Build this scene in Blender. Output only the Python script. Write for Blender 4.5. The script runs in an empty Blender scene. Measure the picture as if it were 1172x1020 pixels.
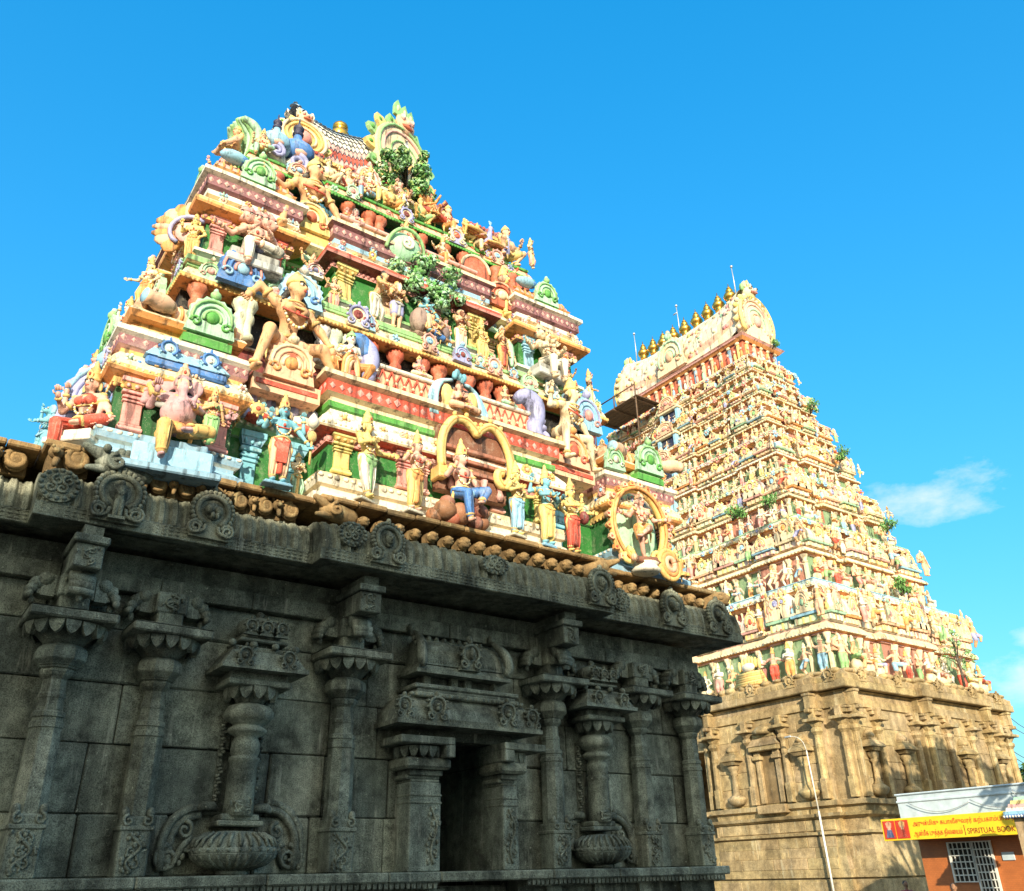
import bpy, math, random
import numpy as np
from mathutils import Vector, Matrix, Euler
random.seed(11)
PI = math.pi
SC = bpy.context.scene
COL = SC.collection
GZ = -2.1                       # ground height; the camera lens is the origin

# ------------------------------------------------------------------ mesh builder
def _n2(v):
    l = math.sqrt(v[0]*v[0]+v[1]*v[1]+v[2]*v[2]) or 1.0
    return (v[0]/l, v[1]/l, v[2]/l)

class MB:
    seg=.45; wob=0.0
    def __init__(s):
        s.v = []; s.f = []; s.c = []; s.sm = []; s.M = None
    def add(s, vs, fs, col, smooth=False):
        b = len(s.v)
        if s.M is not None:
            vs = [tuple(s.M @ Vector(v)) for v in vs]
        s.v += [tuple(v) for v in vs]
        for i, f in enumerate(fs):
            s.f.append(tuple(b+k for k in f))
            s.c.append(col[i] if isinstance(col, list) else col)
            s.sm.append(smooth)
    def box(s, x0, x1, y0, y1, z0, z1, col):
        s.add([(x0,y0,z0),(x1,y0,z0),(x1,y1,z0),(x0,y1,z0),(x0,y0,z1),(x1,y0,z1),(x1,y1,z1),(x0,y1,z1)],
              [(0,3,2,1),(4,5,6,7),(0,1,5,4),(1,2,6,5),(2,3,7,6),(3,0,4,7)], col)
    def wedge(s, x0, x1, y0, y1, z0, z1, t, col, d=0.0):
        """box whose top is inset by t at its sides and by d at its front"""
        s.add([(x0,y0,z0),(x1,y0,z0),(x1,y1,z0),(x0,y1,z0),(x0+t,y0+d,z1),(x1-t,y0+d,z1),(x1-t,y1,z1),(x0+t,y1,z1)],
              [(0,3,2,1),(4,5,6,7),(0,1,5,4),(1,2,6,5),(2,3,7,6),(3,0,4,7)], col)
    def bbox(s, x0, x1, y0, y1, z0, z1, col, e=.015):
        """box with chamfered edges"""
        X=(x0,x1);Y=(y0,y1);Z=(z0,z1); vs=[]; idx={}
        for i in (0,1):
            for j in (0,1):
                for k in (0,1):
                    sx=e if i==0 else -e; sy=e if j==0 else -e; sz=e if k==0 else -e
                    idx[i,j,k,0]=len(vs); vs.append((X[i],Y[j]+sy,Z[k]+sz))
                    idx[i,j,k,1]=len(vs); vs.append((X[i]+sx,Y[j],Z[k]+sz))
                    idx[i,j,k,2]=len(vs); vs.append((X[i]+sx,Y[j]+sy,Z[k]))
        fs=[]
        for a in (0,1):
            q=[idx[a,0,0,0],idx[a,1,0,0],idx[a,1,1,0],idx[a,0,1,0]]; fs.append(tuple(q if a else q[::-1]))
            q=[idx[0,a,0,1],idx[1,a,0,1],idx[1,a,1,1],idx[0,a,1,1]]; fs.append(tuple(q[::-1] if a else q))
            q=[idx[0,0,a,2],idx[1,0,a,2],idx[1,1,a,2],idx[0,1,a,2]]; fs.append(tuple(q if a else q[::-1]))
        for i in (0,1):
            for j in (0,1):
                fs.append((idx[i,j,0,0],idx[i,j,1,0],idx[i,j,1,1],idx[i,j,0,1]))
                fs.append((idx[i,0,j,0],idx[i,1,j,0],idx[i,1,j,2],idx[i,0,j,2]))
                fs.append((idx[0,i,j,1],idx[1,i,j,1],idx[1,i,j,2],idx[0,i,j,2]))
                for k in (0,1):
                    fs.append((idx[i,j,k,0],idx[i,j,k,1],idx[i,j,k,2]))
        s.add(vs, fs, col)
    def ring(s, pts_list, col, closed=True, cap0=True, cap1=True, smooth=True):
        n=len(pts_list[0]); vs=[p for r in pts_list for p in r]; fs=[]; cs=[]
        for i in range(len(pts_list)-1):
            c = col[i] if isinstance(col, list) else col
            for k in range(n if closed else n-1):
                a=i*n+k; b=i*n+(k+1)%n
                fs.append((a,b,b+n,a+n)); cs.append(c)
        if cap0: fs.append(tuple(range(n))[::-1]); cs.append(cs[0])
        if cap1: fs.append(tuple(range((len(pts_list)-1)*n, len(pts_list)*n))); cs.append(cs[-2] if cap0 else cs[-1])
        s.add(vs, fs, cs, smooth)
    def lathe(s, cx, cy, prof, col, n=12, rot=0.0, smooth=True, sy=1.0, cap0=True, cap1=True):
        """prof: list of (r, z)"""
        rs=[]
        for r, z in prof:
            rs.append([(cx+r*math.cos(rot+2*PI*k/n), cy+sy*r*math.sin(rot+2*PI*k/n), z) for k in range(n)])
        s.ring(rs, col, True, cap0, cap1, smooth)
    def tube(s, pts, rad, col, n=8, cap=True, smooth=True, flat=1.0, sp=1):
        P=[Vector(p) for p in pts]; m=len(P)
        if not isinstance(rad,(list,tuple)): rad=[rad]*m
        if sp>1 and m>2:          # rounded course through the given points
            Q=[];R=[]
            for i in range(m-1):
                a,b,c,d=P[max(i-1,0)],P[i],P[i+1],P[min(i+2,m-1)]
                for j in range(sp):
                    t=j/sp; Q.append(.5*((2*b)+(c-a)*t+(2*a-5*b+4*c-d)*t*t+(3*b-a-3*c+d)*t**3)); R.append(rad[i]+(rad[i+1]-rad[i])*t)
            P=Q+[P[-1]]; rad=R+[rad[-1]]; m=len(P)
        rs=[]; up=None
        for i in range(m):
            d=(P[min(i+1,m-1)]-P[max(i-1,0)])
            d = d.normalized() if d.length>1e-9 else Vector((0,0,1))
            if up is None:
                up = Vector((0,-1,0)) if abs(d.y)<.9 else Vector((1,0,0))
            a=d.cross(up)
            if a.length<1e-6: a=d.orthogonal()
            a.normalize(); b=a.cross(d).normalized(); up=b
            rs.append([tuple(P[i]+(a*math.cos(2*PI*k/n)+b*flat*math.sin(2*PI*k/n))*rad[i]) for k in range(n)])
        s.ring(rs, col, True, cap, cap, smooth)
    def ell(s, c, r, col, nu=10, nv=6, M=None):
        if not isinstance(r,(list,tuple)): r=(r,r,r)
        vs=[]; fs=[]
        for j in range(1,nv):
            t=PI*j/nv
            for k in range(nu):
                p=2*PI*k/nu
                vs.append((r[0]*math.sin(t)*math.cos(p), r[1]*math.sin(t)*math.sin(p), -r[2]*math.cos(t)))
        vs.append((0,0,-r[2])); vs.append((0,0,r[2])); a=len(vs)-2
        for j in range(nv-2):
            for k in range(nu):
                fs.append((j*nu+k, j*nu+(k+1)%nu, (j+1)*nu+(k+1)%nu, (j+1)*nu+k))
        for k in range(nu):
            fs.append((a,(k+1)%nu,k)); fs.append((a+1,(nv-2)*nu+k,(nv-2)*nu+(k+1)%nu))
        if M is not None: vs=[tuple(M@Vector(v)) for v in vs]
        s.add([(v[0]+c[0],v[1]+c[1],v[2]+c[2]) for v in vs], fs, col, True)
    def cap(s, a, b, ra, rb, col, n=8):
        A=Vector(a);B=Vector(b);d=(B-A); L=d.length
        d=d/L if L>1e-9 else Vector((0,0,1))
        u=d.orthogonal().normalized(); w=d.cross(u)
        rs=[]
        for base,r,ts in ((A,ra,(-.95,-.6,0)),(B,rb,(0,.6,.95))):
            for t in ts:
                q=math.sqrt(1-t*t)*r
                rs.append([tuple(base+d*t*r+(u*math.cos(2*PI*k/n)+w*math.sin(2*PI*k/n))*q) for k in range(n)])
        s.ring(rs, col)
    def plate(s, outline, y0, y1, col, side=None, smooth=False):
        """outline: (x,z) polygon, counter-clockwise seen from -Y; extruded from y0 (front) to y1"""
        n=len(outline); vs=[(x,y0,z) for x,z in outline]+[(x,y1,z) for x,z in outline]
        fs=[tuple(range(n)), tuple(range(2*n-1,n-1,-1))]; cs=[col,col]
        for k in range(n):
            q=(k+1)%n
            fs.append((k,k+n,q+n,q)); cs.append(side or col)
        s.add(vs, fs, cs, smooth)
    def loft(s, poly, prof, colfn, cap=True, edges=None):
        """poly: CCW XY footprint; prof: [(offset outwards, z)]; colfn(i, mid, nrm) -> colour"""
        off=[offset_poly(poly,o) for o,_ in prof]; n=len(poly)
        for i in range(len(prof)-1):
            for k in range(n):
                if edges is not None and k not in edges: continue
                q=(k+1)%n
                a,b=off[i][k],off[i][q]; c,d=off[i+1][q],off[i+1][k]
                mid=((poly[k][0]+poly[q][0])/2,(poly[k][1]+poly[q][1])/2)
                e=(poly[q][0]-poly[k][0],poly[q][1]-poly[k][1])
                l=math.hypot(*e) or 1; nr=(e[1]/l,-e[0]/l)
                col=colfn(i,mid,nr) if callable(colfn) else (colfn[i] if isinstance(colfn,list) else colfn)
                ns=max(1,min(24,int(math.hypot(b[0]-a[0],b[1]-a[1])/s.seg))); z0,z1=prof[i][1],prof[i+1][1]; vs=[]
                for j in range(ns+1):
                    t=j/ns; vs+=[(a[0]+(b[0]-a[0])*t,a[1]+(b[1]-a[1])*t,z0),(d[0]+(c[0]-d[0])*t,d[1]+(c[1]-d[1])*t,z1)]
                s.add(vs,[(2*j,2*j+2,2*j+3,2*j+1) for j in range(ns)],col)
        if cap:
            col=colfn(len(prof)-2,None,(0,0)) if callable(colfn) else (colfn[-1] if isinstance(colfn,list) else colfn)
            s.add([(p[0],p[1],prof[-1][1]) for p in off[-1]],[tuple(range(n))],col)
            s.add([(p[0],p[1],prof[0][1]) for p in off[0]],[tuple(range(n))[::-1]],col)
    def mesh(s, name):
        me=bpy.data.meshes.new(name); me.from_pydata(s.v,[],s.f)
        if s.wob:
            V=np.array(s.v); w=s.wob
            o=np.stack([np.sin(V[:,2]*5.3+V[:,1]*3.1+.7)+np.sin(V[:,0]*7.7+V[:,2]*2.3),np.sin(V[:,0]*4.9+V[:,2]*3.7)+np.sin(V[:,0]*11.3+V[:,1]*2.9),np.sin(V[:,0]*3.7+V[:,1]*4.3)+.8*np.sin(V[:,0]*9.1-V[:,1]*6.1)],1)*w
            me.vertices.foreach_set('co',(V+o).ravel())
        n=len(me.polygons)
        tot=np.empty(n,dtype=np.int32); me.polygons.foreach_get('loop_total',tot)
        c=np.array(s.c,dtype=np.float32)
        if c.shape[1]==3: c=np.concatenate([c,np.ones((n,1),np.float32)],1)
        at=me.color_attributes.new('Col','FLOAT_COLOR','CORNER')
        at.data.foreach_set('color',np.repeat(c,tot,axis=0).ravel())
        me.polygons.foreach_set('use_smooth',np.array(s.sm,dtype=bool))
        me.update(); return me
    def build(s, name, mat, parent=None, loc=None):
        o=bpy.data.objects.new(name, s.mesh(name)); COL.objects.link(o)
        o.data.materials.append(mat)
        if parent is not None: o.parent=parent
        if loc is not None: o.location=loc
        return o

def offset_poly(poly, d):
    n=len(poly); out=[]
    for k in range(n):
        p0,p1,p2=poly[k-1],poly[k],poly[(k+1)%n]
        e1=(p1[0]-p0[0],p1[1]-p0[1]); e2=(p2[0]-p1[0],p2[1]-p1[1])
        l1=math.hypot(*e1); l2=math.hypot(*e2)
        n1=(e1[1]/l1,-e1[0]/l1); n2=(e2[1]/l2,-e2[0]/l2)
        dt=1+n1[0]*n2[0]+n1[1]*n2[1]
        out.append((p1[0]+d*(n1[0]+n2[0])/dt, p1[1]+d*(n1[1]+n2[1])/dt))
    return out

def stepped(cx, cy, hx, hy, a, b, wx, cxw, wy, cyw):
    """temple plan: corner pavilions stand a proud, centre bays b proud of the main wall.
    wx: |x| where the corner pavilion starts, cxw: half width of the centre bay; wy, cyw the same along y"""
    q=[]     # front, left to right, relative
    fr=[(-(hx+a),-(hy+a)),(-wx,-(hy+a)),(-wx,-hy),(-cxw,-hy),(-cxw,-(hy+b)),(cxw,-(hy+b)),(cxw,-hy),(wx,-hy),(wx,-(hy+a)),(hx+a,-(hy+a))]
    rt=[(hx+a,-wy),(hx,-wy),(hx,-cyw),(hx+b,-cyw),(hx+b,cyw),(hx,cyw),(hx,wy),(hx+a,wy)]
    q=fr+rt+[(-x,-y) for x,y in fr]+[(-x,-y) for x,y in rt]
    return [(cx+x,cy+y) for x,y in q]

def frame(x, y, z, nr):
    """local frame: -Y looks outwards along nr, X runs along the wall, origin at (x,y,z)"""
    yaw=math.atan2(nr[1],nr[0])+PI/2
    return Matrix.Translation((x,y,z)) @ Matrix.Rotation(yaw,4,'Z')

def along(poly, off, z, step, faces=('f','l','r'), minlen=.0, phase=.5):
    P=offset_poly(poly,off); n=len(P); out=[]
    for k in range(n):
        a=P[k];b=P[(k+1)%n]; e=(b[0]-a[0],b[1]-a[1]); l=math.hypot(*e)
        if l<max(minlen,1e-6): continue
        nr=(e[1]/l,-e[0]/l)
        if nr[1]>.5: continue
        if nr[1]<-.5 and 'f' not in faces: continue
        if nr[0]<-.5 and 'l' not in faces: continue
        if nr[0]>.5 and 'r' not in faces: continue
        m=max(1,int(round(l/step)))
        for i in range(m):
            t=(i+phase)/m
            out.append((frame(a[0]+e[0]*t,a[1]+e[1]*t,z,nr), l/m, (a[0]+e[0]*t,a[1]+e[1]*t), nr))
    return out

# ------------------------------------------------------------------ objects, labels
def tag(o, label=None, cat=None, group=None, kind=None):
    if label: o['label']=label
    if cat: o['category']=cat
    if group: o['group']=group
    if kind: o['kind']=kind
    return o
def empty(name, loc=(0,0,0), rz=0.0, parent=None):
    o=bpy.data.objects.new(name,None); COL.objects.link(o); o.location=loc; o.rotation_euler=(0,0,rz)
    o.empty_display_size=.2
    if parent is not None: o.parent=parent
    return o
def kids(o): return [c for c in KID.get(o.name,[])]
KID={}
def depth(o):
    d=0
    while o.parent is not None: o=o.parent; d+=1
    return d
def copy_tree(o, parent=None):
    c=o.copy(); COL.objects.link(c)
    if parent is not None: c.parent=parent
    for ch in list(o.children): copy_tree(ch,c)
    return c

# ------------------------------------------------------------------ materials
def mat_base(name):
    m=bpy.data.materials.new(name); m.use_nodes=True
    nt=m.node_tree; return m, nt, nt.nodes['Principled BSDF']
def N(nt, t, **k):
    n=nt.nodes.new(t)
    for a,b in k.items():
        if a in n.inputs.keys() if hasattr(n.inputs,'keys') else False: n.inputs[a].default_value=b
        else: setattr(n,a,b)
    return n
def noise(nt, scale, detail=5, rough=.6, vec=None):
    n=nt.nodes.new('ShaderNodeTexNoise'); n.inputs['Scale'].default_value=scale
    n.inputs['Detail'].default_value=detail; n.inputs['Roughness'].default_value=rough
    if vec is not None: nt.links.new(vec,n.inputs['Vector'])
    return n
def ramp(nt, fac, stops):
    r=nt.nodes.new('ShaderNodeValToRGB'); e=r.color_ramp.elements
    while len(e)<len(stops): e.new(.5)
    for i,(p,c) in enumerate(stops):
        e[i].position=p; e[i].color=(c,c,c,1) if not isinstance(c,tuple) else (*c,1)
    nt.links.new(fac,r.inputs['Fac']); return r
def mix(nt, a, b, fac, mode='MIX'):
    m=nt.nodes.new('ShaderNodeMix'); m.data_type='RGBA'; m.blend_type=mode
    for sock,i in ((a,6),(b,7)):
        if isinstance(sock,tuple): m.inputs[i].default_value=(*sock,1)
        else: nt.links.new(sock,m.inputs[i])
    if isinstance(fac,(int,float)): m.inputs[0].default_value=fac
    else: nt.links.new(fac,m.inputs[0])
    return m.outputs[2]
def bump(nt, h, strength, dist, bs, prev=None):
    b=nt.nodes.new('ShaderNodeBump'); b.inputs['Strength'].default_value=strength; b.inputs['Distance'].default_value=dist
    nt.links.new(h,b.inputs['Height'])
    if prev is not None: nt.links.new(prev,b.inputs['Normal'])
    if bs is not None: nt.links.new(b.outputs[0],bs.inputs['Normal'])
    return b.outputs[0]
def wpos(nt):
    return nt.nodes.new('ShaderNodeNewGeometry').outputs['Position']
def attr(nt):
    a=nt.nodes.new('ShaderNodeAttribute'); a.attribute_name='Col'; return a.outputs['Color']

def m_paint(name, wear=.5, scale=1.0, rough=.5):
    m,nt,b=mat_base(name); c=attr(nt); p=wpos(nt)
    n1=noise(nt,1.6*scale,6,.65,p); n2=noise(nt,14*scale,4,.6,p); n3=noise(nt,60*scale,3,.6,p); n5=noise(nt,5*scale,6,.7,p)
    # sun-faded patches, then thin grime, mould streaks running down and small chips
    fd=ramp(nt,n5.outputs[0],[(.52,0.),(.72,.26)]); c=mix(nt,c,(.80,.72,.56),fd.outputs[0])
    r1=ramp(nt,n1.outputs[0],[(.32,.72),(.6,1.0)]); c=mix(nt,c,r1.outputs[0],wear,'MULTIPLY')
    r2=ramp(nt,n2.outputs[0],[(.36,.55),(.47,1.0)]); c=mix(nt,c,r2.outputs[0],wear*.8,'MULTIPLY')
    mp=nt.nodes.new('ShaderNodeMapping'); mp.inputs['Scale'].default_value=(5*scale,5*scale,.7*scale); nt.links.new(p,mp.inputs['Vector'])
    n4=noise(nt,1.5,6,.65,mp.outputs[0]); r4=ramp(nt,n4.outputs[0],[(.36,.25),(.47,1.0)]); c=mix(nt,c,r4.outputs[0],min(.92,wear*1.6),'MULTIPLY')
    r3=ramp(nt,n3.outputs[0],[(.64,0.),(.70,.8)]); c=mix(nt,c,(.52,.47,.38),r3.outputs[0])
    nt.links.new(c,b.inputs['Base Color'])
    rr=ramp(nt,n2.outputs[0],[(.3,rough-.08),(.7,rough+.2)]); nt.links.new(rr.outputs[0],b.inputs['Roughness'])
    h=bump(nt,n2.outputs[0],.25,.02,None); bump(nt,n3.outputs[0],.4,.012,b,h); return m

def m_stone(name, tint, dark, light, scale=1.0, bmp=.6, spots=.6, rough=.85, streak=.5):
    m,nt,b=mat_base(name); p=wpos(nt); a=attr(nt)
    n1=noise(nt,.9*scale,8,.7,p); n2=noise(nt,7*scale,8,.7,p); n3=noise(nt,75*scale,3,.7,p)
    base=ramp(nt,n1.outputs[0],[(.3,dark),(.52,tint),(.75,light)]).outputs[0]
    c=mix(nt,base,ramp(nt,n2.outputs[0],[(.35,.55),(.6,1.15)]).outputs[0],.7,'MULTIPLY')
    c=mix(nt,c,ramp(nt,n3.outputs[0],[(.36,.2),(.5,1.0),(.66,1.5)]).outputs[0],spots,'MULTIPLY')
    # rain streaks: noise stretched along z
    mp=nt.nodes.new('ShaderNodeMapping'); mp.inputs['Scale'].default_value=(2.2*scale,2.2*scale,.22*scale)
    nt.links.new(p,mp.inputs['Vector']); n4=noise(nt,1.6,5,.6,mp.outputs[0])
    c=mix(nt,c,ramp(nt,n4.outputs[0],[(.38,.45),(.56,1.0)]).outputs[0],streak,'MULTIPLY')
    n6=noise(nt,2.3*scale,7,.72,p); c=mix(nt,c,ramp(nt,n6.outputs[0],[(.36,.22),(.52,1.0),(.7,1.2)]).outputs[0],spots,'MULTIPLY')
    c=mix(nt,c,a,1.0,'MULTIPLY')
    mp3=nt.nodes.new('ShaderNodeMapping'); mp3.inputs['Scale'].default_value=(3.1*scale,3.1*scale,.3*scale); mp3.inputs['Location'].default_value=(7,3,1); nt.links.new(p,mp3.inputs['Vector'])
    n7=noise(nt,1.9,6,.7,mp3.outputs[0]); c=mix(nt,c,tuple(min(.75,v*1.9+.03) for v in light),ramp(nt,n7.outputs[0],[(.58,0.),(.74,.42)]).outputs[0])
    n8=noise(nt,19*scale,4,.6,p); c=mix(nt,c,tuple(min(.75,v*1.7) for v in light),ramp(nt,n8.outputs[0],[(.66,0.),(.73,.5)]).outputs[0])
    nt.links.new(c,b.inputs['Base Color']); b.inputs['Roughness'].default_value=rough
    b.inputs['Specular IOR Level'].default_value=.35
    mp4=nt.nodes.new('ShaderNodeMapping'); mp4.inputs['Rotation'].default_value=(.0,.9,.3); mp4.inputs['Scale'].default_value=(40*scale,40*scale,9*scale); nt.links.new(p,mp4.inputs['Vector']); n9=noise(nt,1.0,3,.6,mp4.outputs[0])
    h=bump(nt,n2.outputs[0],bmp*.6,.03,None); h=bump(nt,n9.outputs[0],bmp*.8,.012,None,h); bump(nt,n3.outputs[0],bmp,.008,b,h); return m

def m_flat(name, colr, rough=.5, metal=0.0, nscale=8, var=.25):
    m,nt,b=mat_base(name); n=noise(nt,nscale,5,.6,wpos(nt))
    c=mix(nt,colr,ramp(nt,n.outputs[0],[(.3,1-var),(.7,1.0)]).outputs[0],1.0,'MULTIPLY')
    nt.links.new(c,b.inputs['Base Color']); b.inputs['Roughness'].default_value=rough; b.inputs['Metallic'].default_value=metal
    bump(nt,n.outputs[0],.1,.01,b); return m

M={}
M['paint']=m_paint('painted_stucco',.58,1.0,.6)
M['farpaint']=m_paint('aged_painted_stucco',.55,.45,.65)
M['stone']=m_stone('dark_granite',(.225,.25,.20),(.085,.10,.085),(.37,.385,.31),1.0,1.0,.8,.85,.75)
M['lichen']=m_stone('lichen_granite',(.36,.23,.10),(.15,.11,.06),(.48,.34,.17),1.6,.7,.4)
M['sandstone']=m_stone('pale_granite',(.47,.35,.18),(.31,.215,.10),(.58,.46,.28),.45,.9,.5,.8,.6)
M['gold']=m_flat('gilded_copper',(.75,.42,.08),.3,.9)
M['leaf']=m_flat('x',(1,1,1)) if False else None
M['paintobj']=m_paint('oil_paint',.25,1.5,.4)
M['metal']=m_flat('galvanised_metal',(.6,.6,.58),.4,.5)
M['wood']=m_flat('weathered_timber',(.16,.1,.06),.8,0,5,.5)

C=dict(cream=(.80,.65,.42),white=(.79,.73,.60),pink=(.73,.31,.27),rose=(.74,.40,.35),orange=(.76,.33,.10),ochre=(.76,.47,.15),
 yellow=(.82,.61,.21),green=(.09,.34,.055),mint=(.40,.66,.44),lime=(.30,.56,.22),blue=(.075,.22,.55),sky=(.30,.55,.72),red=(.62,.09,.05),
 maroon=(.23,.045,.04),teal=(.012,.075,.085),plum=(.28,.12,.13),skin=(.74,.41,.20),pskin=(.75,.42,.32),wall=(.028,.19,.032),
 black=(.012,.012,.012),brick=(.56,.14,.07),lav=(.36,.37,.62),bskin=(.19,.49,.59),brown=(.22,.09,.05),gold=(.78,.52,.19),peach=(.80,.48,.30),
 grey=(.40,.40,.37),dgreen=(.02,.12,.03),mauve=(.58,.33,.34))
def m_leaf():
    m,nt,b=mat_base('leaf_green'); nt.links.new(attr(nt),b.inputs['Base Color']); b.inputs['Roughness'].default_value=.5; return m
M['leaf']=m_leaf()
W1=(1.,1.,1.)
# ------------------------------------------------------------------ camera, sun, sky
cam=bpy.data.cameras.new('camera'); co=bpy.data.objects.new('camera',cam); COL.objects.link(co)
_r=Vector((0.8139751,-0.5804608,-0.0225777)); _u=Vector((-0.2445902,-0.3777221,0.8930295)); _f=Vector((0.5268967,0.7213815,0.4494314))
mm=Matrix.Identity(4)
for i,v in enumerate((_r,_u,-_f)):
    for j in range(3): mm[j][i]=v[j]
co.matrix_world=mm
cam.sensor_width=36; cam.lens=30.191; cam.clip_start=.1; cam.clip_end=5000
SC.camera=co
AZ=math.radians(36); EL=math.radians(18)
sd=Vector((math.sin(AZ)*math.cos(EL), math.cos(AZ)*math.cos(EL), -math.sin(EL)))     # light travels this way
sl=bpy.data.lights.new('sun','SUN'); sl.energy=2.6; sl.angle=math.radians(.5); sl.color=(1.,.88,.67)
so=bpy.data.objects.new('sun',sl); COL.objects.link(so); so.rotation_euler=sd.to_track_quat('-Z','Y').to_euler(); so.location=(-20,-20,40)
w=bpy.data.worlds.new('World'); SC.world=w; w.use_nodes=True; nt=w.node_tree
bg=nt.nodes['Background']; sky=nt.nodes.new('ShaderNodeTexSky'); sky.sky_type='NISHITA'; sky.sun_disc=False
sky.sun_elevation=EL; sky.sun_rotation=math.atan2(-sd.x,-sd.y); sky.air_density=1.0; sky.dust_density=.3; sky.ozone_density=3.0
sky.air_density=2.0; sky.dust_density=0.0; sky.ozone_density=10.0
hs=nt.nodes.new('ShaderNodeHueSaturation'); hs.inputs['Saturation'].default_value=1.15
nt.links.new(sky.outputs[0],hs.inputs['Color'])
tint=mix(nt,hs.outputs[0],(.40,.95,1.22),1.0,'MULTIPLY')
gm=nt.nodes.new('ShaderNodeGamma'); gm.inputs[1].default_value=.65; nt.links.new(tint,gm.inputs[0])
tc=nt.nodes.new('ShaderNodeTexCoord')
def cloud(direction, size, seed, soft):
    """mask of one small drifting cloud: distance in the sky from its middle, broken up by noise"""
    mp=nt.nodes.new('ShaderNodeMapping'); mp.vector_type='POINT'
    az=math.atan2(direction[1],direction[0]); l=Vector(direction).normalized()
    mp.inputs['Rotation'].default_value=(0,0,-az); nt.links.new(tc.outputs['Generated'],mp.inputs['Vector'])
    sub=nt.nodes.new('ShaderNodeVectorMath'); sub.operation='SUBTRACT'; sub.inputs[1].default_value=(math.hypot(l.x,l.y),0,l.z)
    nt.links.new(mp.outputs[0],sub.inputs[0])
    sc=nt.nodes.new('ShaderNodeVectorMath'); sc.operation='MULTIPLY'; sc.inputs[1].default_value=(0,1/size[0],1/size[1])
    nt.links.new(sub.outputs[0],sc.inputs[0])
    ln=nt.nodes.new('ShaderNodeVectorMath'); ln.operation='LENGTH'; nt.links.new(sc.outputs[0],ln.inputs[0])
    mp2=nt.nodes.new('ShaderNodeMapping'); mp2.inputs['Location'].default_value=(seed,seed*.7,0); mp2.inputs['Scale'].default_value=(1,1,1.9)
    nt.links.new(tc.outputs['Generated'],mp2.inputs['Vector'])
    no=noise(nt,16,7,.62,mp2.outputs[0])
    ma=nt.nodes.new('ShaderNodeMath'); ma.operation='MULTIPLY_ADD'; ma.inputs[1].default_value=2.6; nt.links.new(no.outputs[0],ma.inputs[0])
    sb=nt.nodes.new('ShaderNodeMath'); sb.operation='SUBTRACT'; nt.links.new(ma.outputs[0],sb.inputs[0]); nt.links.new(ln.outputs['Value'],sb.inputs[1])
    ma.inputs[2].default_value=-.45
    r=ramp(nt,sb.outputs[0],[(.0,0.),(soft,1.)]); return r.outputs[0]
# added milky glow round the sun, out of view, warms the fill on shaded stone
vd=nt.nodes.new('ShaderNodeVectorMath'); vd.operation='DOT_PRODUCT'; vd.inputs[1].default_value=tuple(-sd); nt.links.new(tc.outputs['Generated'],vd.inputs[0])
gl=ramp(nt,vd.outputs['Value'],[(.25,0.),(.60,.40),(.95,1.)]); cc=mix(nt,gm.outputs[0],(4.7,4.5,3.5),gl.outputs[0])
for d,s,seed,soft,str_ in (((0.838,0.421,0.345),(.085,.03),3.1,1.0,.62),((.900,.385,.157),(.085,.03),7.7,.9,.55),((.905,.375,.200),(.03,.012),5.2,.8,.5)):
    mk=cloud(d,s,seed,soft)
    mu=nt.nodes.new('ShaderNodeMath'); mu.operation='MULTIPLY'; mu.inputs[1].default_value=str_; nt.links.new(mk,mu.inputs[0])
    cc=mix(nt,cc,(2.6,2.65,2.75),mu.outputs[0])
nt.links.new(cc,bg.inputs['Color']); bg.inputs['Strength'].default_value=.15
SC.view_settings.view_transform='Standard'; SC.view_settings.look='None'; SC.view_settings.exposure=1.55; SC.view_settings.gamma=1.0
SC.render.engine='CYCLES'; SC.cycles.max_bounces=5; SC.cycles.diffuse_bounces=3

# ------------------------------------------------------------------ ground
g=MB(); n=24
R_=[0,6,12,20,30,45,70,110,200,500,1500]
vs=[]; 
for r in R_[1:]:
    for k in range(n): vs.append((10+r*math.cos(2*PI*k/n),10+r*math.sin(2*PI*k/n),GZ))
g.add(vs+[(10,10,GZ)],[(len(vs),k,(k+1)%n) for k in range(n)]+[(j*n+k,(j+1)*n+k,(j+1)*n+(k+1)%n,j*n+(k+1)%n) for j in range(len(R_)-2) for k in range(n)],(.9,.9,.9))
tag(g.build('ground',m_stone('courtyard_paving',(.12,.10,.075),(.08,.07,.05),(.17,.145,.11),.5,.4,.3)),kind='structure')

# ------------------------------------------------------------------ near temple: stone storey
tower=empty('temple_tower',(7,12,GZ)); INV=(-7,-12,-GZ)
tag(tower,'nearer temple tower, dark carved granite storey below painted stucco storeys, left in the picture','temple tower')
def part(mb,name,mat,parent=None,label=None):
    """mesh in world coordinates hung under the near tower or one of its parts"""
    p=parent or tower
    while depth(p)>1: p=p.parent
    mb.wob=.006 if mat is M['paint'] else (.004 if mat is M['stone'] else 0)
    o=mb.build(name,mat,p); o.matrix_parent_inverse=Matrix.Identity(4)
    pw=Vector((0,0,0)); q=p
    while q is not None: pw+=q.location; q=q.parent
    me=o.data; me.transform(Matrix.Translation(-pw))
    if label: o['label']=label
    return o
def shade(v=.12): s=1+random.uniform(-v,v); t=random.uniform(-.04,.04); return (s+t,s,s-t)

WY=12.0
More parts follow.
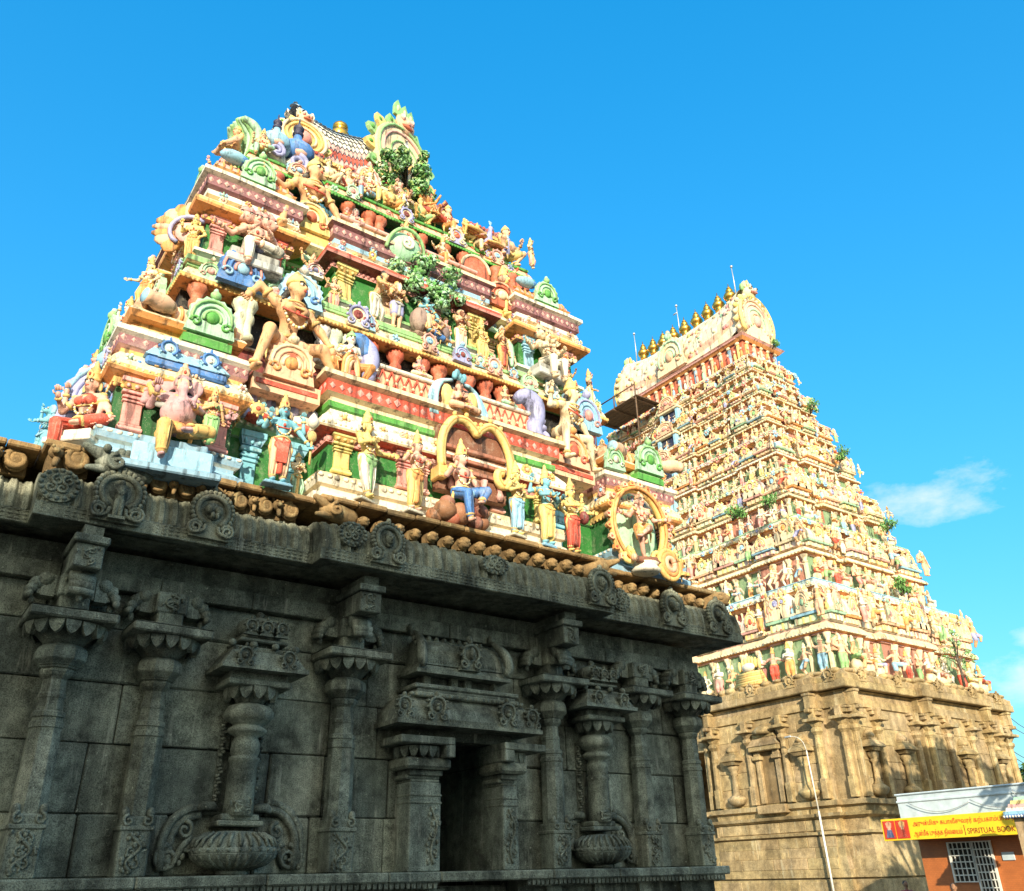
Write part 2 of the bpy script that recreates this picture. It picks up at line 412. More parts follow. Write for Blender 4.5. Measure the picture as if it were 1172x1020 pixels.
# wall built of real blocks; openings left for the doorway
wl=MB()
courses=[.10,.80,1.60,2.33,3.02,3.50]
def blocks(x0,x1,z0,z1,y,depth=.5,vis=None):
    x=x0
    while x<x1-.01:
        L=random.uniform(.75,1.7); nx=min(x1,x+L)
        if x1-nx<.4: nx=x1
        o=random.uniform(-.022,.018)
        wl.bbox(x+.006,nx-.006,y+o,y+depth,z0+.006,z1-.006,shade(.36),random.uniform(.008,.028)); x=nx
DX0,DX1=7.02,8.12     # doorway
for i in range(5):
    z0,z1=courses[i],courses[i+1]
    if z1<=2.4:
        blocks(-6,DX0-.02,z0,z1,WY); blocks(DX1+.25,13.0,z0,z1,WY)
    else: blocks(-6,13.0,z0,z1,WY)
wl.box(-6,12.97,WY+.3,20.6,GZ,4.3,(.6,.6,.6)) if False else None
# core behind the blocks, with a recess for the door
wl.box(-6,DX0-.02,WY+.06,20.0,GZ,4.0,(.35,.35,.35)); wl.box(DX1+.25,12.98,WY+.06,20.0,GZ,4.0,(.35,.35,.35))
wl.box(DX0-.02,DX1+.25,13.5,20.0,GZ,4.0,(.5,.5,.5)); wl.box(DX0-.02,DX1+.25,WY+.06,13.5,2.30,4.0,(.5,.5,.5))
# door reveal blocks
for i in range(3):
    z0,z1=courses[i],courses[i+1]
    wl.bbox(DX1+.002,DX1+.26,WY+.02,13.5,z0+.004,z1-.004,shade(.1),.012)
    wl.bbox(DX0-.03,DX0-.004,WY+.02,13.5,z0+.004,z1-.004,shade(.1),.01)
# side blocks (right flank)
for i in range(5):
    y=WY
    while y<20: 
        L=random.uniform(.8,1.6); wl.bbox(12.75,13.0+random.uniform(-.01,.012),y+.006,min(20,y+L)-.006,courses[i]+.006,courses[i+1]-.006,shade(.1),.014); y+=L
# architrave band and upper frieze
x=-6
while x<13.05:
    nx=min(13.12,x+random.uniform(1.2,2.1)); wl.bbox(x+.004,nx-.004,WY-.14,WY+.3,3.50,3.74,shade(.08),.012); x=nx
wl.box(-6,13.06,WY-.06,20.0,3.74,4.02,(.8,.8,.8))
wl.box(12.9,13.12,WY+.3,20,3.50,3.74,(.8,.8,.8))
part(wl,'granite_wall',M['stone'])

# plinth ledge with dentils, and the moulded base below it
lg=MB()
x=-6
while x<12.8:
    if 6.95<x<8.3: x=8.45; continue
    nx=x+random.uniform(1.3,2.0)
    if x<6.95<nx: nx=6.95
    nx=min(12.86,nx)
    lg.bbox(x+.003,nx-.003,11.42,WY+.02,-.03,.10,shade(.08),.02); x=nx
for k in range(int(18.7/.085)):
    xx=-5.9+k*.085
    if 6.9<xx<8.45: continue
    lg.wedge(xx,xx+.05,11.46,11.55,-.10,-.03,-.012,(.8,.8,.8))
lg.box(-6,6.95,11.55,WY,-.12,-.03,(.7,.7,.7)); lg.box(8.45,12.84,11.55,WY,-.12,-.03,(.7,.7,.7))
for a,b in ((-6,6.95),(8.45,12.7)):
    lg.box(a,b,11.7,WY+.05,-.55,-.12,(.6,.6,.6)); lg.bbox(a,b+.1,11.45,WY+.05,-.80,-.55,(.9,.9,.9),.05); lg.box(a,b,11.5,WY+.05,-1.25,-.80,(.8,.8,.8)); lg.bbox(a,b+.2,11.15,WY+.05,GZ,-1.25,(.9,.9,.9),.06)
    kx=a+.5
    while kx<b: lg.box(kx,kx+.28,11.63,11.71,-.55,-.12,(.9,.9,.9)); kx+=.95
lg.box(12.8,13.06,12,20,-.03,.10,(.8,.8,.8)); lg.box(12.6,13.0,12,20,GZ,-.03,(.6,.6,.6))
for i in range(5): lg.bbox(6.95,8.45,11.0+.25*i,13.5,GZ+.4*i,GZ+.4*(i+1)+.0,(.85,.85,.85),.02)   # steps up to the door
part(lg,'base_moulding',M['stone'])

# ---- pilasters
def scroll(mb,x,y,z,r,dirx,col,turns=1.4,rad=.03,n=18):
    pts=[];rr=[]
    for i in range(n):
        t=i/(n-1); a=PI/2-dirx*t*turns*2*PI; q=r*(1-.8*t)
        pts.append((x+q*math.cos(a),y,z+q*math.sin(a))); rr.append(rad*(1-.35*t))
    mb.tube(pts,rr,col,6)
def relief(mb,x0,x1,y,z0,z1,seed,n=26,s=.03):
    """low carved foliage on a block face looking to -Y"""
    rd=random.Random(seed); cx=(x0+x1)/2; w=(x1-x0)/2*.7
    pts=[(cx+w*.7*math.sin(i*.55+seed),y-.012,z0+(z1-z0)*i/14) for i in range(15)]
    mb.tube(pts,s*.75,W1,5)
    for i in range(n):
        t=rd.random(); q=rd.choice((-1,1))
        mb.ell((cx+w*.7*math.sin(t*14*.55+seed)+q*rd.uniform(.02,.08),y-.01,z0+(z1-z0)*t),(rd.uniform(.5,1.1)*s,.02,rd.uniform(.6,1.4)*s),shade(.1),6,4)
    for i in range(3): scroll(mb,cx+(-1)**i*w*.3,y-.012,z0+(z1-z0)*(.2+.3*i),w*.55,(-1)**i,W1,1.2,s*.5,12)
def lotus(mb,cx,cy,z0,z1,r0,r1,n=16):
    """scalloped petals hanging under an abacus"""
    mb.lathe(cx,cy,[(r0,z0-.03),(r0*1.05,z0),((r0+r1)/2,(z0+z1)/2),(r1,z1)],(.7,.7,.7),16)
    for k in range(n):
        a=2*PI*k/n; 
        if math.sin(a)>.75: continue
        d=(math.cos(a),math.sin(a)); t=(-math.sin(a),math.cos(a)); wd=PI*r1/n
        pts=[]
        for (u,h,q) in ((-1,z1,r1*1.02),(-.95,z1-.06,r1*1.03),(-.5,z1-.13,r1*1.0),(0,z1-.16,r1*.97),(.5,z1-.13,r1*1.0),(.95,z1-.06,r1*1.03),(1,z1,r1*1.02)):
            pts.append((cx+d[0]*q+t[0]*u*wd*.93,cy+d[1]*q+t[1]*u*wd*.93,h))
        inn=[(p[0]-d[0]*.07,p[1]-d[1]*.07,p[2]) for p in pts]
        m=len(pts); mb.add(pts+inn,[tuple(range(m)),tuple(range(2*m-1,m-1,-1))]+[(i,i+m,(i+1)%m+m,(i+1)%m) for i in range(m)],shade(.08))
def roll_end(mb,cx,cy,z,dx,dy,s=1.0):
    """wavy rolled end of a bracket arm reaching out along (dx,dy)"""
    Mm=mb.M; mb.M=Matrix.Translation((cx,cy,z))@Matrix.Rotation(math.atan2(dy,dx),4,'Z')
    for i,(l,h,r) in enumerate(((.06,.19,.085),(.15,.13,.075),(.20,.05,.06),(.22,-.02,.045))):
        mb.tube([(l*s,-.13*s,h*s),(l*s+.012,0,h*s+.012),(l*s,.13*s,h*s)],r*s,shade(.1),8)
    mb.box(-.05*s,.10*s,-.12*s,.12*s,-.02*s,.25*s,W1); mb.ell((.17*s,0,-.07*s),(.04*s,.04*s,.06*s),W1,6,4)
    mb.M=Mm
def pilaster(cx,front,label,corner=False,w=.36,half=False,scale=1.0,ztop=None):
    root=MB(); y1=WY+.02; cy=front+w/2+.02
    e=w/2
    root.bbox(cx-e,cx+e,front,y1,.10,.76,shade(.06),.02); root.bbox(cx-e-.02,cx+e+.02,front-.02,y1,.60,.655,W1,.012)
    relief(root,cx-e*.8,cx+e*.8,front,.16,.58,int(cx*37)%17); 
    for q in (-1,1): scroll(root,cx+q*e*.6,front-.01,.71,.07,q,W1,1.2,.022,10); root.ell((cx+q*e*.8,front+.04,.80),(.05,.05,.07),W1,6,4)
    r=w/2/math.cos(PI/8)*.97
    R8=PI/8
    prof=[(r,.74),(r*.985,1.57),(r*.985,1.572),(r*.96,1.58),(r*.95,1.60),(r*.95,1.68),(r*1.02,1.69),(r*1.02,1.75),(r*.93,1.76),(r*.93,1.80),(r*1.0,1.81),(r*1.0,1.86),(r*.82,1.88),(r*.80,2.02),(r*.84,2.03),(r*.84,2.07),(r*.76,2.09),(r*.70,2.24),(r*.95,2.29),(r*1.05,2.33),(r*1.0,2.36),(r*1.3,2.40)]
    for i in range(3): pass
    root.lathe(cx,cy,prof,shade(.05),8,R8,False)
    sh=part(root,'pilaster',M['stone'],None,label)
    cp=MB(); pr=.30
    cp.lathe(cx,cy,[(r*1.15,2.37),(r*1.25,2.41),(pr*.96,2.455),(pr,2.47),(pr,2.555),(pr*.95,2.60),(pr*.80,2.635),(pr*.55,2.68)],shade(.05),8,R8,False)
    lotus(cp,cx,cy,2.68,2.88,.22,.46)
    aw=.50; af=front-.31
    cp.bbox(cx-aw,cx+aw,af,y1,2.885,3.0,shade(.05),.02)
    cp.add([(cx-aw,af,3.0),(cx+aw,af,3.0),(cx+aw,y1,3.0),(cx-aw,y1,3.0),(cx-aw*.6,cy-aw*.6,3.06),(cx+aw*.6,cy-aw*.6,3.06),(cx+aw*.6,y1,3.06),(cx-aw*.6,y1,3.06)],[(0,1,5,4),(1,2,6,5),(3,0,4,7),(4,5,6,7)],W1)
    part(cp,'capital',M['stone'],sh)
    bk=MB()
    bk.bbox(cx-.17,cx+.17,front-.02,y1,3.05,3.24,W1,.02); bk.bbox(cx-.20,cx+.20,front-.04,y1,3.22,3.50,shade(.06),.02)
    bk.box(cx-.42,cx+.42,cy-.10,cy+.14,3.24,3.48,(.9,.9,.9))
    for q in (-1,1): roll_end(bk,cx+q*.28,cy,3.24,q,0)
    relief(bk,cx-.16,cx+.16,front-.05,3.26,3.46,int(cx*19)%13,8,.022)
    if corner:
        roll_end(bk,cx,front-.05,3.24,0,-1,1.05)
        bk.bbox(cx-.17,cx+.17,11.12,y1-.1,3.50,3.80,shade(.05),.015); bk.bbox(cx-.21,cx+.21,11.06,y1-.1,3.80,3.90,shade(.05),.015); bk.box(cx-.12,cx+.12,11.14,y1,3.90,4.04,W1)
        relief(bk,cx-.14,cx+.14,11.12,3.53,3.77,int(cx*7)%11,10,.02)
    part(bk,'bracket',M['stone'],sh)
    return sh
pilaster(1.66,11.50,'leftmost pilaster, crowned by a projecting carved beam block',True)
pilaster(2.86,11.66,'pilaster between the leftmost one and the pot column')
pilaster(5.50,11.62,'pilaster left of the doorway under a beam block',True)
pilaster(9.28,11.62,'pilaster right of the doorway under a beam block',True)
pilaster(11.30,11.64,'slim pilaster right of the second pot column')
pilaster(12.60,11.64,'corner pilaster at the right end of the wall')

# ---- pot-based wall columns (kumbha)
def nasi(mb,w,h,d=.06,col=W1,rim=None,inner=None,beads=11,dark=None,curls=True):
    """horseshoe medallion standing on z=0, facing -Y, centred on x=0"""
    rim=rim or col; inner=inner or col; r=w*.36; cz=h*.55
    out=[]
    for i in range(13):
        a=math.radians(-50+280*i/12); out.append((r*1.05*math.cos(a),cz+r*1.05*math.sin(a)))
    base=[(-w*.46,0.),(w*.46,0.)]
    mb.plate([base[0],base[1]]+out,-d*.6,d*.3,col)
    pts=[];
    for i in range(15):
        a=math.radians(-62+304*i/14); pts.append((r*math.cos(a),-d*.8,cz+r*math.sin(a)))
    mb.tube(pts,r*.19,rim,6)
    for i in range(beads):
        a=math.radians(-40+260*i/(beads-1)); q=r*1.28
        mb.ell((q*math.cos(a),-d*.5,cz+q*math.sin(a)),(r*.19,d*.7,r*.19),rim if i%2 else col,6,4)
    mb.ell((0,-d*.4,cz+r*1.45),(r*.2,d*.7,r*.32),rim,6,4)
    if curls:
        for q in (-1,1): 
            pts=[];n=10
            for i in range(n):
                t=i/(n-1);a=(PI*.9 if q>0 else PI*.1)+q*t*PI*2.2; s=w*.17*(1-.6*t)
                pts.append((q*w*.31+s*math.cos(a),-d*.9,h*.2+s*math.sin(a)))
            mb.tube(pts,r*.13,rim,6)
    mb.ell((0,-d*.55,cz),(r*.62,d*.35,r*.62),dark or inner,10,6)
    mb.ell((0,-d*.9,cz+r*.12),(r*.2,d*.6,r*.22),inner,6,4); mb.ell((0,-d*.9,cz-r*.3),(r*.28,d*.5,r*.3),inner,6,4)
def leafy(mb,pts,rad,seed,lf=.05):
    rd=random.Random(seed); mb.tube(pts,rad,W1,6)
    for i in range(len(pts)-1):
        a=Vector(pts[i]);b=Vector(pts[i+1]); n=(b-a).orthogonal()
        for t in (0,.33,.66):
            p=a.lerp(b,t); q=Vector((-(b-a).z,0,(b-a).x)); q=q.normalized() if q.length>0 else Vector((1,0,0))
            mb.ell(tuple(p+q*rad*1.6),(lf*rd.uniform(.6,1),.025,lf*rd.uniform(.6,1)),shade(.12),6,4)
def pot_column(cx,label,slim=1.0):
    y=WY; cy=11.78; s=slim
    b=MB()
    b.lathe(cx,cy,[(.16*s,.10),(.20*s,.13),(.17*s,.16),(.34*s,.20),(.50*s,.27),(.545*s,.33),(.55*s,.345)],(.92,.92,.92),24,0,True,.75)
    b.lathe(cx,cy,[(.55*s,.345),(.555*s,.36),(.555*s,.40),(.54*s,.41),(.46*s,.50),(.34*s,.57),(.25*s,.60)],W1,24,0,True,.75)
    for k in range(26):
        a=2*PI*k/26
        if math.sin(a)>.4: continue
        for (r0,z0,r1,z1) in ((.20,.175,.53,.325),(.54,.42,.36,.575)):
            p0=(cx+r0*s*math.cos(a),cy+.75*r0*s*math.sin(a),z0);p1=(cx+r1*s*math.cos(a),cy+.75*r1*s*math.sin(a),z1)
            pm=(cx+(r0+r1)/2*1.12*s*math.cos(a),cy+.75*(r0+r1)/2*1.12*s*math.sin(a),(z0+z1)/2+(.005 if z0>.3 else -.02))
            b.tube([p0,pm,p1],.026*s,shade(.07),5)
        b.ell((cx+.56*s*math.cos(a),cy+.75*.56*s*math.sin(a),.38),(.02,.02,.02),W1,5,4)
    o=part(b,'pot',M['stone'],None,label)
    c=MB()
    c.bbox(cx-.30*s,cx+.30*s,11.62,y+.02,.655,.72,shade(.05),.015); c.bbox(cx-.25*s,cx+.25*s,11.66,y+.02,.72,.80,W1,.015)
    relief(c,cx-.2*s,cx+.2*s,11.62,.82,.95,5,10,.025)
    r=.185*s
    c.lathe(cx,cy,[(r*1.05,.78),(r*1.02,1.0),(r,1.42),(r*1.1,1.45),(r*1.1,1.49),(r*.9,1.5),(r*1.0,1.53),(r*1.05,1.60),(r*1.0,1.68),(r*.8,1.75),(r*1.35,1.80),(r*1.4,1.84),(r*1.1,1.88),(r*.95,1.9),(r*1.5,1.95),(r*1.75,2.0),(r*1.75,2.07),(r*1.5,2.13),(r*.8,2.18)],W1,16)
    lotus(c,cx,cy,2.2,2.36,.18*s,.34*s,12)
    c.bbox(cx-.44*s,cx+.44*s,11.42,y+.02,2.36,2.44,shade(.05),.015)
    part(c,'shaft',M['stone'],o)
    l=MB()
    for q in (-1,1):     # foliage curling from the pot, and the hanging garlands beside the shaft
        pts=[]
        for i in range(12):
            t=i/11; a=PI*.55-t*PI*.95
            pts.append((cx+q*(.45*s+.42*s*math.sin(t*PI*.62)),11.93,.88+.04*math.sin(t*3)-.72*t**1.6))
        leafy(l,pts,.055,int(cx*3)+q,.06)
        scroll(l,cx+q*.78*s,11.92,.30,.16*s,q,W1,1.5,.035,16)
        scroll(l,cx+q*.60*s,11.92,.62,.11*s,-q,W1,1.2,.03,12)
        leafy(l,[(cx+q*.50*s,11.94,.55),(cx+q*.62*s,11.93,.42),(cx+q*.72*s,11.93,.2)],.04,9,.05)
        l.tube([(cx+q*.22*s,11.93,.86),(cx+q*.30*s,11.88,.90),(cx+q*.42*s,11.9,.90),(cx+q*.5*s,11.93,.86)],[.03,.06,.06,.04],W1,6)
        for i in range(26):
            z=.98+i*.042
            if 1.4<z<1.5: continue
            l.ell((cx+q*(.255+.02*math.sin(i*2.1))*s,11.95,z),(.035,.05,.026),shade(.2),6,4)
        l.box(cx+q*.255-.03,cx+q*.255+.03,11.97,12.01,.95,2.05,(.8,.8,.8))
    part(l,'scroll_foliage',M['stone'],o)
    # little shrine roof on top
    t=MB()
    t.bbox(cx-.40*s,cx+.40*s,11.5,y+.02,2.44,2.54,(.75,.75,.75),.01)
    t.wedge(cx-.58*s,cx+.58*s,11.28,y+.02,2.58,2.80,.13,W1,.13); t.box(cx-.60*s,cx+.60*s,11.26,y+.02,2.54,2.60,shade(.05))
    t.bbox(cx-.40*s,cx+.40*s,11.48,y+.02,2.80,2.88,shade(.1),.02)
    for q in (-.3,.3):
        t.M=Matrix.Translation((cx+q*s,11.33,2.57)); nasi(t,.26*s,.27,.08,W1,None,None,7,(.5,.5,.5)); t.M=None
    for q in (-.45,-.15,.15,.45): t.ell((cx+q*s,11.46,2.90),(.06,.05,.05),shade(.1),6,4)
    t.bbox(cx-.34*s,cx+.34*s,11.46,y+.02,2.94,2.99,(.85,.85,.85),.015); t.bbox(cx-.22*s,cx+.22*s,11.58,y+.02,2.88,2.95,(.7,.7,.7),.01)
    t.bbox(cx-.26*s,cx+.26*s,11.55,y+.02,2.99,3.10,(.9,.9,.9),.03)
    t.lathe(cx,11.76,[(.27*s,3.08),(.31*s,3.14),(.31*s,3.20),(.26*s,3.28),(.12*s,3.33),(.05*s,3.36),(.07*s,3.40),(.02*s,3.44)],W1,10)
    for q in (-.27,0,.27):
        t.M=Matrix.Translation((cx+q*s*.8,11.47,3.03)); nasi(t,.22*s,.22,.07,W1,None,None,7,(.6,.6,.6),False); t.M=None
    part(t,'shrine_roof',M['stone'],o)
pot_column(4.10,'pot-based wall column with scrolls left of the doorway')
pot_column(10.22,'pot-based wall column with scrolls right of the doorway',.95)

# ---- doorway with half capitals and two-storeyed shrine hood
d=MB()
for (x0,x1,q) in ((6.50,7.02,1),(8.12,8.40,-1)):
    f=11.58
    d.bbox(x0,x1,f,13.2,.10,1.27,shade(.06),.015); d.bbox(x0+.02,x1-.02,f+.02,WY+.1,1.27,1.31,W1,.01)
    xi=x1 if q>0 else x0
    d.bbox(x0-.05,x1+.0,f+.05,WY+.1,1.31,1.38,W1,.02); d.bbox(x0-.02,x1+.02,f+.0,WY+.1,1.36,1.44,(.8,.8,.8),.01)
    d.bbox(x0-.14 if q>0 else x0-.12,x1+.12 if q>0 else x1+.14,f-.10,WY+.1,1.44,1.60,shade(.05),.04)
    a0,a1=(x0-.10,x1-.02) if q>0 else (x0+.1,x1+.14)
    lotus(d,(a0+a1)/2,f+.18,1.62,1.76,.22,.34 if q>0 else .24,14)
    d.bbox(x0-.30 if q>0 else x0-.10,x1+.10 if q>0 else x1+.42,f-.22,WY+.1,1.77,1.88,W1,.015)
    if q>0: d.bbox(x1-.06,x1+.11,f-.21,WY+.1,1.60,1.78,W1,.015)
    else: d.bbox(x0-.10,x0+.10,f-.21,WY+.1,1.60,1.78,W1,.015)
    relief(d,x0+.3 if q>0 else x0+.05,x1-.02,f,.2,.95,3,24,.03); 
    for zz in (.98,1.08): d.bbox(x0-.008,x1+.008,f-.012,WY+.1,zz+.0,zz+.03,W1,.006)
d.box(DX0-.01,DX1+.24,12.4,13.5,1.9,2.32,(.5,.5,.5)); d.box(6.55,8.38,11.7,WY+.1,1.88,2.02,(.45,.45,.45))
dr=part(d,'door_frame',M['stone'])
h=MB()
def minikapota(mb,x0,x1,f,z,hh,nn,md):
    mb.box(x0-.02,x1+.02,f-.02,WY+.02,z,z+.06,shade(.05))
    segs=[(0,z+.06),(.02,z+.12),(.07,z+hh*.6),(.2,z+hh)]
    for (o0,a),(o1,b_) in zip(segs,segs[1:]): mb.wedge(x0+o0,x1-o0,f+o0,WY+.02,a,b_,o1-o0,shade(.05),o1-o0)
    for k in range(nn):
        xx=x0+(x1-x0)*(k+.5)/nn
        mb.M=Matrix.Translation((xx,f+.04,z+.05)); nasi(mb,md,md*1.15,.09,W1,None,None,9,(.45,.45,.45)); mb.M=None
    n=int((x1-x0)/.045)
    for k in range(n): mb.box(x0+.02+k*(x1-x0-.04)/n,x0+.02+(k+.55)*(x1-x0-.04)/n,f-.005,f+.06,z+.065,z+.10,W1)
    n=int((x1-x0)/.07)
    for k in range(n): mb.wedge(x0+.05+k*(x1-x0-.1)/n,x0+.05+(k+.6)*(x1-x0-.1)/n,f+.02,f+.2,z+.11,z+hh*.8,.004,shade(.12),.12)
minikapota(h,6.10,8.66,11.28,2.02,.42,2,.36)
for q in (6.22,8.52): h.M=Matrix.Translation((q,11.36,2.08)); nasi(h,.3,.36,.09,W1,None,None,9,(.45,.45,.45)); h.M=None
for k in range(22): h.ell((6.4+k*.095,11.42,2.47),(.045,.04,.035),shade(.15),6,4)
h.bbox(6.45,8.35,11.40,WY+.02,2.44,2.52,shade(.05),.02); h.bbox(6.5,8.3,11.44,WY+.02,2.52,2.57,(.7,.7,.7),.01); h.bbox(6.45,8.35,11.42,WY+.02,2.575,2.64,W1,.015)
for q in (6.75,7.25,7.5,8.05): h.bbox(q-.06,q+.06,11.6,WY+.02,2.64,2.80,shade(.1),.01)
h.bbox(6.72,8.08,11.7,WY+.02,2.64,2.80,(.6,.6,.6),.01)
part(h,'door_hood',M['stone'],dr)
u=MB()
u.box(6.45,8.18,11.40,WY+.02,2.80,2.86,W1)
u.wedge(6.5,8.13,11.44,WY+.02,2.86,2.98,.06,W1,.08)
# barrel roof: flattened curve
for i in range(8):
    t0,t1=i/8,(i+1)/8
    f=lambda t:(11.47+.30*(1-math.cos(t*PI/2)), 2.95+.42*math.sin(t*PI/2), .06*t)
    (y0,z0,o0),(y1,z1,o1)=f(t0),f(t1)
    u.add([(6.58+o0,y0,z0),(8.06-o0,y0,z0),(8.06-o1,y1,z1),(6.58+o1,y1,z1)],[(0,1,2,3)],shade(.04))
    u.add([(6.58+o0,y0,z0),(6.58+o1,y1,z1),(6.58+o1,WY,z1),(6.58+o0,WY,z0)],[(0,1,2,3)],W1); u.add([(8.06-o0,y0,z0),(8.06-o1,y1,z1),(8.06-o1,WY,z1),(8.06-o0,WY,z0)],[(3,2,1,0)],W1)
u.box(6.66,7.98,11.74,WY,3.34,3.39,W1)
for k in range(9): u.ell((6.75+k*.14,11.80,3.42),(.045,.045,.05),W1,6,4)
for k in range(30): u.tube([(6.64+k*.0465,11.47,2.98),(6.65+k*.046,11.52,3.17),(6.66+k*.0455,11.62,3.31)],.013,W1,4)
u.M=Matrix.Translation((7.40,11.44,2.90)); nasi(u,.40,.46,.09,W1,None,None,9,(.8,.8,.8)); u.ell((0,-.02,.49),(.06,.05,.07),W1,6,4); u.ell((0,-.10,.26),(.05,.05,.10),W1,7,5); u.M=None
for q,xx in ((-1,6.56),(1,8.08)):
    pts=[(xx,11.40,2.90),(xx+q*.05,11.36,3.02),(xx+q*.02,11.42,3.22),(xx-q*.02,11.58,3.38),(xx,11.76,3.50)]; u.tube(pts,[.05,.075,.08,.065,.03],W1,7,sp=3)
    for j in range(6): u.ell((xx+q*.03,11.36+.07*j,3.0+.09*j),(.045,.05,.05),shade(.12),6,4)
    u.ell((xx,11.8,3.56),(.06,.06,.08),W1,6,4); scroll(u,xx+q*.02,11.36,2.98,.08,q,W1,1.3,.025,12)
part(u,'hood_roof',M['stone'],dr)

# ---- great cornice (kapota) with soffit
FB=[(-6,11.55),(.95,11.55),(.95,11.15),(4.55,11.15),(4.55,10.85),(10.05,10.85),(10.05,11.15),(13.72,11.15),(13.72,20.5),(-6,20.5)]
k=MB()
prof=[(-.35,4.12),(-.02,4.06),(0,4.07),(0,4.235),(-.025,4.24)]
k.loft(FB,prof,lambda i,m,n:(1.22,1.15,1.06) if i>0 else (1.,1.,1.),True)  # fascia painted lighter than the soffit to stand in for stronger light
def ribbed(xa,xb,y,seed):
    """curved, vertically ribbed front of the cornice"""
    rd=random.Random(seed); n=int((xb-xa)/.0165); rows=[(.0,4.24),(.0,4.30),(.02,4.45),(.07,4.58),(.17,4.68),(.34,4.73)]
    vs=[];fs=[];cs=[]
    for (o,z) in rows:
        for i in range(n+1):
            x=xa+(xb-xa)*i/n; am=.034*math.sin(x*2*PI/.17)+.016*math.sin(x*2*PI/.0567+1)
            vs.append((x,y+.02+o-am*(1 if z<4.7 else .3),z))
    for j in range(len(rows)-1):
        for i in range(n): fs.append((j*(n+1)+i,j*(n+1)+i+1,(j+1)*(n+1)+i+1,(j+1)*(n+1)+i)); cs.append((1.3,1.22,1.13))  # ribs carry the fascia's painted-in brightness
    k.add(vs,fs,cs,True)
ribbed(-6,.95,11.55,1); ribbed(.95,4.55,11.15,2); ribbed(4.55,10.05,10.85,3); ribbed(10.05,13.70,11.15,4)
for x,y0,y1 in ((.95,11.16,11.6),(4.55,10.86,11.2),):     # returns at the steps
    k.add([(x,y1+.34,4.73),(x,y0+.36,4.73),(x,y0+.19,4.68),(x,y0+.09,4.58),(x,y0+.04,4.45),(x,y0+.02,4.24),(x,y1+.34,4.24)],[tuple(range(7))],(.9,.9,.9))
k.add([(10.05,11.6,4.73),(10.05,11.21,4.73),(10.05,11.04,4.68),(10.05,10.94,4.58),(10.05,10.89,4.45),(10.05,10.87,4.24),(10.05,11.6,4.24)],[tuple(range(7))[::-1]],(.9,.9,.9))
for (o,z),(o2,z2) in zip([(.0,4.24),(.0,4.30),(.02,4.45),(.07,4.58),(.17,4.68),(.34,4.73)],[(.0,4.30),(.02,4.45),(.07,4.58),(.17,4.68),(.34,4.73)]):
    k.add([(13.7-o,11.17+o,z),(13.7-o,20.5,z),(13.7-o2,20.5,z2),(13.7-o2,11.17+o2,z2)],[(0,1,2,3)],W1)
k.add([(-6,11.9,4.73),(.95,11.9,4.73),(.95,11.5,4.73),(4.55,11.5,4.73),(4.55,11.2,4.73),(10.05,11.2,4.73),(10.05,11.5,4.73),(13.36,11.5,4.73),(13.36,20.5,4.73),(-6,20.5,4.73)],[tuple(range(10))],W1)
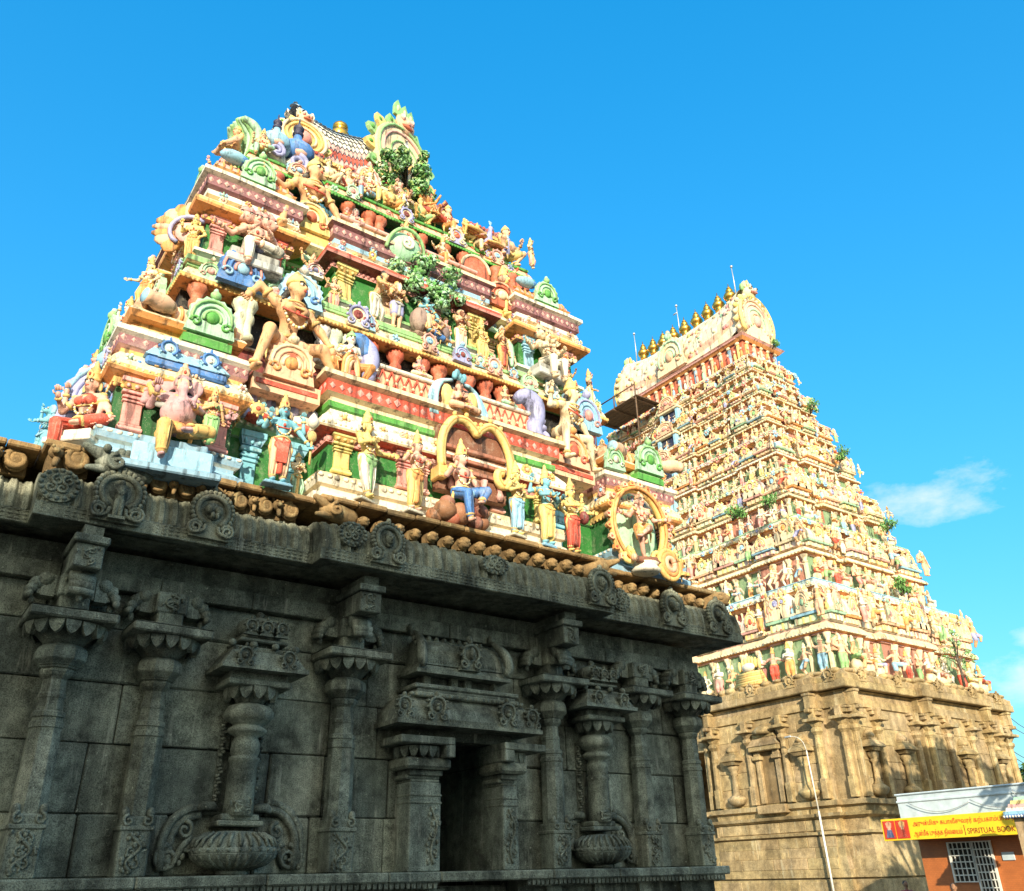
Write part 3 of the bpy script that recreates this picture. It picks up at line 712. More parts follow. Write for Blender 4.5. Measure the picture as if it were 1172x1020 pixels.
# carved band: rows of tiny lozenges on the lower fascia
for (xa,xb,y) in ((-3,.9,11.55),(1.0,4.5,11.15),(4.6,10.0,10.85),(10.1,13.6,11.15)):
    xx=xa
    while xx<xb:
        for zz in (4.11,4.165,4.215): k.add([(xx,y-.001,zz),(xx+.04,y-.001,zz-.018),(xx+.08,y-.001,zz),(xx+.04,y-.001,zz+.018),(xx+.04,y-.016,zz)],[(0,1,4),(1,2,4),(2,3,4),(3,0,4)],(1.22,1.15,1.06))
        xx+=.09
    k.box(xa,xb,y-.006,y+.02,4.228,4.246,W1); k.box(xa,xb,y-.006,y+.02,4.068,4.085,W1)
corn=part(k,'eave_cornice',M['stone'])
def medal(x,y,z,w,h,style):
    global W1
    w*=.90; h*=.84
    W1=(1.28,1.20,1.11); m=MB(); m.M=Matrix.Translation((x,y,z))  # medallion stone brightened like the fascia, light put into its colour
    if style=='leaf':      # flat half-disc of carved foliage
        m.plate([(w*.5*math.cos(math.radians(a)),h*.55+h*.42*math.sin(math.radians(a))*(1 if a<180 else 1.1)) for a in range(0,360,20)],-.03,.10,W1)
        for i in range(4): scroll(m,(-.2+.13*i)*w,-.04,h*(.45+.2*(i%2)),w*.16,(-1)**i,W1,1.3,.022,12)
        for i in range(16): m.ell((w*.44*math.cos(i*PI/8),-.03,h*.55+h*.37*math.sin(i*PI/8)),(.035,.03,.03),shade(.1),6,4)
    else:
        nasi(m,w,h,.085,W1,None,None,21,(.75,.75,.75)); [scroll(m,q_*w*.36,-.085,h*.16,w*.16,q_,W1,1.7,.026,18) for q_ in (-1,1)]; [m.ell((q_*w*(.20+.035*j),-.06,h*(.30-.02*j)),(.03,.03,.028),W1,6,4) for q_ in (-1,1) for j in range(5)]
        if style=='figure':
            m.ell((0,-.12,h*.70),(.035,.035,.045),W1,8,6); m.cap((0,-.12,h*.36),(0,-.12,h*.60),.04,.055,W1); m.cap((-.03,-.12,h*.1),(-.02,-.12,h*.36),.03,.04,W1); m.cap((.03,-.12,h*.1),(.02,-.12,h*.36),.03,.04,W1)
            m.cap((-.06,-.12,h*.58),(-.02,-.16,h*.48),.02,.018,W1); m.cap((.06,-.12,h*.58),(.02,-.16,h*.48),.02,.018,W1); m.box(-.1,.1,-.14,0,.02,.06,W1)
        if style=='face':
            m.ell((0,-.10,h*.56),(.075,.07,.09),W1,10,8); m.ell((0,-.17,h*.55),(.014,.03,.03),W1,6,4)
            for q in (-1,1): m.ell((q*.03,-.155,h*.58),(.018,.02,.01),(.6,.6,.6),6,4)
            m.ell((0,-.155,h*.51),(.028,.02,.01),(.7,.7,.7),6,4); m.lathe(0,-.08,[(.07,h*.6),(.085,h*.62),(.05,h*.68),(.02,h*.74)],W1,8)
        if style=='beast':
            for q in (-1,1): m.ell((q*.06,-.10,h*.55),(.06,.06,.07),W1,8,6); m.ell((q*.03,-.15,h*.42),(.03,.05,.05),W1,6,4)
    W1=(1.,1.,1.)
    return part(m,'medallion',M['stone'],corn)
for x,y,z,w,h,st in ((1.16,11.14,4.20,.52,.60,'leaf'),(1.86,11.13,4.12,.70,.86,'figure'),(3.05,11.13,4.13,.66,.84,'beast'),(5.00,10.84,4.28,.50,.50,'leaf'),(5.56,10.83,4.14,.62,.80,'face'),(7.5,10.84,4.30,.56,.42,'leaf'),(9.72,10.83,4.14,.64,.82,'face'),(10.45,11.13,4.2,.5,.55,'leaf'),(11.75,11.13,4.13,.66,.84,'beast'),(13.0,11.13,4.12,.68,.84,'beast')):
    medal(x,y,z,w,h,st)
# ------------------------------------------------------------------ near tower: painted storeys
CX,CY=6.95,15.8
def cl(k): return C[k] if isinstance(k,str) else k
# --- vyala frieze: heads and scrolls of stone between cornice and terrace
def head_block(x,y,z,kind,yaw=0.0,s=1.0):
    m=MB(); m.M=Matrix.Translation((x,y,z))@Matrix.Rotation(yaw,4,'Z')@Matrix.Scale(s,4)
    if kind=='knob':
        m.ell((0,-.06,.15),(.13,.15,.13),W1,10,7); m.ell((0,-.16,.16),(.07,.07,.06),shade(.1),8,5)
        for q in (-1,1): m.ell((q*.08,-.13,.20),(.03,.04,.03),W1,6,4)
        for j in range(6): m.ell((.11*math.cos(j*PI/5),-.10,.14+.10*math.sin(j*PI/5)),(.03,.05,.03),shade(.25),5,4)
        m.box(-.1,.1,0,.25,.02,.25,(.85,.85,.85)); m.ell((0,-.14,.07),(.09,.06,.035),(.85,.85,.85),8,4)
    elif kind=='curl':
        # crouching beast: spiral tail on the right, haunch, small head looking out on the left
        scroll(m,.10,-.10,.17,.135,-1,W1,1.7,.052,22); m.ell((.10,-.04,.16),(.15,.10,.15),(.8,.8,.8),10,7)
        m.ell((-.14,-.12,.19),(.085,.10,.085),W1,9,6); m.ell((-.15,-.22,.165),(.05,.05,.04),shade(.1),7,5)
        for q in (-1,1): m.ell((-.14+q*.045,-.20,.225),(.022,.022,.022),shade(.2),6,4); m.ell((-.14+q*.07,-.10,.275),(.025,.025,.04),W1,6,4)
        m.cap((-.12,-.14,.10),(-.14,-.20,.0),.04,.03,W1); m.box(-.2,.25,.04,.25,.0,.24,(.6,.6,.6))
        for j in range(6): m.ell((-.02+.03*j,-.06,.29-.004*j*j),(.028,.04,.03),shade(.25),5,4)
    else:      # corner beast: long snout with open jaws
        m.cap((.25,.12,.16),(-.05,-.06,.17),.15,.13,W1,10); m.cap((-.05,-.08,.20),(-.26,-.22,.26),.09,.04,W1,8); m.cap((-.05,-.08,.09),(-.22,-.18,.04),.06,.03,W1,8)
        for q in (-1,1): m.ell((-.06,-.10+q*.1,.27),(.045,.045,.045),W1,8,5)
        for i in range(5): m.ell((.05+.06*i,-.05+.03*i,.30),(.05,.05,.06),shade(.15),6,4)
        scroll(m,.05,-.16,.15,.1,-1,W1,1.2,.03,12)
    return m
vy=[]
def frieze(xa,xb,y,step,kind):
    n=int(round((xb-xa)/step))
    for i in range(n):
        x=xa+(xb-xa)*(i+.5)/n
        part(head_block(x,y+random.uniform(-.02,.02),4.71,kind,random.uniform(-.1,.1),random.uniform(.74,.90)*step/.33),'carved_head',M['lichen'])
frieze(-2.2,.75,11.62,.36,'curl'); part(head_block(1.2,11.30,4.71,'curl',0,1.1),'carved_head',M['lichen'])
part(head_block(1.75,11.22,4.72,'beast',-.3,1.25),'carved_head',M['stone'],None,'dark open-jawed beast head at the corner of the projecting bay')
frieze(2.1,4.3,11.36,.34,'curl'); part(head_block(4.75,11.08,4.71,'beast',-.2,1.1),'carved_head',M['lichen'])
frieze(5.1,9.6,11.08,.30,'knob'); part(head_block(9.8,10.98,4.70,'beast',PI*.55,1.15),'carved_head',M['lichen'])
frieze(10.2,13.0,11.40,.31,'knob'); part(head_block(13.2,11.25,4.70,'knob',.5,1.25),'carved_head',M['lichen'])
tr=MB()     # terrace slab over the heads, broken in flags
def flags(xa,xb,y):
    x=xa
    while x<xb-.01:
        nx=min(xb,x+random.uniform(.35,.8)); tr.bbox(x+.004,nx-.004,y+random.uniform(-.03,.03),y+1.6,4.985+random.uniform(-.01,.01),5.07,shade(.15),.02); x=nx
flags(-3,.9,11.42); flags(.9,4.5,11.12); flags(4.5,10.0,10.86); flags(10.0,13.4,11.2)
tr.box(-3,13.3,12.0,20.4,4.75,5.05,(.35,.35,.35))
part(tr,'terrace_slab',M['lichen'])

# --- ornament helpers in painted stucco
def fans(mb,w,h,cols,d=.07,n=9):
    """leafy gable ornament: scalloped back plate, spiral ribs, finial; local frame, stands on z=0"""
    c0,c1,c2=[cl(c) for c in cols]; out=[]
    for i in range(n*2+1):
        a=math.radians(-8+196*i/(n*2)); r=1.0 if i%2 else .9
        out.append((w*.5*r*math.cos(a),h*.34+h*.50*r*math.sin(a)))
    mb.plate([(-w*.5,0),(w*.5,0)]+out,-d,.02,c0)
    for rr,cc_ in ((.80,c1),(.56,c0),(.34,c1)):
        pts=[(w*.5*rr*math.cos(math.radians(a)),-d-.01,h*.34+h*.5*rr*math.sin(math.radians(a))) for a in range(-20,201,22)]
        mb.tube(pts,w*.035,cc_,5)
    for q in (-1,1):
        pts=[(q*(w*.30+w*.12*math.cos(a)*(1-a/9)),-d-.015,h*.2+w*.12*math.sin(a)*(1-a/9)) for a in [i*.6 for i in range(11)]]
        mb.tube(pts,w*.03,c2,5)
    mb.ell((0,-d,h*.36),(w*.15,d*.8,h*.14),c2,8,5); mb.ell((0,-d*.8,h*.88),(w*.12,d,h*.10),c1,8,5); mb.ell((0,-d*.6,h*.99),(w*.06,d*.7,h*.07),c0,6,4)
def flame(mb,x,z,w,h,cols,y=0.,d=.05,lean=0.):
    c0,c1=[cl(c) for c in cols]
    mb.plate([(x-w*.5,z),(x+w*.5,z),(x+w*.55+lean*.4,z+h*.5),(x+w*.2+lean*.8,z+h*.82),(x+lean,z+h),(x-w*.3+lean*.7,z+h*.8),(x-w*.5+lean*.4,z+h*.5)],y-d,y+.02,c0)
    mb.ell((x+lean*.4,y-d,z+h*.45),(w*.22,.025,h*.22),c1,6,4)
def pillar(mb,x,y,z0,z1,w,c,cc_=None,oct=False):
    """square pier with base rings, necking, cushion and flat cap; front face at y"""
    c=cl(c); cc_=cl(cc_ or c); H=z1-z0; e=w/2
    lt=tuple(min(.85,v*1.15+.03) for v in c)
    mb.bbox(x-e*1.3,x+e*1.3,y-e*.3,y+.3,z0,z0+H*.07,lt,.012); mb.bbox(x-e*1.15,x+e*1.15,y-e*.15,y+.3,z0+H*.07,z0+H*.13,c,.01)
    mb.bbox(x-e,x+e,y,y+.3,z0+H*.13,z0+H*.55,c,.012)
    for t0,t1,k in ((.55,.59,1.18),(.59,.62,1.0),(.62,.66,1.25),(.66,.71,1.05),(.71,.77,1.38),(.77,.80,1.1)): mb.bbox(x-e*k,x+e*k,y-e*(k-1),y+.3,z0+H*t0,z0+H*t1,lt if k>1.15 else c,.008)
    mb.wedge(x-e*1.25,x+e*1.25,y-e*.25,y+.3,z0+H*.80,z0+H*.90,-e*.35,cc_,-e*.35); mb.bbox(x-e*1.7,x+e*1.7,y-e*.75,y+.3,z0+H*.90,z1,lt,.01)
    for q in (-1,0,1): mb.ell((x+q*e*.9,y-e*.45,z0+H*.85),(e*.28,e*.2,H*.045),lt,6,4)
def orn_nasi(poly,off,z,step,w,h,cols,faces=('f','l','r'),minlen=.3):
    mb=MB()
    for F,l,p,nr in along(poly,off,z,step,faces,minlen):
        mb.M=F; nasi(mb,w,h,.05,cl(cols[0]),cl(cols[1]),cl(cols[2]),7,None,False)
    mb.M=None; return mb
def lattice(mb,x0,x1,y,z0,z1,cs,bg_,step=.16):
    mb.box(x0,x1,y,y+.12,z0,z1,cl(bg_)); h=z1-z0; n=max(2,int((x1-x0)/step)); st=(x1-x0)/n
    for i in range(n):
        for q in (0,1):
            a=(x0+i*st,y-.012,z0+(h*.05 if q else h*.95)); b=(x0+(i+1)*st,y-.012,z0+(h*.95 if q else h*.05))
            mb.tube([a,b],.018,cl(cs),4)
        mb.ell((x0+(i+.5)*st,y-.02,z0+h*.5),(.03,.02,.03),C['cream'],6,4)
def kuta(mb,F,w,hh,cols):
    """small square-domed shrine roof in a local frame: drum, flared eaves, dome, finial"""
    c0,c1,c2=[cl(c) for c in cols]; mb.M=F; e=w/2
    mb.box(-e*.8,e*.8,0,w*.8,0,hh*.22,c1)
    mb.wedge(-e*1.15,e*1.15,-e*.3,w,hh*.22,hh*.30,-.03,c2,-.03); mb.wedge(-e*1.18,e*1.18,-e*.33,w,hh*.30,hh*.36,.05,c0,.05)
    for (k0,z0),(k1,z1) in zip([(1.02,.36),(1.08,.48),(1.0,.62),(.8,.76),(.5,.86)],[(1.08,.48),(1.0,.62),(.8,.76),(.5,.86),(.2,.92)]):
        mb.wedge(-e*k0,e*k0,w*.4-e*k0*1.05,w*.5,hh*z0,hh*z1,e*(k0-k1),c0 if z0<.7 else c1,e*(k0-k1)*1.05)
    mb.lathe(0,w*.4,[(e*.3,hh*.90),(e*.34,hh*.94),(e*.16,hh*.98),(e*.24,hh*1.04),(e*.1,hh*1.12),(.01,hh*1.18)],c2,8)
    mb.M=F@Matrix.Translation((0,-e*.25,hh*.30)); fans(mb,w*.8,hh*.8,cols[::-1]); mb.M=None

def regioncol(cols):
    """cols: dict zone -> list of colours; zone by |x - CX| (corner pavilion / recess / centre)"""
    CX=cols.get('cx',6.95)
    def fn(i,mid,nr):
        if mid is None: return cl(cols['c'][min(i,len(cols['c'])-1)])
        z='c'
        if nr[1]<-.5 or nr[1]>.5:
            d=abs(mid[0]-CX); z='c' if d<cols['b1'] else ('r' if d<cols['b2'] else 'p')
        else:
            d=abs(mid[1]-CY); z='c' if d<cols['s1'] else ('r' if d<cols['s2'] else 'p')
            if abs(nr[0])>.5 and abs(mid[0]-CX)<cols['b2']+.2: z='c' if abs(mid[0]-CX)<cols['b1']+.3 else 'p'
        c=cols[z]; return cl(c[i%len(c)])
    return fn

# ================= storey 1
P1=stepped(CX,CY,4.8,3.8,.55,.6,3.65,2.2,2.3,1.2)
bluegrey=(.24,.40,.52)
s1=MB()
def rect(x0,x1,y0,y1): return [(x0,y0),(x1,y0),(x1,y1),(x0,y1)]
def dress(mb,P,z,step,fn,off):
    for F,l,p,nr in along(P,off,z,step):
        if random.random()<.04: continue
        k=random.uniform(.8,1.15); mb.M=F@Matrix.Translation((random.uniform(-.012,.012),0,random.uniform(-.008,.008)))@Matrix.Rotation(random.uniform(-.12,.12),4,'Y')@Matrix.Scale(k,4); fn(mb,p)
    mb.M=None
loz=lambda c,s_=1.0:(lambda mb,p:mb.add([(-.06*s_,0,.10*s_),(0,0,.03*s_),(.06*s_,0,.10*s_),(0,0,.17*s_),(0,-.025,.10*s_)],[(0,1,4),(1,2,4),(2,3,4),(3,0,4)],cl(c)))
egg=lambda c,a,b_,d=.02:(lambda mb,p:mb.ell((0,0,0),(a,d,b_),cl(c),6,4))
CORE=rect(2.15,11.75,12.0,19.6)
s1.loft(CORE,[(.16,5.06),(.16,5.14),(.0,5.18),(.0,6.16),(.06,6.17),(.06,6.30),(.16,6.33),(.20,6.42),(.14,6.52),(.04,6.66),(.04,6.80),(.10,6.84),(.10,7.02),(.18,7.06),(.18,7.16)],['white','white','wall','wall','mint','green','mint','mint','white','mint','cream','peach','rose','peach'] and [cl(c) for c in ['white','white','wall','mint','green','mint','mint','white','mint','cream','peach','rose','peach','peach']])
def bay(P,z0,zs,cs,nm=None):
    s1.loft(P,[(o,z0+z) for o,z in zs],[cl(c) for c in cs])
CEN=rect(4.75,9.15,11.4,20.2)
bay(CEN,5.06,[(.30,0),(.30,.12),(.22,.15),(.12,.22),(.12,.30),(.19,.33),(.22,.42),(.22,.50),(.10,.54),(.0,.62),(0,1.10),(.06,1.11),(.06,1.24),(.24,1.27),(.26,1.30),(.26,1.36),(.22,1.46),(.10,1.60),(.05,1.64),(.05,1.70),(.10,1.72),(.10,1.82),(.05,1.84),(.05,1.92),(.16,1.96),(.16,2.18),(.26,2.22),(.26,2.30)],
 ['white','cream','white','white','cream','white','cream','white','cream','wall','red','pink','red','cream','white','white','white','white','white','green','green','white','cream','cream','red','cream','cream'])
PAVS=[rect(1.6,3.25,11.45,13.5),rect(10.65,12.3,11.45,13.5),rect(1.6,3.25,18.1,20.15),rect(10.65,12.3,18.1,20.15)]
SIDE=rect(1.62,12.28,14.6,17.0)
for P in PAVS+[SIDE]:
    bay(P,5.06,[(.20,0),(.20,.10),(.14,.14),(.08,.20),(.08,.26),(.14,.29),(.16,.37),(.16,.43),(.06,.46),(.0,.50),(0,1.16),(.07,1.17),(.07,1.26),(.17,1.32),(.20,1.36),(.20,1.42),(.14,1.55),(.05,1.68),(.05,1.74),(.11,1.78),(.11,1.94),(.17,1.98),(.17,2.06)],
     [bluegrey,bluegrey,'sky',bluegrey,'white',bluegrey,'sky',bluegrey,'white','dgreen','pink','ochre','orange','orange','ochre','cream','cream','ochre','rose','plum','white','white'])
    dress(s1,P,6.20,.10,egg('ochre',.035,.035),.08); dress(s1,P,6.86,.15,loz('rose',.8),.115); dress(s1,P,5.46,.12,egg('white',.045,.03),.165); dress(s1,P,6.46,.085,egg('cream',.03,.03,.03),.19)
    for F,l,p,nr in along(P,.10,6.56,.55): s1.M=F; s1.ell((0,-.02,.03),(.11,.03,.06),C['sky'],8,5); s1.ell((0,-.05,.03),(.04,.03,.035),C['blue'],6,4)
    s1.M=None
dress(s1,CEN,7.03,.17,loz('pink'),.165); dress(s1,CEN,6.175+.06,.13,egg('pink',.045,.045),.065); dress(s1,CEN,5.56-.06,.13,egg('white',.05,.035),.225); dress(s1,CEN,6.40,.09,egg('cream',.03,.03,.03),.25)
dress(s1,CORE,6.36,.12,egg('white',.04,.035,.03),.19); dress(s1,CORE,6.86,.17,loz('cream'),.105)
st1=part(s1,'storey',M['paint'],None,'lowest painted storey with green walls and red bands')
def sub(mb,name,parent,label=None): return part(mb,name,M['paint'],parent,label)
for x,y,c,cc_,w_ in ((1.86,11.40,'pink','ochre',.26),(3.05,11.40,'pink','ochre',.26),(3.72,11.94,'bskin','sky',.24),(4.42,11.94,'bskin','sky',.24),
    (4.98,11.34,'yellow','ochre',.26),(6.10,11.34,'pink','rose',.24),(6.42,11.34,'rose','pink',.22),(7.95,11.34,'rose','pink',.22),(8.92,11.34,'yellow','ochre',.26),(9.75,11.94,'bskin','sky',.24),
    (10.83,11.40,'pink','rose',.26),(12.06,11.40,'pink','rose',.26)):
    m=MB(); zb=5.56 if c=='pink' and (x<4 or x>10) else (5.18 if c=='bskin' else 5.68); pillar(m,x,y,zb,6.34 if c!='bskin' else 6.28,w_,c,cc_); sub(m,'pillar',st1)
for y,c in ((11.9,'pink'),(13.2,'rose'),(15.0,'ochre'),(16.6,'ochre'),(18.4,'pink'),(19.5,'pink')):
    m=MB(); m.M=frame(1.62 if abs(y-CY)>2.3 else 1.55,y,0,(-1,0)); pillar(m,0,-.04,5.74,6.34,.26,c,'ochre'); m.M=None; sub(m,'pillar',st1)
# corner pavilions: upper drum and domed roofs
for (x0,x1,lab) in ((1.6,3.25,'green leaf gable over the left corner pavilion'),(10.65,12.3,'mint leaf gables over the right corner pavilion')):
    m=MB(); xm=(x0+x1)/2; yf=11.45
    m.bbox(x0+.02,x1-.02,yf+.02,13.4,7.36,7.52,C['cream'],.03)
    m.box(x0+.16,x1-.16,yf+.16,13.3,7.52,7.66,C['ochre']); m.wedge(x0+.0,x1-.0,yf,13.4,7.66,7.74,-.05,C['orange'],-.05); m.wedge(x0-.05,x1+.05,yf-.05,13.4,7.74,7.80,.04,C['cream'],.04)
    for (o0,a),(o1,b_) in zip([(.05,7.80),(.02,7.90),(.06,8.02),(.18,8.14),(.38,8.24)],[(.02,7.90),(.06,8.02),(.18,8.14),(.38,8.24),(.6,8.30)]):
        m.wedge(x0+o0,x1-o0,yf+o0,13.3,a,b_,o1-o0,C['peach'],o1-o0)
    for k in range(11):
        xx=x0+.16+k*(x1-x0-.32)/10; m.tube([(xx,yf+.03,7.80),(xx,yf+.0,7.90),(xx,yf+.05,8.02),(xx,yf+.17,8.14)],.025,C['orange'],5)
    m.v=[(v[0],v[1],v[2]-.24) for v in m.v]; pv=sub(m,'pavilion_roof',st1)
    f=MB(); f.M=Matrix.Translation((xm+.25,yf-.16,7.18)); f.box(-.36,.36,-.02,.3,-.04,.10,C['green']); f.box(-.30,.30,.02,.3,.10,.20,C['lime']); f.M=Matrix.Translation((xm+.25,yf-.14,7.34)); fans(f,.74,.80,('mint','lime','green')); f.M=None
    sub(f,'leaf_gable',pv,lab)
    if x0>5:
        f=MB(); f.M=frame(x1+.05,12.4,7.2,(1,0)); fans(f,.74,.75,('mint','lime','white')); f.M=None; sub(f,'leaf_gable',pv); f=MB(); f.M=Matrix.Translation((x0+.15,yf-.1,7.2)); fans(f,.5,.6,('mint','lime','white')); f.M=None; sub(f,'leaf_gable',pv)
    else:
        f=MB(); f.M=frame(x0-.06,12.4,7.2,(-1,0)); fans(f,.74,.78,('mint','lime','green')); f.M=frame(x0-.06,12.4,8.3,(-1,0)); f.M=None; sub(f,'leaf_gable',pv)
    for q in (-1,1):         # shell-like rolls beside the gable
        if x0<5 and q>0: continue
        f=MB(); xx=xm+.25+q*.72
        f.lathe(0,0,[(.03,-.26),(.10,-.19),(.145,-.05),(.15,.07),(.11,.17),(.125,.20),(.125,.27),(.02,.29)],C['peach'],12); 
        o=f; o.v=[tuple(Matrix.Translation((xx,yf-.06,7.72))@Matrix.Rotation(q*PI/2,4,'Y')@Matrix.Rotation(.3,4,'X')@Vector(v)) for v in o.v]
        for i in range(len(o.c)):
            if o.v[o.f[i][0]][0]*q>(xx+q*.22)*q: o.c[i]=C['sky']
        sub(o,'shell_roll',pv)
# recess: blue block and lotus cushions above the cyan pillars
for x in (3.72,4.42):
    m=MB(); m.M=Matrix.Translation((x,11.78,6.42)); 
    for i in range(7):
        a=-PI*.1+PI*1.2*i/6; m.ell((.26*math.cos(a),-.05,.14+.22*math.sin(a)),(.10,.10,.10),C['white'] if i%2 else C['lav'],7,5)
    m.ell((0,-.05,.02),(.26,.16,.09),C['red'],10,5); m.ell((0,0,.14),(.22,.14,.2),C['white'],8,5); m.M=None; sub(m,'lotus_cushion',st1)
m=MB(); m.bbox(1.95,2.95,11.28,11.6,6.42,6.58,C['sky'],.02); m.bbox(1.88,3.02,11.24,11.6,6.60,6.74,C['blue'],.03); m.wedge(1.85,3.05,11.22,11.6,6.74,6.98,.16,C['sky'],.14)
for q in (2.15,2.75): m.M=Matrix.Translation((q,11.25,6.72)); nasi(m,.30,.32,.05,C['sky'],C['blue'],C['white'],7,None,False); m.M=None
sub(m,'blue_hood',st1)
# centre: parapet with red lattice, ledges
m=MB(); lattice(m,5.0,7.2,11.50,7.44,7.90,'red','peach'); lattice(m,7.55,8.95,11.50,7.44,7.90,'red','peach')
m.bbox(4.85,9.05,11.44,12.2,7.90,7.98,C['white'],.02); m.bbox(4.85,9.05,11.40,12.2,7.36,7.45,C['yellow'],.02)
for k in range(50): m.ell((4.9+k*.083,11.40,7.41),(.035,.03,.035),C['ochre'],6,4)
sub(m,'lattice_parapet',st1)
# small orange pediments seen at the recess ends
for x,cs in ((4.0,('peach','cream','orange')),(9.75,('peach','orange','red'))):
    m=MB(); m.M=Matrix.Translation((x,11.52,6.90)); m.box(-.55,.55,-.12,.4,-.12,.16,C['peach']); m.box(-.5,.5,-.14,.3,-.02,.06,C['red']); m.M=Matrix.Translation((x,11.42,7.02)); fans(m,.82,.86,cs,.10,11); m.ell((0,-.09,.40),(.12,.06,.12),C['brick'],8,5); m.M=None
    sub(m,'fan_gable',st1)
# neck wall with posts
def neck(hx,hy,z0,z1,cw,low,dark,posts,pcol,zp0,zp1,parent,cw2=0):
    P=stepped(6.8,CY,hx,hy,.02,.12,hx-.5,cw,hy-.5,.8); m=MB(); zm=zp0-.04
    m.loft(P,[(0,z0),(0,zm),(.06,zm+.01),(.06,zm+.04),(-.12,zm+.045),(-.12,z1)],[cl(low),C['white'],C['white'],C['white'],cl(dark)])
    n=sub(m,'neck_wall',parent)
    for x,y,cc_ in posts:
        q=MB(); H=zp1-zp0
        q.M=Matrix.Translation((random.uniform(-.04,.04)+x,y,0))@Matrix.Rotation(random.uniform(-.015,.015),4,'Y')@Matrix.Translation((-x,-y,0)); q.lathe(x,y,[(.15,zp0),(.15,zp0+H*.12),(.09,zp0+H*.2),(.085,zp0+H*.42),(.12,zp0+H*.5),(.125,zp0+H*.62),(.09,zp0+H*.7),(.13,zp0+H*.8),(.17,zp0+H*.9),(.17,zp1)],tuple(v*random.uniform(.82,1.1) for v in cl(cc_)),10,.3); q.M=None
        sub(q,'post',n)
    return P,n
posts=[(2.55+i*.42,12.12,'brick' if 2.5<i else 'brick') for i in range(0)]
px_=[(2.75,'brick'),(3.3,'white'),(3.55,'white'),(4.9,'white'),(5.15,'white'),(5.4,'white'),(5.75,'brick'),(6.3,'brick'),(6.85,'brick'),(7.35,'brick'),(7.75,'brick'),(8.2,'brick'),(8.6,'brick'),(9.05,'brick'),(9.5,'brick'),(11.05,'red')]
N1,nk1=neck(4.5,3.42,7.36,8.84,2.2,'maroon','black',[(x,12.22,c) for x,c in px_]+[(2.5,13.2,'brick'),(2.5,14.6,'brick'),(2.5,16.4,'brick'),(2.5,18.2,'brick')],'brick',8.04,8.80,st1)
# orange eave
K1=stepped(6.85,CY,4.45,3.6,.02,.10,3.9,2.1,2.9,1.0)
def eave(P,z,under,edge,fas,rib,line,parent,name,pr=.17,nas=None):
    m=MB(); m.loft(P,[(-.3,z+.02),(.10,z-.02),(.12,z+.0),(.12,z+.05),(.09,z+.07),(.04,z+.20),(-.02,z+.29),(.02,z+.30),(.02,z+.36),(-.15,z+.37)],[cl(under),cl(edge),cl(edge),cl(edge),cl(fas),cl(fas),cl(line),cl(line),cl(line)])
    for F,l,p,nr in along(P,.06,z+.08,pr):
        m.M=F; m.tube([(0,.0,.0),(0,.035,.11),(0,.085,.20)],.022,cl(rib),5)
    for F,l,p,nr in along(P,.10,z-.01,.075): m.M=F; m.ell((0,-.02,0),(.03,.02,.035),cl(edge),6,4)
    m.M=None; e=sub(m,name,parent); return e
e1=eave(K1,8.85,'orange','ochre','cream','rose','lime',st1,'eave')
def deco(P,off,z,step,w,h,cols,parent,minlen=.8,faces=('f','l','r'),kind=None):
    for F,l,p,nr in along(P,off,z,step,faces,minlen):
        m=MB(); m.M=F; cols=random.choice((('cream','lav','maroon'),('peach','rose','sky'),('cream','sky','rose'),('white','mint','pink'),('lav','cream','brick'),('sky','white','maroon'))); w_,h_=w*random.uniform(.85,1.15),h*random.uniform(.85,1.1)
        if random.random()<.35: fans(m,w_,h_,cols)
        else: nasi(m,w_,h_,.05,cl(cols[0]),cl(cols[1]),cl(cols[2]),random.choice((7,9,11)),None,True)
        m.M=None; sub(m,'medallion',parent)
deco(K1,.14,8.90,1.55,.42,.44,('cream','lav','maroon'),e1,1.2,('f','l'))
for x,cs in ((3.2,('blue','pink','sky')),(4.25,('sky','white','blue'))):
    m=MB(); m.M=Matrix.Translation((x,11.98,8.90)); fans(m,.80,.84,cs,.1,11); m.M=None; sub(m,'shell_medallion',e1,'blue and pink shell medallion on the orange eave')

# ================= storey 2
P2=stepped(6.65,CY,3.55,2.95,.5,.5,2.6,1.65,1.8,1.0)
s2=MB()
prof2=[(.28,9.20),(.28,9.30),(.18,9.34),(.10,9.40),(.10,9.46),(.18,9.50),(.18,9.56),(.04,9.60),(.0,9.62),
       (.0,10.26),(.10,10.27),(.10,10.38),(.30,10.42),(.32,10.46),(.32,10.52),(.22,10.62),(.08,10.72),(.05,10.78),
       (.12,10.82),(.12,10.92),(.06,10.94),(.16,11.0),(.16,11.20),(.24,11.24),(.24,11.32)]
z2={'cx':6.65,'b1':1.75,'b2':2.65,'s1':1.1,'s2':1.9,
 'c':['lime','lime','grey','white','grey','lime','lime','white','wall','wall','pink','maroon','pink','red','white','white','white','white','sky','white','plum','plum','plum','cream','cream'],
 'r':['lime','green','lime','white','lime','green','lime','lime','wall','wall','green','green','mint','mint','mint','lime','cream','cream','cream','peach','plum','plum','cream','cream'],
 'p':['lime','green','lime','grey','grey','white','grey','grey','wall','pink','ochre','orange','orange','ochre','cream','cream','ochre','cream','white','white','plum','plum','white','white']}
s2.loft(P2,prof2,regioncol(z2))
for F,l,p,nr in along(P2,.165,11.02,.14): s2.M=F; s2.add([(-.05,0,.08),(0,0,.02),(.05,0,.08),(0,0,.14),(0,-.02,.08)],[(0,1,4),(1,2,4),(2,3,4),(3,0,4)],C['rose'])
for F,l,p,nr in along(P2,.105,10.28,.10): s2.M=F; s2.ell((0,0,.05),(.035,.02,.045),C['pink'],6,4)
for F,l,p,nr in along(P2,.27,10.56,.085): s2.M=F; s2.ell((0,.02,0),(.03,.03,.03),C['cream'],6,4)
s2.M=None
st2=part(s2,'storey',M['paint'],None,'middle painted storey with a teal recess above it')
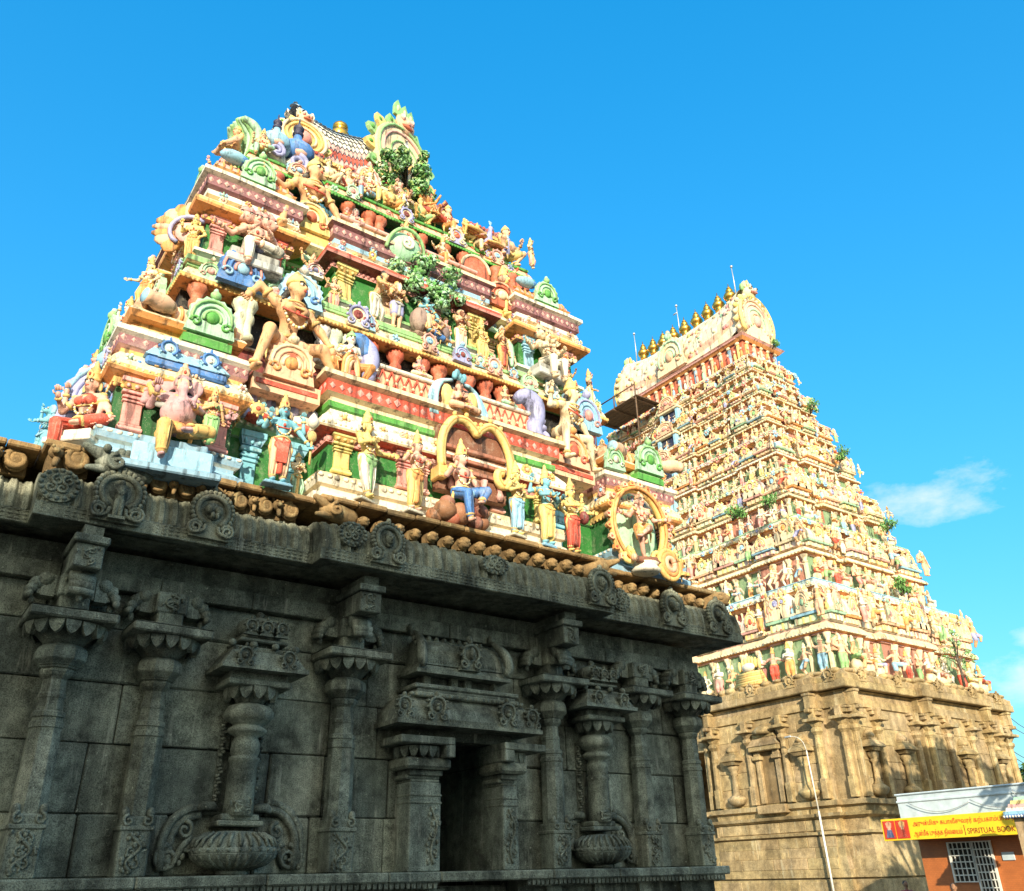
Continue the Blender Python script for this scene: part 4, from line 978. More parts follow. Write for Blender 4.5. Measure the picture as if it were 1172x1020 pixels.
for x,y,c,cc_,w_ in ((2.8,12.30,'pink','ochre',.22),(3.85,12.30,'red','ochre',.22),(4.35,12.80,'lime','green',.24),(4.72,12.80,'mint','lime',.22),(5.2,12.29,'yellow','ochre',.26),(6.1,12.29,'peach','ochre',.22),(7.2,12.29,'rose','ochre',.22),(8.1,12.29,'yellow','ochre',.26),(8.8,12.80,'peach','ochre',.22),(9.5,12.30,'sky','bskin',.24),(10.5,12.30,'pink','ochre',.22)):
    m=MB(); pillar(m,x,y,9.62,10.40,w_,c,cc_); sub(m,'pillar',st2)
for y,c in ((12.9,'red'),(13.7,'pink'),(15.2,'ochre'),(16.4,'ochre'),(18,'pink')):
    m=MB(); m.M=frame(2.57 if abs(y-CY)>1.8 else 2.5,y,0,(-1,0)); pillar(m,0,-.04,9.62,10.40,.22,c,'ochre'); m.M=None; sub(m,'pillar',st2)
for (x0,x1) in ((2.6,4.05),(9.25,10.7)):
    m=MB(); xm=(x0+x1)/2; yf=12.35
    m.bbox(x0+.02,x1-.02,yf+.02,13.6,11.32,11.42,C['cream'],.03); m.box(x0+.14,x1-.14,yf+.14,13.5,11.42,11.52,C['ochre'])
    m.wedge(x0,x1,yf,13.6,11.52,11.58,-.05,C['orange'],-.05)
    for (o0,a),(o1,b_) in zip([(.0,11.58),(.02,11.68),(.1,11.80),(.26,11.90)],[(.02,11.68),(.1,11.80),(.26,11.90),(.5,11.96)]): m.wedge(x0+o0,x1-o0,yf+o0,13.4,a,b_,o1-o0,C['rose'],o1-o0)
    for k in range(10): xx=x0+.12+k*(x1-x0-.24)/9; m.tube([(xx,yf+.02,11.58),(xx,yf+.01,11.68),(xx,yf+.09,11.80),(xx,yf+.25,11.90)],.025,C['orange'],5)
    pv=sub(m,'pavilion_roof',st2)
    f=MB(); f.M=Matrix.Translation((xm,yf-.14,11.32)); f.box(-.3,.3,-.02,.3,-.02,.10,C['green']); f.M=Matrix.Translation((xm,yf-.12,11.42)); fans(f,.66,.72,('mint','lime','green')); f.M=None; sub(f,'leaf_gable',pv)
    f=MB(); f.M=frame(x0-.04 if x0<5 else x1+.04,13.1,11.42,(-1 if x0<5 else 1,0)); fans(f,.66,.70,('mint','lime','green')); f.M=None; sub(f,'leaf_gable',pv)
    f=MB(); f.ell((0,0,0),(.26,.14,.12),C['sky'],10,6); f.ell((.14,0,.0),(.15,.11,.1),C['blue'],8,5)
    f.v=[(v[0]+x0+.25,v[1]+yf-.02,v[2]+11.92) for v in f.v]; sub(f,'shell_roll',pv)
m=MB()      # yellow and pink balustrade over the centre
m.box(5.05,8.25,12.46,12.8,11.32,11.36,C['white'])
for k in range(30):
    xx=5.1+k*.106; m.lathe(xx,12.52,[(.045,11.36),(.05,11.44),(.035,11.5),(.05,11.62),(.03,11.68)],C['yellow'] if k%2 else C['cream'],6)
m.bbox(5.02,8.28,12.42,12.85,11.68,11.76,C['rose'],.02); m.box(5.1,8.2,12.60,12.9,11.34,11.7,C['pink'])
sub(m,'balustrade',st2)
for x,cs in ((4.45,('yellow','cream','brick')),(8.85,('brick','peach','cream'))):
    m=MB(); m.M=Matrix.Translation((x,12.55,10.75)); m.box(-.42,.42,-.12,.4,-.02,.24,C['ochre']); m.box(-.46,.46,-.16,.3,-.06,.0,C['cream']); m.M=Matrix.Translation((x,12.45,11.0)); fans(m,.80,.84,cs,.1,11); m.ell((0,-.09,.36),(.11,.06,.11),C['brick'],8,5); m.M=None; sub(m,'fan_gable',st2)
N2,nk2=neck(3.4,2.5,11.32,12.70,1.85,'brick','teal',[(x,13.12,'brick') for x in (3.75,5.6,6.0,6.4,6.85,7.3,7.75,8.2,8.65,9.1,9.6,9.9)]+[(3.45,13.9,'brick'),(3.45,15.2,'brick'),(3.45,17,'brick'),(10.15,13.3,'brick')],'brick',11.98,12.66,st2)
for x in (4.1,4.9,5.2): 
    m=MB(); m.M=Matrix.Translation((x,13.14,11.98)); m.bbox(-.12,.12,-.08,.1,0,.2,C['sky'],.02); 
    for i in range(5): m.ell((-.1+.05*i,-.06,.28+.05*math.sin(i)),(.05,.05,.11),C['bskin'],6,4)
    m.M=None; sub(m,'post',nk2)
K2=stepped(6.75,CY,3.4,2.65,.02,.08,3.1,1.8,2.2,.9)
e2=eave(K2,12.70,'dgreen','green','peach','red','green',st2,'eave',.14)
deco(K2,.13,12.74,1.3,.40,.40,('peach','white','plum'),e2,1.0,('f','l'))

# ================= storey 3 and roof
P3=stepped(CX,CY,2.75,1.75,.3,.3,2.0,1.3,1.2,.7)
s3=MB()
prof3=[(.2,13.06),(.2,13.16),(.1,13.2),(.1,13.3),(.16,13.34),(.0,13.4),(.0,13.9),(.1,13.92),(.22,13.98),(.22,14.06),(.1,14.16),(.02,14.2),(.08,14.24),(.08,14.36)]
z3={'b1':1.4,'b2':2.1,'s1':.8,'s2':1.3,'c':['lime','white','cream','sky','cream','wall','pink','orange','cream','cream','rose','cream','plum'],'r':['green','lime','cream','white','lime','teal','mint','green','mint','mint','cream','peach','rose'],'p':['cream','sky','cream','white','cream','wall','ochre','orange','ochre','cream','peach','cream','plum']}
s3.loft(P3,prof3,regioncol(z3))
for F,l,p,nr in along(P3,.1,14.26,.12): s3.M=F; s3.ell((0,0,.05),(.04,.02,.045),C['red'],6,4)
s3.M=None
st3=part(s3,'storey',M['paint'],None,'topmost small storey under the barrel roof')
RX=6.62
m=MB()
Pn=[(RX-1.5,14.95),(RX+1.5,14.95),(RX+1.5,16.65),(RX-1.5,16.65)]
m.loft(Pn,[(.3,14.36),(.3,14.5),(.2,14.55),(0,14.6),(0,15.1),(.1,15.12),(.14,15.26)],[C['green'],C['mint'],C['lime'],C['brick'],C['orange'],C['ochre']])
for i in range(9):
    if i in (3,4,5): continue
    x=RX-1.4+i*.35; m.M=Matrix.Translation((x,14.72,14.5))
    for j in range(5): m.cap((-.1+.05*j,-.02,.0),(-.13+.065*j,-.06,.34),.035,.02,C['mint'] if j%2 else C['lime'],6)
    m.M=None
sub(m,'roof_neck',st3)
# barrel roof: rows of pointed scale tiles
def barrel(t):   # t 0 eave .. 1 ridge: (outward half depth, z)
    a=t*PI/2; return (.98*math.cos(a)**.75+.04 if t<.999 else .02, 15.30+1.75*math.sin(a)**.92)
m=MB(); X0,X1=4.75,7.75; nr_=12; nc=26
lift=lambda x:(.95*max(0,(x-5.7)/1.95)**2+.35*max(0,(5.6-x)/.9)**2)
for sgn in (-1,1):
    pts=[barrel(i/nr_) for i in range(nr_+1)]
    for i in range(nr_):
        (d0,z0),(d1,z1)=pts[i],pts[i+1]; cc_=C['red'] if i==1 else (C['rose'] if i==0 else (C['rose'] if i==2 else (C['white'] if i<6 else (.50,.62,.70))))
        y0,y1=CY+sgn*d0,CY+sgn*d1
        
        for k in range(nc):
            xa=X0+(X1-X0)*k/nc; xb=X0+(X1-X0)*(k+1)/nc; q=[(xa,y0,z0+lift(xa)),(xb,y0,z0+lift(xb)),(xb,y1,z1+lift(xb)),(xa,y1,z1+lift(xa))]; m.add(q,[(0,1,2,3) if sgn<0 else (3,2,1,0)],(.20,.22,.27))
        if sgn>0: continue
        nx_=-(z1-z0); L=math.hypot(d0-d1,z1-z0); oy=-(z1-z0)/L*.03; oz=(d0-d1)/L*.03
        for k in range(nc):
            xa=X0+(X1-X0)*(k+(.5 if i%2 else 0))/nc; wd=(X1-X0)/nc*.46
            if xa+wd>X1: continue
            e=.8; yb=y0-(y1-y0)*.35; zb=z0-(z1-z0)*.35
            zl=lift(xa); z0_,z1_=z0,z1; z0,z1,zb=z0+zl,z1+zl,zb+zl
            m.add([(xa,yb+oy*1.6,zb+oz*1.6),(xa+wd,(y0*.6+y1*.4)+oy,(z0*.6+z1*.4)+oz),(xa+wd*.8,y1+oy*.4,z1+oz*.4),(xa-wd*.8,y1+oy*.4,z1+oz*.4),(xa-wd,(y0*.6+y1*.4)+oy,(z0*.6+z1*.4)+oz)],[(0,1,2,3,4)],cc_); z0,z1=z0_,z1_
for k in range(26):
    xa=X0-.03+(X1-X0+.06)*k/26; xb=X0-.03+(X1-X0+.06)*(k+1)/26; la,lb=lift(xa),lift(xb)
    for (ya,yb,za,zb_,cc_) in ((CY-1.12,CY-.96,15.22,15.32,C['ochre']),(CY-1.0,CY+1.0,15.16,15.26,C['orange']),(CY+.96,CY+1.12,15.22,15.32,C['ochre']),(CY-.09,CY+.09,17.03,17.14,C['white'])):
        m.add([(xa,ya,za+la),(xb,ya,za+lb),(xb,yb,za+lb),(xa,yb,za+la),(xa,ya,zb_+la),(xb,ya,zb_+lb),(xb,yb,zb_+lb),(xa,yb,zb_+la)],[(0,3,2,1),(4,5,6,7),(0,1,5,4),(2,3,7,6)],cc_)
    m.ell(((xa+xb)/2,CY-1.12,15.27+(la+lb)/2),(.04,.03,.045),C['yellow'],6,4)
for k in range(7):
    x=X0+.2+k*.36; m.lathe(x,CY,[(.05,17.1+lift(x)),(.07,17.15+lift(x)),(.02,17.22+lift(x)),(.05,17.27+lift(x)),(.005,17.38+lift(x))],C['sky'],6)
rf=sub(m,'barrel_roof',st3)
for x in (6.2,):
    k_=MB(); k_.M=Matrix.Translation((0,0,lift(x)+.02)); k_.lathe(x,CY,[(.16,17.1),(.10,17.16),(.2,17.24),(.26,17.38),(.2,17.52),(.12,17.58),(.2,17.62),(.2,17.72),(.1,17.78),(.05,17.84),(.01,17.95)],W1,14)
    k_.M=None; part(k_,'finial',M['gold'],rf)
def gable(x,yaw,w,h,z,cols,label,nfl=11,face=True,dy=0.):
    """big horseshoe gable plate with a border of flames and a lion mask on top"""
    m=MB(); m.M=Matrix.Translation((x,CY+dy,z))@Matrix.Rotation(yaw,4,'Z'); c0,c1,c2=[cl(c) for c in cols]
    out=[(w*.5*(1.0 if 0 else 1)*math.cos(math.radians(a)),h*.36+h*.36*math.sin(math.radians(a))) for a in range(-35,216,12)]
    m.plate([(-w*.42,0),(w*.42,0)]+out,-.14,.14,c0)
    for rr,cc_,yy in ((.92,c1,.045),(.74,c2,.035),(.5,c1,.03)):
        m.tube([(w*.5*rr*math.cos(math.radians(a)),-.15,h*.36+h*.36*rr*math.sin(math.radians(a))) for a in range(-45,226,15)],yy,cc_,6)
        m.tube([(w*.5*rr*math.cos(math.radians(a)),.15,h*.36+h*.36*rr*math.sin(math.radians(a))) for a in range(-45,226,15)],yy,cc_,6)
    g=None
    m.ell((0,-.14,h*.36),(w*.16,.12,h*.13),C['pink'],8,6)
    if face:
        for s_ in (-1,1):
            m.ell((0,s_*.12,h*.76),(w*.17,.12,h*.10),C['peach'],10,6)
            for q in (-1,1): m.ell((q*w*.08,s_*.22,h*.80),(w*.045,.05,h*.035),C['rose'],6,5); m.ell((q*w*.08,s_*.26,h*.80),(w*.02,.03,h*.02),C['white'],6,4)
            m.ell((0,s_*.22,h*.72),(w*.10,.05,h*.02),C['brick'],8,4); m.ell((0,s_*.24,h*.76),(w*.05,.07,h*.03),C['pskin'],6,4)
        for q in (-1,0,1): flame(m,q*w*.11,h*.84,w*.12,h*.17,(c1,c0),0,.07,q*.04)
    m.M=None; o=sub(m,'gable_plate',rf,label)
    B=Matrix.Translation((x,CY+dy,z))@Matrix.Rotation(yaw,4,'Z')
    for i in range(nfl):
        a=math.radians(-30+240*i/(nfl-1))
        if face and 70<math.degrees(a)<110: continue
        f=MB(); f.M=B@Matrix.Translation((w*.5*math.cos(a),0,h*.36+h*.36*math.sin(a)))@Matrix.Rotation(PI/2-a,4,'Y')
        flame(f,0,-.02,w*.15,h*.105,('yellow' if i%2 else c1,'green'),.02,.09); f.M=None; sub(f,'flame',o)
gable(7.62,.30,2.0,3.15,15.55,('cream','lime','rose'),'tall flame-bordered gable with a lion mask, right end of the roof',11,True,-.75)
gable(4.78,.0,1.15,1.45,14.75,('ochre','cream','yellow'),'yellow gable at the left end of the roof',9,True,-1.35)

# hand-modelled flowers and scroll bosses along the plain bands, no two quite alike
rb=random.Random(31)
def bosses(P,off,z,step,rng,cols,parent,faces=('f','l'),skip=.15):
    for F,l,p,nr in along(P,off,z,step,faces,.5):
        if rb.random()<skip: continue
        m=MB(); m.M=F@Matrix.Translation((rb.uniform(-.3,.3)*l,-.01,rb.uniform(-.02,.02))); r_=rb.uniform(*rng); c,c2,c3=[cl(rb.choice(cols)) for _ in range(3)]; k=rb.random()
        if k<.45:
            n=rb.choice((5,6,7,8))
            for i in range(n): m.ell((r_*.68*math.cos(2*PI*i/n),-.01,r_*.68*math.sin(2*PI*i/n)),(r_*.36,.03,r_*.36),c,6,4)
            m.ell((0,-.03,0),(r_*.38,.035,r_*.38),c2,7,5)
        elif k<.75:
            for q in (-1,1): scroll(m,q*r_*.9,-.02,0,r_*.7,q,c,rb.uniform(1.1,1.6),r_*.17,12)
            m.ell((0,-.02,0),(r_*.35,.03,r_*.6),c2,6,4); m.ell((0,-.02,r_*.8),(r_*.25,.03,r_*.3),c3,6,4)
        else:
            nasi(m,r_*2.6,r_*2.8,.045,c,c2,c3,7,None,True)
        m.M=None; sub(m,'boss',parent)
PASTEL=('cream','peach','rose','sky','mint','white','lav','ochre','pink')
bosses(K1,.06,9.02,.62,(.07,.11),PASTEL,e1); bosses(K2,.06,12.87,.55,(.06,.10),PASTEL,e2)
bosses(CEN,.20,6.55,.60,(.08,.12),('cream','peach','ochre','rose'),st1); bosses(CORE,.08,6.62,.5,(.07,.10),PASTEL,st1)
for P in PAVS[:2]: bosses(P,.14,6.62,.45,(.07,.11),PASTEL,st1,('f','l'))
bosses(SIDE,.14,6.62,.45,(.08,.12),PASTEL,st1,('l',))
bosses(P2,.20,10.66,.5,(.06,.10),PASTEL,st2); bosses(P2,.10,10.88,.42,(.05,.07),PASTEL,st2); bosses(P3,.18,14.10,.4,(.05,.09),PASTEL,st3)
bosses(stepped(CX,CY,4.55,3.6,.02,.10,4.0,2.1,2.9,1.0),-.28,7.9,.7,(.08,.13),PASTEL,st1,('l',))

for (x,y,z,nr,w_,h2,cs) in ((1.55,14.3,7.2,(-1,0),.7,.75,('rose','cream','mint')),(1.55,15.6,7.2,(-1,0),.9,1.0,('mint','cream','rose')),(1.55,17.2,7.2,(-1,0),.7,.75,('sky','cream','pink')),(2.3,13.6,9.15,(-1,0),.6,.65,('mint','cream','rose')),(2.3,15.2,9.15,(-1,0),.8,.9,('peach','rose','sky')),(2.3,17.0,9.15,(-1,0),.6,.65,('mint','cream','pink')),
   (2.5,14.6,11.3,(-1,0),.6,.7,('mint','lime','cream')),(2.5,16.2,11.3,(-1,0),.7,.75,('rose','cream','sky')),(3.25,14.3,13.0,(-1,0),.6,.65,('peach','cream','mint')),(3.25,16.0,13.0,(-1,0),.8,.9,('mint','cream','rose'))):
    m=MB(); m.M=frame(x,y,z,nr); m.box(-w_*.5,w_*.5,-.1,.2,-.02,.06,cl(cs[1])); fans(m,w_,h2,cs,.09,8); m.M=None; sub(m,'fan_gable',st1 if z<9.3 else st2)
for x,z,y,cs in ((5.5,9.22,12.02,('sky','lav','maroon')),(7.6,9.22,12.0,('lav','sky','maroon')),(9.3,9.2,12.1,('mint','cream','rose')),(10.4,9.2,12.1,('sky','cream','pink')),(2.75,9.2,12.15,('mint','cream','rose'))):
    m=MB(); m.M=Matrix.Translation((x,y,z-.28)); fans(m,.42,.46,cs,.07,7); m.M=None; sub(m,'fan_gable',st1)
# ------------------------------------------------------------------ sculpted bodies: smooth union of limbs, meshed by surface nets
def vec(*a): return np.array(a,dtype=np.float64)
def d_prim(p,X):
    if p[0]=='cap':
        _,a,b,ra,rb=p[:5]; a=vec(*a);b=vec(*b); ab=b-a; q=X-a
        t=np.clip((q@ab)/max(ab@ab,1e-12),0,1); return np.linalg.norm(q-t[...,None]*ab,axis=-1)-(ra+(rb-ra)*t)
    _,c,r=p[:3]; q=X-vec(*c); r=vec(*r); k0=np.linalg.norm(q/r,axis=-1); k1=np.linalg.norm(q/(r*r),axis=-1)+1e-9
    return k0*(k0-1)/k1
def bounds(p):
    if p[0]=='cap': a=vec(*p[1]);b=vec(*p[2]);r=max(p[3],p[4]); return np.minimum(a,b)-r,np.maximum(a,b)+r
    return vec(*p[1])-vec(*p[2]),vec(*p[1])+vec(*p[2])
def sdf_mesh(prims,h,k):
    lo=np.min([bounds(p)[0] for p in prims],0)-3*h; hi=np.max([bounds(p)[1] for p in prims],0)+3*h
    n=np.ceil((hi-lo)/h).astype(int)+1
    F=np.full(n,9.0,dtype=np.float64); ax=[lo[i]+h*np.arange(n[i]) for i in range(3)]
    for p in prims:
        b0,b1=bounds(p); pad=k+2.5*h
        i0=np.maximum(((b0-pad-lo)/h).astype(int),0); i1=np.minimum(((b1+pad-lo)/h).astype(int)+2,n)
        sl=tuple(slice(i0[i],i1[i]) for i in range(3))
        G=np.stack(np.meshgrid(*[ax[i][sl[i]] for i in range(3)],indexing='ij'),-1)
        d=d_prim(p,G); f=F[sl]; hh=np.maximum(k-np.abs(f-d),0)/k
        F[sl]=np.minimum(f,d)-hh*hh*k*.25
    S=F<0; nx,ny,nz=n
    # corner sums of edge crossings per cell
    acc=np.zeros((nx-1,ny-1,nz-1,3)); cnt=np.zeros((nx-1,ny-1,nz-1))
    idx=np.stack(np.meshgrid(np.arange(nx),np.arange(ny),np.arange(nz),indexing='ij'),-1).astype(float)
    ed=[]
    for a in range(3):
        s0=[slice(None)]*3; s1=[slice(None)]*3; s0[a]=slice(0,-1); s1[a]=slice(1,None); s0=tuple(s0); s1=tuple(s1)
        cr=S[s0]!=S[s1]; f0=F[s0];f1=F[s1]; e=np.argwhere(cr)
        t=f0[cr]/(f0[cr]-f1[cr]); P=e.astype(float); P[:,a]+=t; o=[i for i in range(3) if i!=a]
        for du in (0,-1):
            for dv in (0,-1):
                c=e.copy(); c[:,o[0]]+=du; c[:,o[1]]+=dv
                ok=np.all((c>=0)&(c<np.array([nx-1,ny-1,nz-1])),1); c=c[ok]
                np.add.at(acc,(c[:,0],c[:,1],c[:,2]),P[ok]); np.add.at(cnt,(c[:,0],c[:,1],c[:,2]),1)
        ed.append((e,S[s0][cr]))
    m=cnt>0; ids=np.full(cnt.shape,-1); ids[m]=np.arange(m.sum()); V=lo+h*(acc[m]/cnt[m][:,None])
    Fs=[]
    for a in range(3):
        e,ins=ed[a]; o=[(a+1)%3,(a+2)%3]; q=[]
        for du,dv in ((0,0),(-1,0),(-1,-1),(0,-1)):
            c=e.copy(); c[:,o[0]]+=du; c[:,o[1]]+=dv; q.append(ids[c[:,0],c[:,1],c[:,2]])
        q=np.stack(q,1); q[ins]=q[ins]; q[~ins]=q[~ins][:,::-1]; Fs.append(q)
    return V,np.concatenate(Fs)
def sdf_into(mb,prims,h,k,colour=None):
    """mesh prims (each ends with its colour) into a builder; faces take the colour of the nearest limb"""
    V,Q=sdf_mesh(prims,h,k); Cc=V[Q].mean(1)
    D=np.stack([d_prim(p,Cc) for p in prims],1); w_=D.argmin(1); cols=[p[-1] for p in prims]
    mb.add([tuple(v) for v in V],[tuple(int(i) for i in q) for q in Q],[colour(Cc[i],cols[w_[i]]) if colour else cols[w_[i]] for i in range(len(Q))],True)
def ik(a,b,l1,l2,hint):
    a=vec(*a);b=vec(*b);d=b-a;L=np.linalg.norm(d); u=d/max(L,1e-9); L2=min(L,(l1+l2)*.995)
    x=(l1*l1-l2*l2+L2*L2)/(2*L2); y=math.sqrt(max(l1*l1-x*x,0)); h_=vec(*hint); h_=h_-u*(h_@u); h_/=max(np.linalg.norm(h_),1e-9)
    return tuple(a+u*x+h_*y), tuple(a+u*L2)
ARM=dict(down=((.20,-.03,.50),(1,.6,-.2)),bless=((.20,-.16,.76),(.6,.5,-1)),hip=((.12,-.03,.56),(1,.5,0)),out=((.38,-.05,.70),(.2,.5,-1)),up=((.22,-.02,1.02),(1,.2,-.4)),front=((.10,-.22,.66),(1,.3,-.7)),
 pray=((.015,-.15,.74),(1,.2,-.8)),chest=((.04,-.12,.72),(1,.2,-.7)),back=((.26,.02,.90),(1,.3,-.6)),push=((.30,-.06,1.05),(1,0,-.2)),low=((.32,-.10,.52),(.6,.6,0)),knee=((.24,-.20,.36),(1,.3,.2)))
LEG=dict(stand=((.062,-.02,.28),(.062,.0,.045),(0,-1,0)),bent=((.10,-.07,.285),(.085,.0,.045),(.4,-1,0)),cross=((.07,-.04,.28),(.0,-.05,.045),(0,-1,0)),
 lotus=((.24,-.16,.075),(-.02,-.24,.055),(-1,-.2,0)),pend=((.10,-.23,.05),(.09,-.22,-.22),(0,-1,0)),wide=((.27,-.14,.20),(.23,-.10,-.12),(.5,-1,0)),squat=((.26,-.16,.26),(.17,-.06,.045),(.6,-1,0)),
 side=((.26,-.12,.10),(.10,-.22,.05),(-1,-.3,0)),kneeup=((.14,-.20,.28),(.12,-.16,.03),(.1,-1,0)),lift=((.12,-.18,.42),(-.06,-.20,.26),(-.3,-.3,-1)),stride=((.12,-.10,.28),(.16,-.06,.045),(.3,-1,0)))
def finger(mb,w_,d,n,s,c):
    """palm side hand: four fingers of unequal length bent at the knuckle, thumb off the side"""
    d=Vector(d).normalized(); n=Vector(n); n=(n-d*n.dot(d)); n=n.normalized() if n.length>1e-4 else d.orthogonal().normalized(); t=d.cross(n)
    w_=Vector(w_)
    for i,l in enumerate((.034,.042,.040,.030)):
        o=w_+d*.040*s+t*(i-1.5)*.0135*s; k=o+d*l*.55*s; e=k+d*l*.45*s+n*l*.35*s
        mb.tube([o,k,e],[.0075*s,.007*s,.005*s],c,5)
    o=w_+d*.012*s-t*.018*s; mb.tube([o,o-t*.018*s+d*.016*s,o-t*.020*s+d*.034*s+n*.006*s],[.008*s,.0075*s,.005*s],c,5)
def figure(name,label,cat,loc,H,yaw=0.0,skin='skin',cloth='yellow',trim='gold',panel=None,arms=(('R','bless'),('L','down')),legs=('stand','stand'),sit=False,pz=None,lean=(0,0),turn=0.,
           crown='tall',garb='dhoti',heads=1,beard=None,face='human',crownc='gold',belly=0.,top=None,h=.0125,base=None,extra=None,group=None,tall=1.0,bust=False,hair='black',tilt=0.):
    root=empty(name,loc,yaw); tag(root,label,cat,group)
    sk,ct,tr=cl(skin),cl(cloth),cl(trim); pn=cl(panel or trim); S=H
    pz=pz if pz is not None else (.10 if sit else .52)
    px,py=0,0; lx,ly=lean; N_=(px+lx,py+ly,pz+.32); ch=(px+lx*.75,py+ly*.75,pz+.235); wa=(px+lx*.3,py+ly*.3,pz+.11)
    bd=[('ell',(px,py,pz+.015),(.098,.080,.075),sk),('cap',(px,py,pz+.03),wa,.074,.060,sk),('cap',wa,ch,.058,.084,sk),('ell',(ch[0],ch[1],ch[2]+.01),(.120,.078,.085),top and cl(top) or sk),
        ('cap',(ch[0]-.075,ch[1],ch[2]+.058),(ch[0]+.075,ch[1],ch[2]+.058),.045,.045,sk),('cap',(N_[0],N_[1],pz+.30),(N_[0],N_[1]-.005,pz+.375),.040,.036,sk)]
    if bust:
        for q in (-1,1): bd.append(('ell',(ch[0]+q*.052,ch[1]-.062,ch[2]+.0),(.048,.046,.046),top and cl(top) or sk))
    if belly: bd.append(('ell',(wa[0],wa[1]-.05*belly,wa[2]+.01),(.12*belly,.11*belly,.11*belly),sk))
    hz=pz+.425; hx,hy=N_[0],N_[1]-.012; mb=MB(); fx=MB()
    ct_,st_=math.cos(turn),math.sin(turn)
    def hd(x,y,z,ox=0,t=turn): c_,s_=math.cos(t),math.sin(t); return (hx+ox+x*c_-y*s_, hy+x*s_+y*c_, hz+z)
    hl=[(0,turn)] if heads==1 else [(0,turn)]+[(q*.085*(1+i*.75),turn+q*.55*(i+1)) for i in range((heads-1)//2) for q in (1,-1)]
    for ox,t in hl:
        bd+=[('ell',hd(0,.005,.012,ox,t),(.060,.066,.070),sk),('ell',hd(0,-.022,-.03,ox,t),(.046,.046,.048),sk)]
        if face=='human':
            bd.append(('cap',hd(0,-.062,.018,ox,t),hd(0,-.076,-.008,ox,t),.008,.014,sk))
            for q in (-1,1):
                bd.append(('ell',hd(q*.062,.012,-.004,ox,t),(.012,.016,.026),sk))
                fx.ell(tuple(S*v for v in hd(q*.024,-.058,.014,ox,t)),(.021*S,.012*S,.014*S),C['white'],7,5); fx.ell(tuple(S*v for v in hd(q*.024,-.0665,.014,ox,t)),(.010*S,.007*S,.011*S),C['black'],6,4)
                fx.tube([tuple(S*v for v in hd(q*.008,-.066,.032,ox,t)),tuple(S*v for v in hd(q*.026,-.063,.039,ox,t)),tuple(S*v for v in hd(q*.044,-.050,.032,ox,t))],.0060*S,C['black'],4)
            fx.ell(tuple(S*v for v in hd(0,-.066,-.030,ox,t)),(.021*S,.010*S,.009*S),C['red'],6,4)
            if crown!='tall' or heads>1: fx.ell(tuple(S*v for v in hd(0,.02,.05,ox,t)),(.064*S,.062*S,.045*S),cl(hair),10,6)
    if beard is not None:
        bd+=[('cap',hd(0,-.05,-.05),hd(0,-.075,-.13),.045,.02,cl(beard)),('cap',hd(-.03,-.055,-.03),hd(.03,-.055,-.03),.02,.02,cl(beard)),('ell',hd(0,.05,-.02),(.07,.05,.10),cl(beard))]
    if face=='elephant':
        for q in (-1,1): bd.append(('ell',hd(q*.115,.02,-.005),(.065,.02,.085),sk))
        bd.append(('ell',hd(0,-.02,.0),(.072,.07,.085),sk))
        tp=[(0,-.07,-.03),(.0,-.10,-.10),(.01,-.105,-.17),(.05,-.11,-.21),(.10,-.11,-.19),(.115,-.11,-.14)]
        for i in range(5): bd.append(('cap',hd(*tp[i]),hd(*tp[i+1]),.042-.005*i,.038-.005*i,sk))
        for q in (-1,1):
            fx.tube([tuple(S*v for v in hd(q*.04,-.08,-.05)),tuple(S*v for v in hd(q*.06,-.115,-.075)),tuple(S*v for v in hd(q*.065,-.135,-.06))],[.012*S,.010*S,.004*S],C['white'],6)
            fx.ell(tuple(S*v for v in hd(q*.045,-.08,.01)),(.012*S,.01*S,.012*S),C['black'],6,4)
            for i in range(3): bd.append(('cap',hd(-.02,-.088-.006*i,-.02-.035*i),hd(.02,-.088-.006*i,-.02-.035*i),.022,.022,C['peach']))
    if face=='lion':
        bd+=[('ell',hd(0,-.06,-.03),(.045,.05,.035),sk)]
        for q in (-1,1): fx.ell(tuple(S*v for v in hd(q*.03,-.06,.02)),(.016*S,.014*S,.016*S),C['white'],7,5); fx.ell(tuple(S*v for v in hd(q*.03,-.074,.02)),(.008*S,.006*S,.008*S),C['black'],6,4)
        for i in range(9): a=PI*(-.15+1.3*i/8); bd.append(('ell',hd(.085*math.cos(a),.02,.085*math.sin(a)),(.032,.03,.032),tr))
    # arms
    for a_ in arms:
        q=1 if a_[0]=='L' else -1
        tgt,hint=ARM[a_[1]] if isinstance(a_[1],str) else a_[1]
        sh=(ch[0]+q*.125,ch[1]+.005,ch[2]+.052); tg=(q*tgt[0]+lx*.5,tgt[1]+ly*.6,tgt[2]+pz-.52) if not isinstance(a_[1],tuple) or True else tgt
        el,wr=ik(sh,tg,.165,.155,(q*hint[0],hint[1],hint[2]))
        bd+=[('ell',sh,(.043,.042,.044),sk),('cap',sh,el,.037,.029,sk),('cap',el,wr,.030,.019,sk)]
        d=vec(*wr)-vec(*el); d/=max(np.linalg.norm(d),1e-9); hd_=d if a_[1]!='bless' else vec(0,-.25,1)
        bd.append(('ell',tuple(vec(*wr)+hd_*.026),(.026,.024,.030),sk))
        finger(fx,tuple(S*v for v in vec(*wr)+hd_*.012),hd_,(0,-1,.2) if a_[1]!='bless' else (0,-1,0),S*1.25,sk)
        for (p0,p1,t,r) in ((sh,el,.55,.041),(el,wr,.88,.028)):
            p0=vec(*p0);p1=vec(*p1); c_=p0+(p1-p0)*t; u=(p1-p0)/np.linalg.norm(p1-p0)
            fx.tube([tuple(S*(c_-u*.014)),tuple(S*c_),tuple(S*(c_+u*.014))],[r*S,(r+.008)*S,r*S],tr,8)
    # legs and garment
    gm=[]; pleats=[]
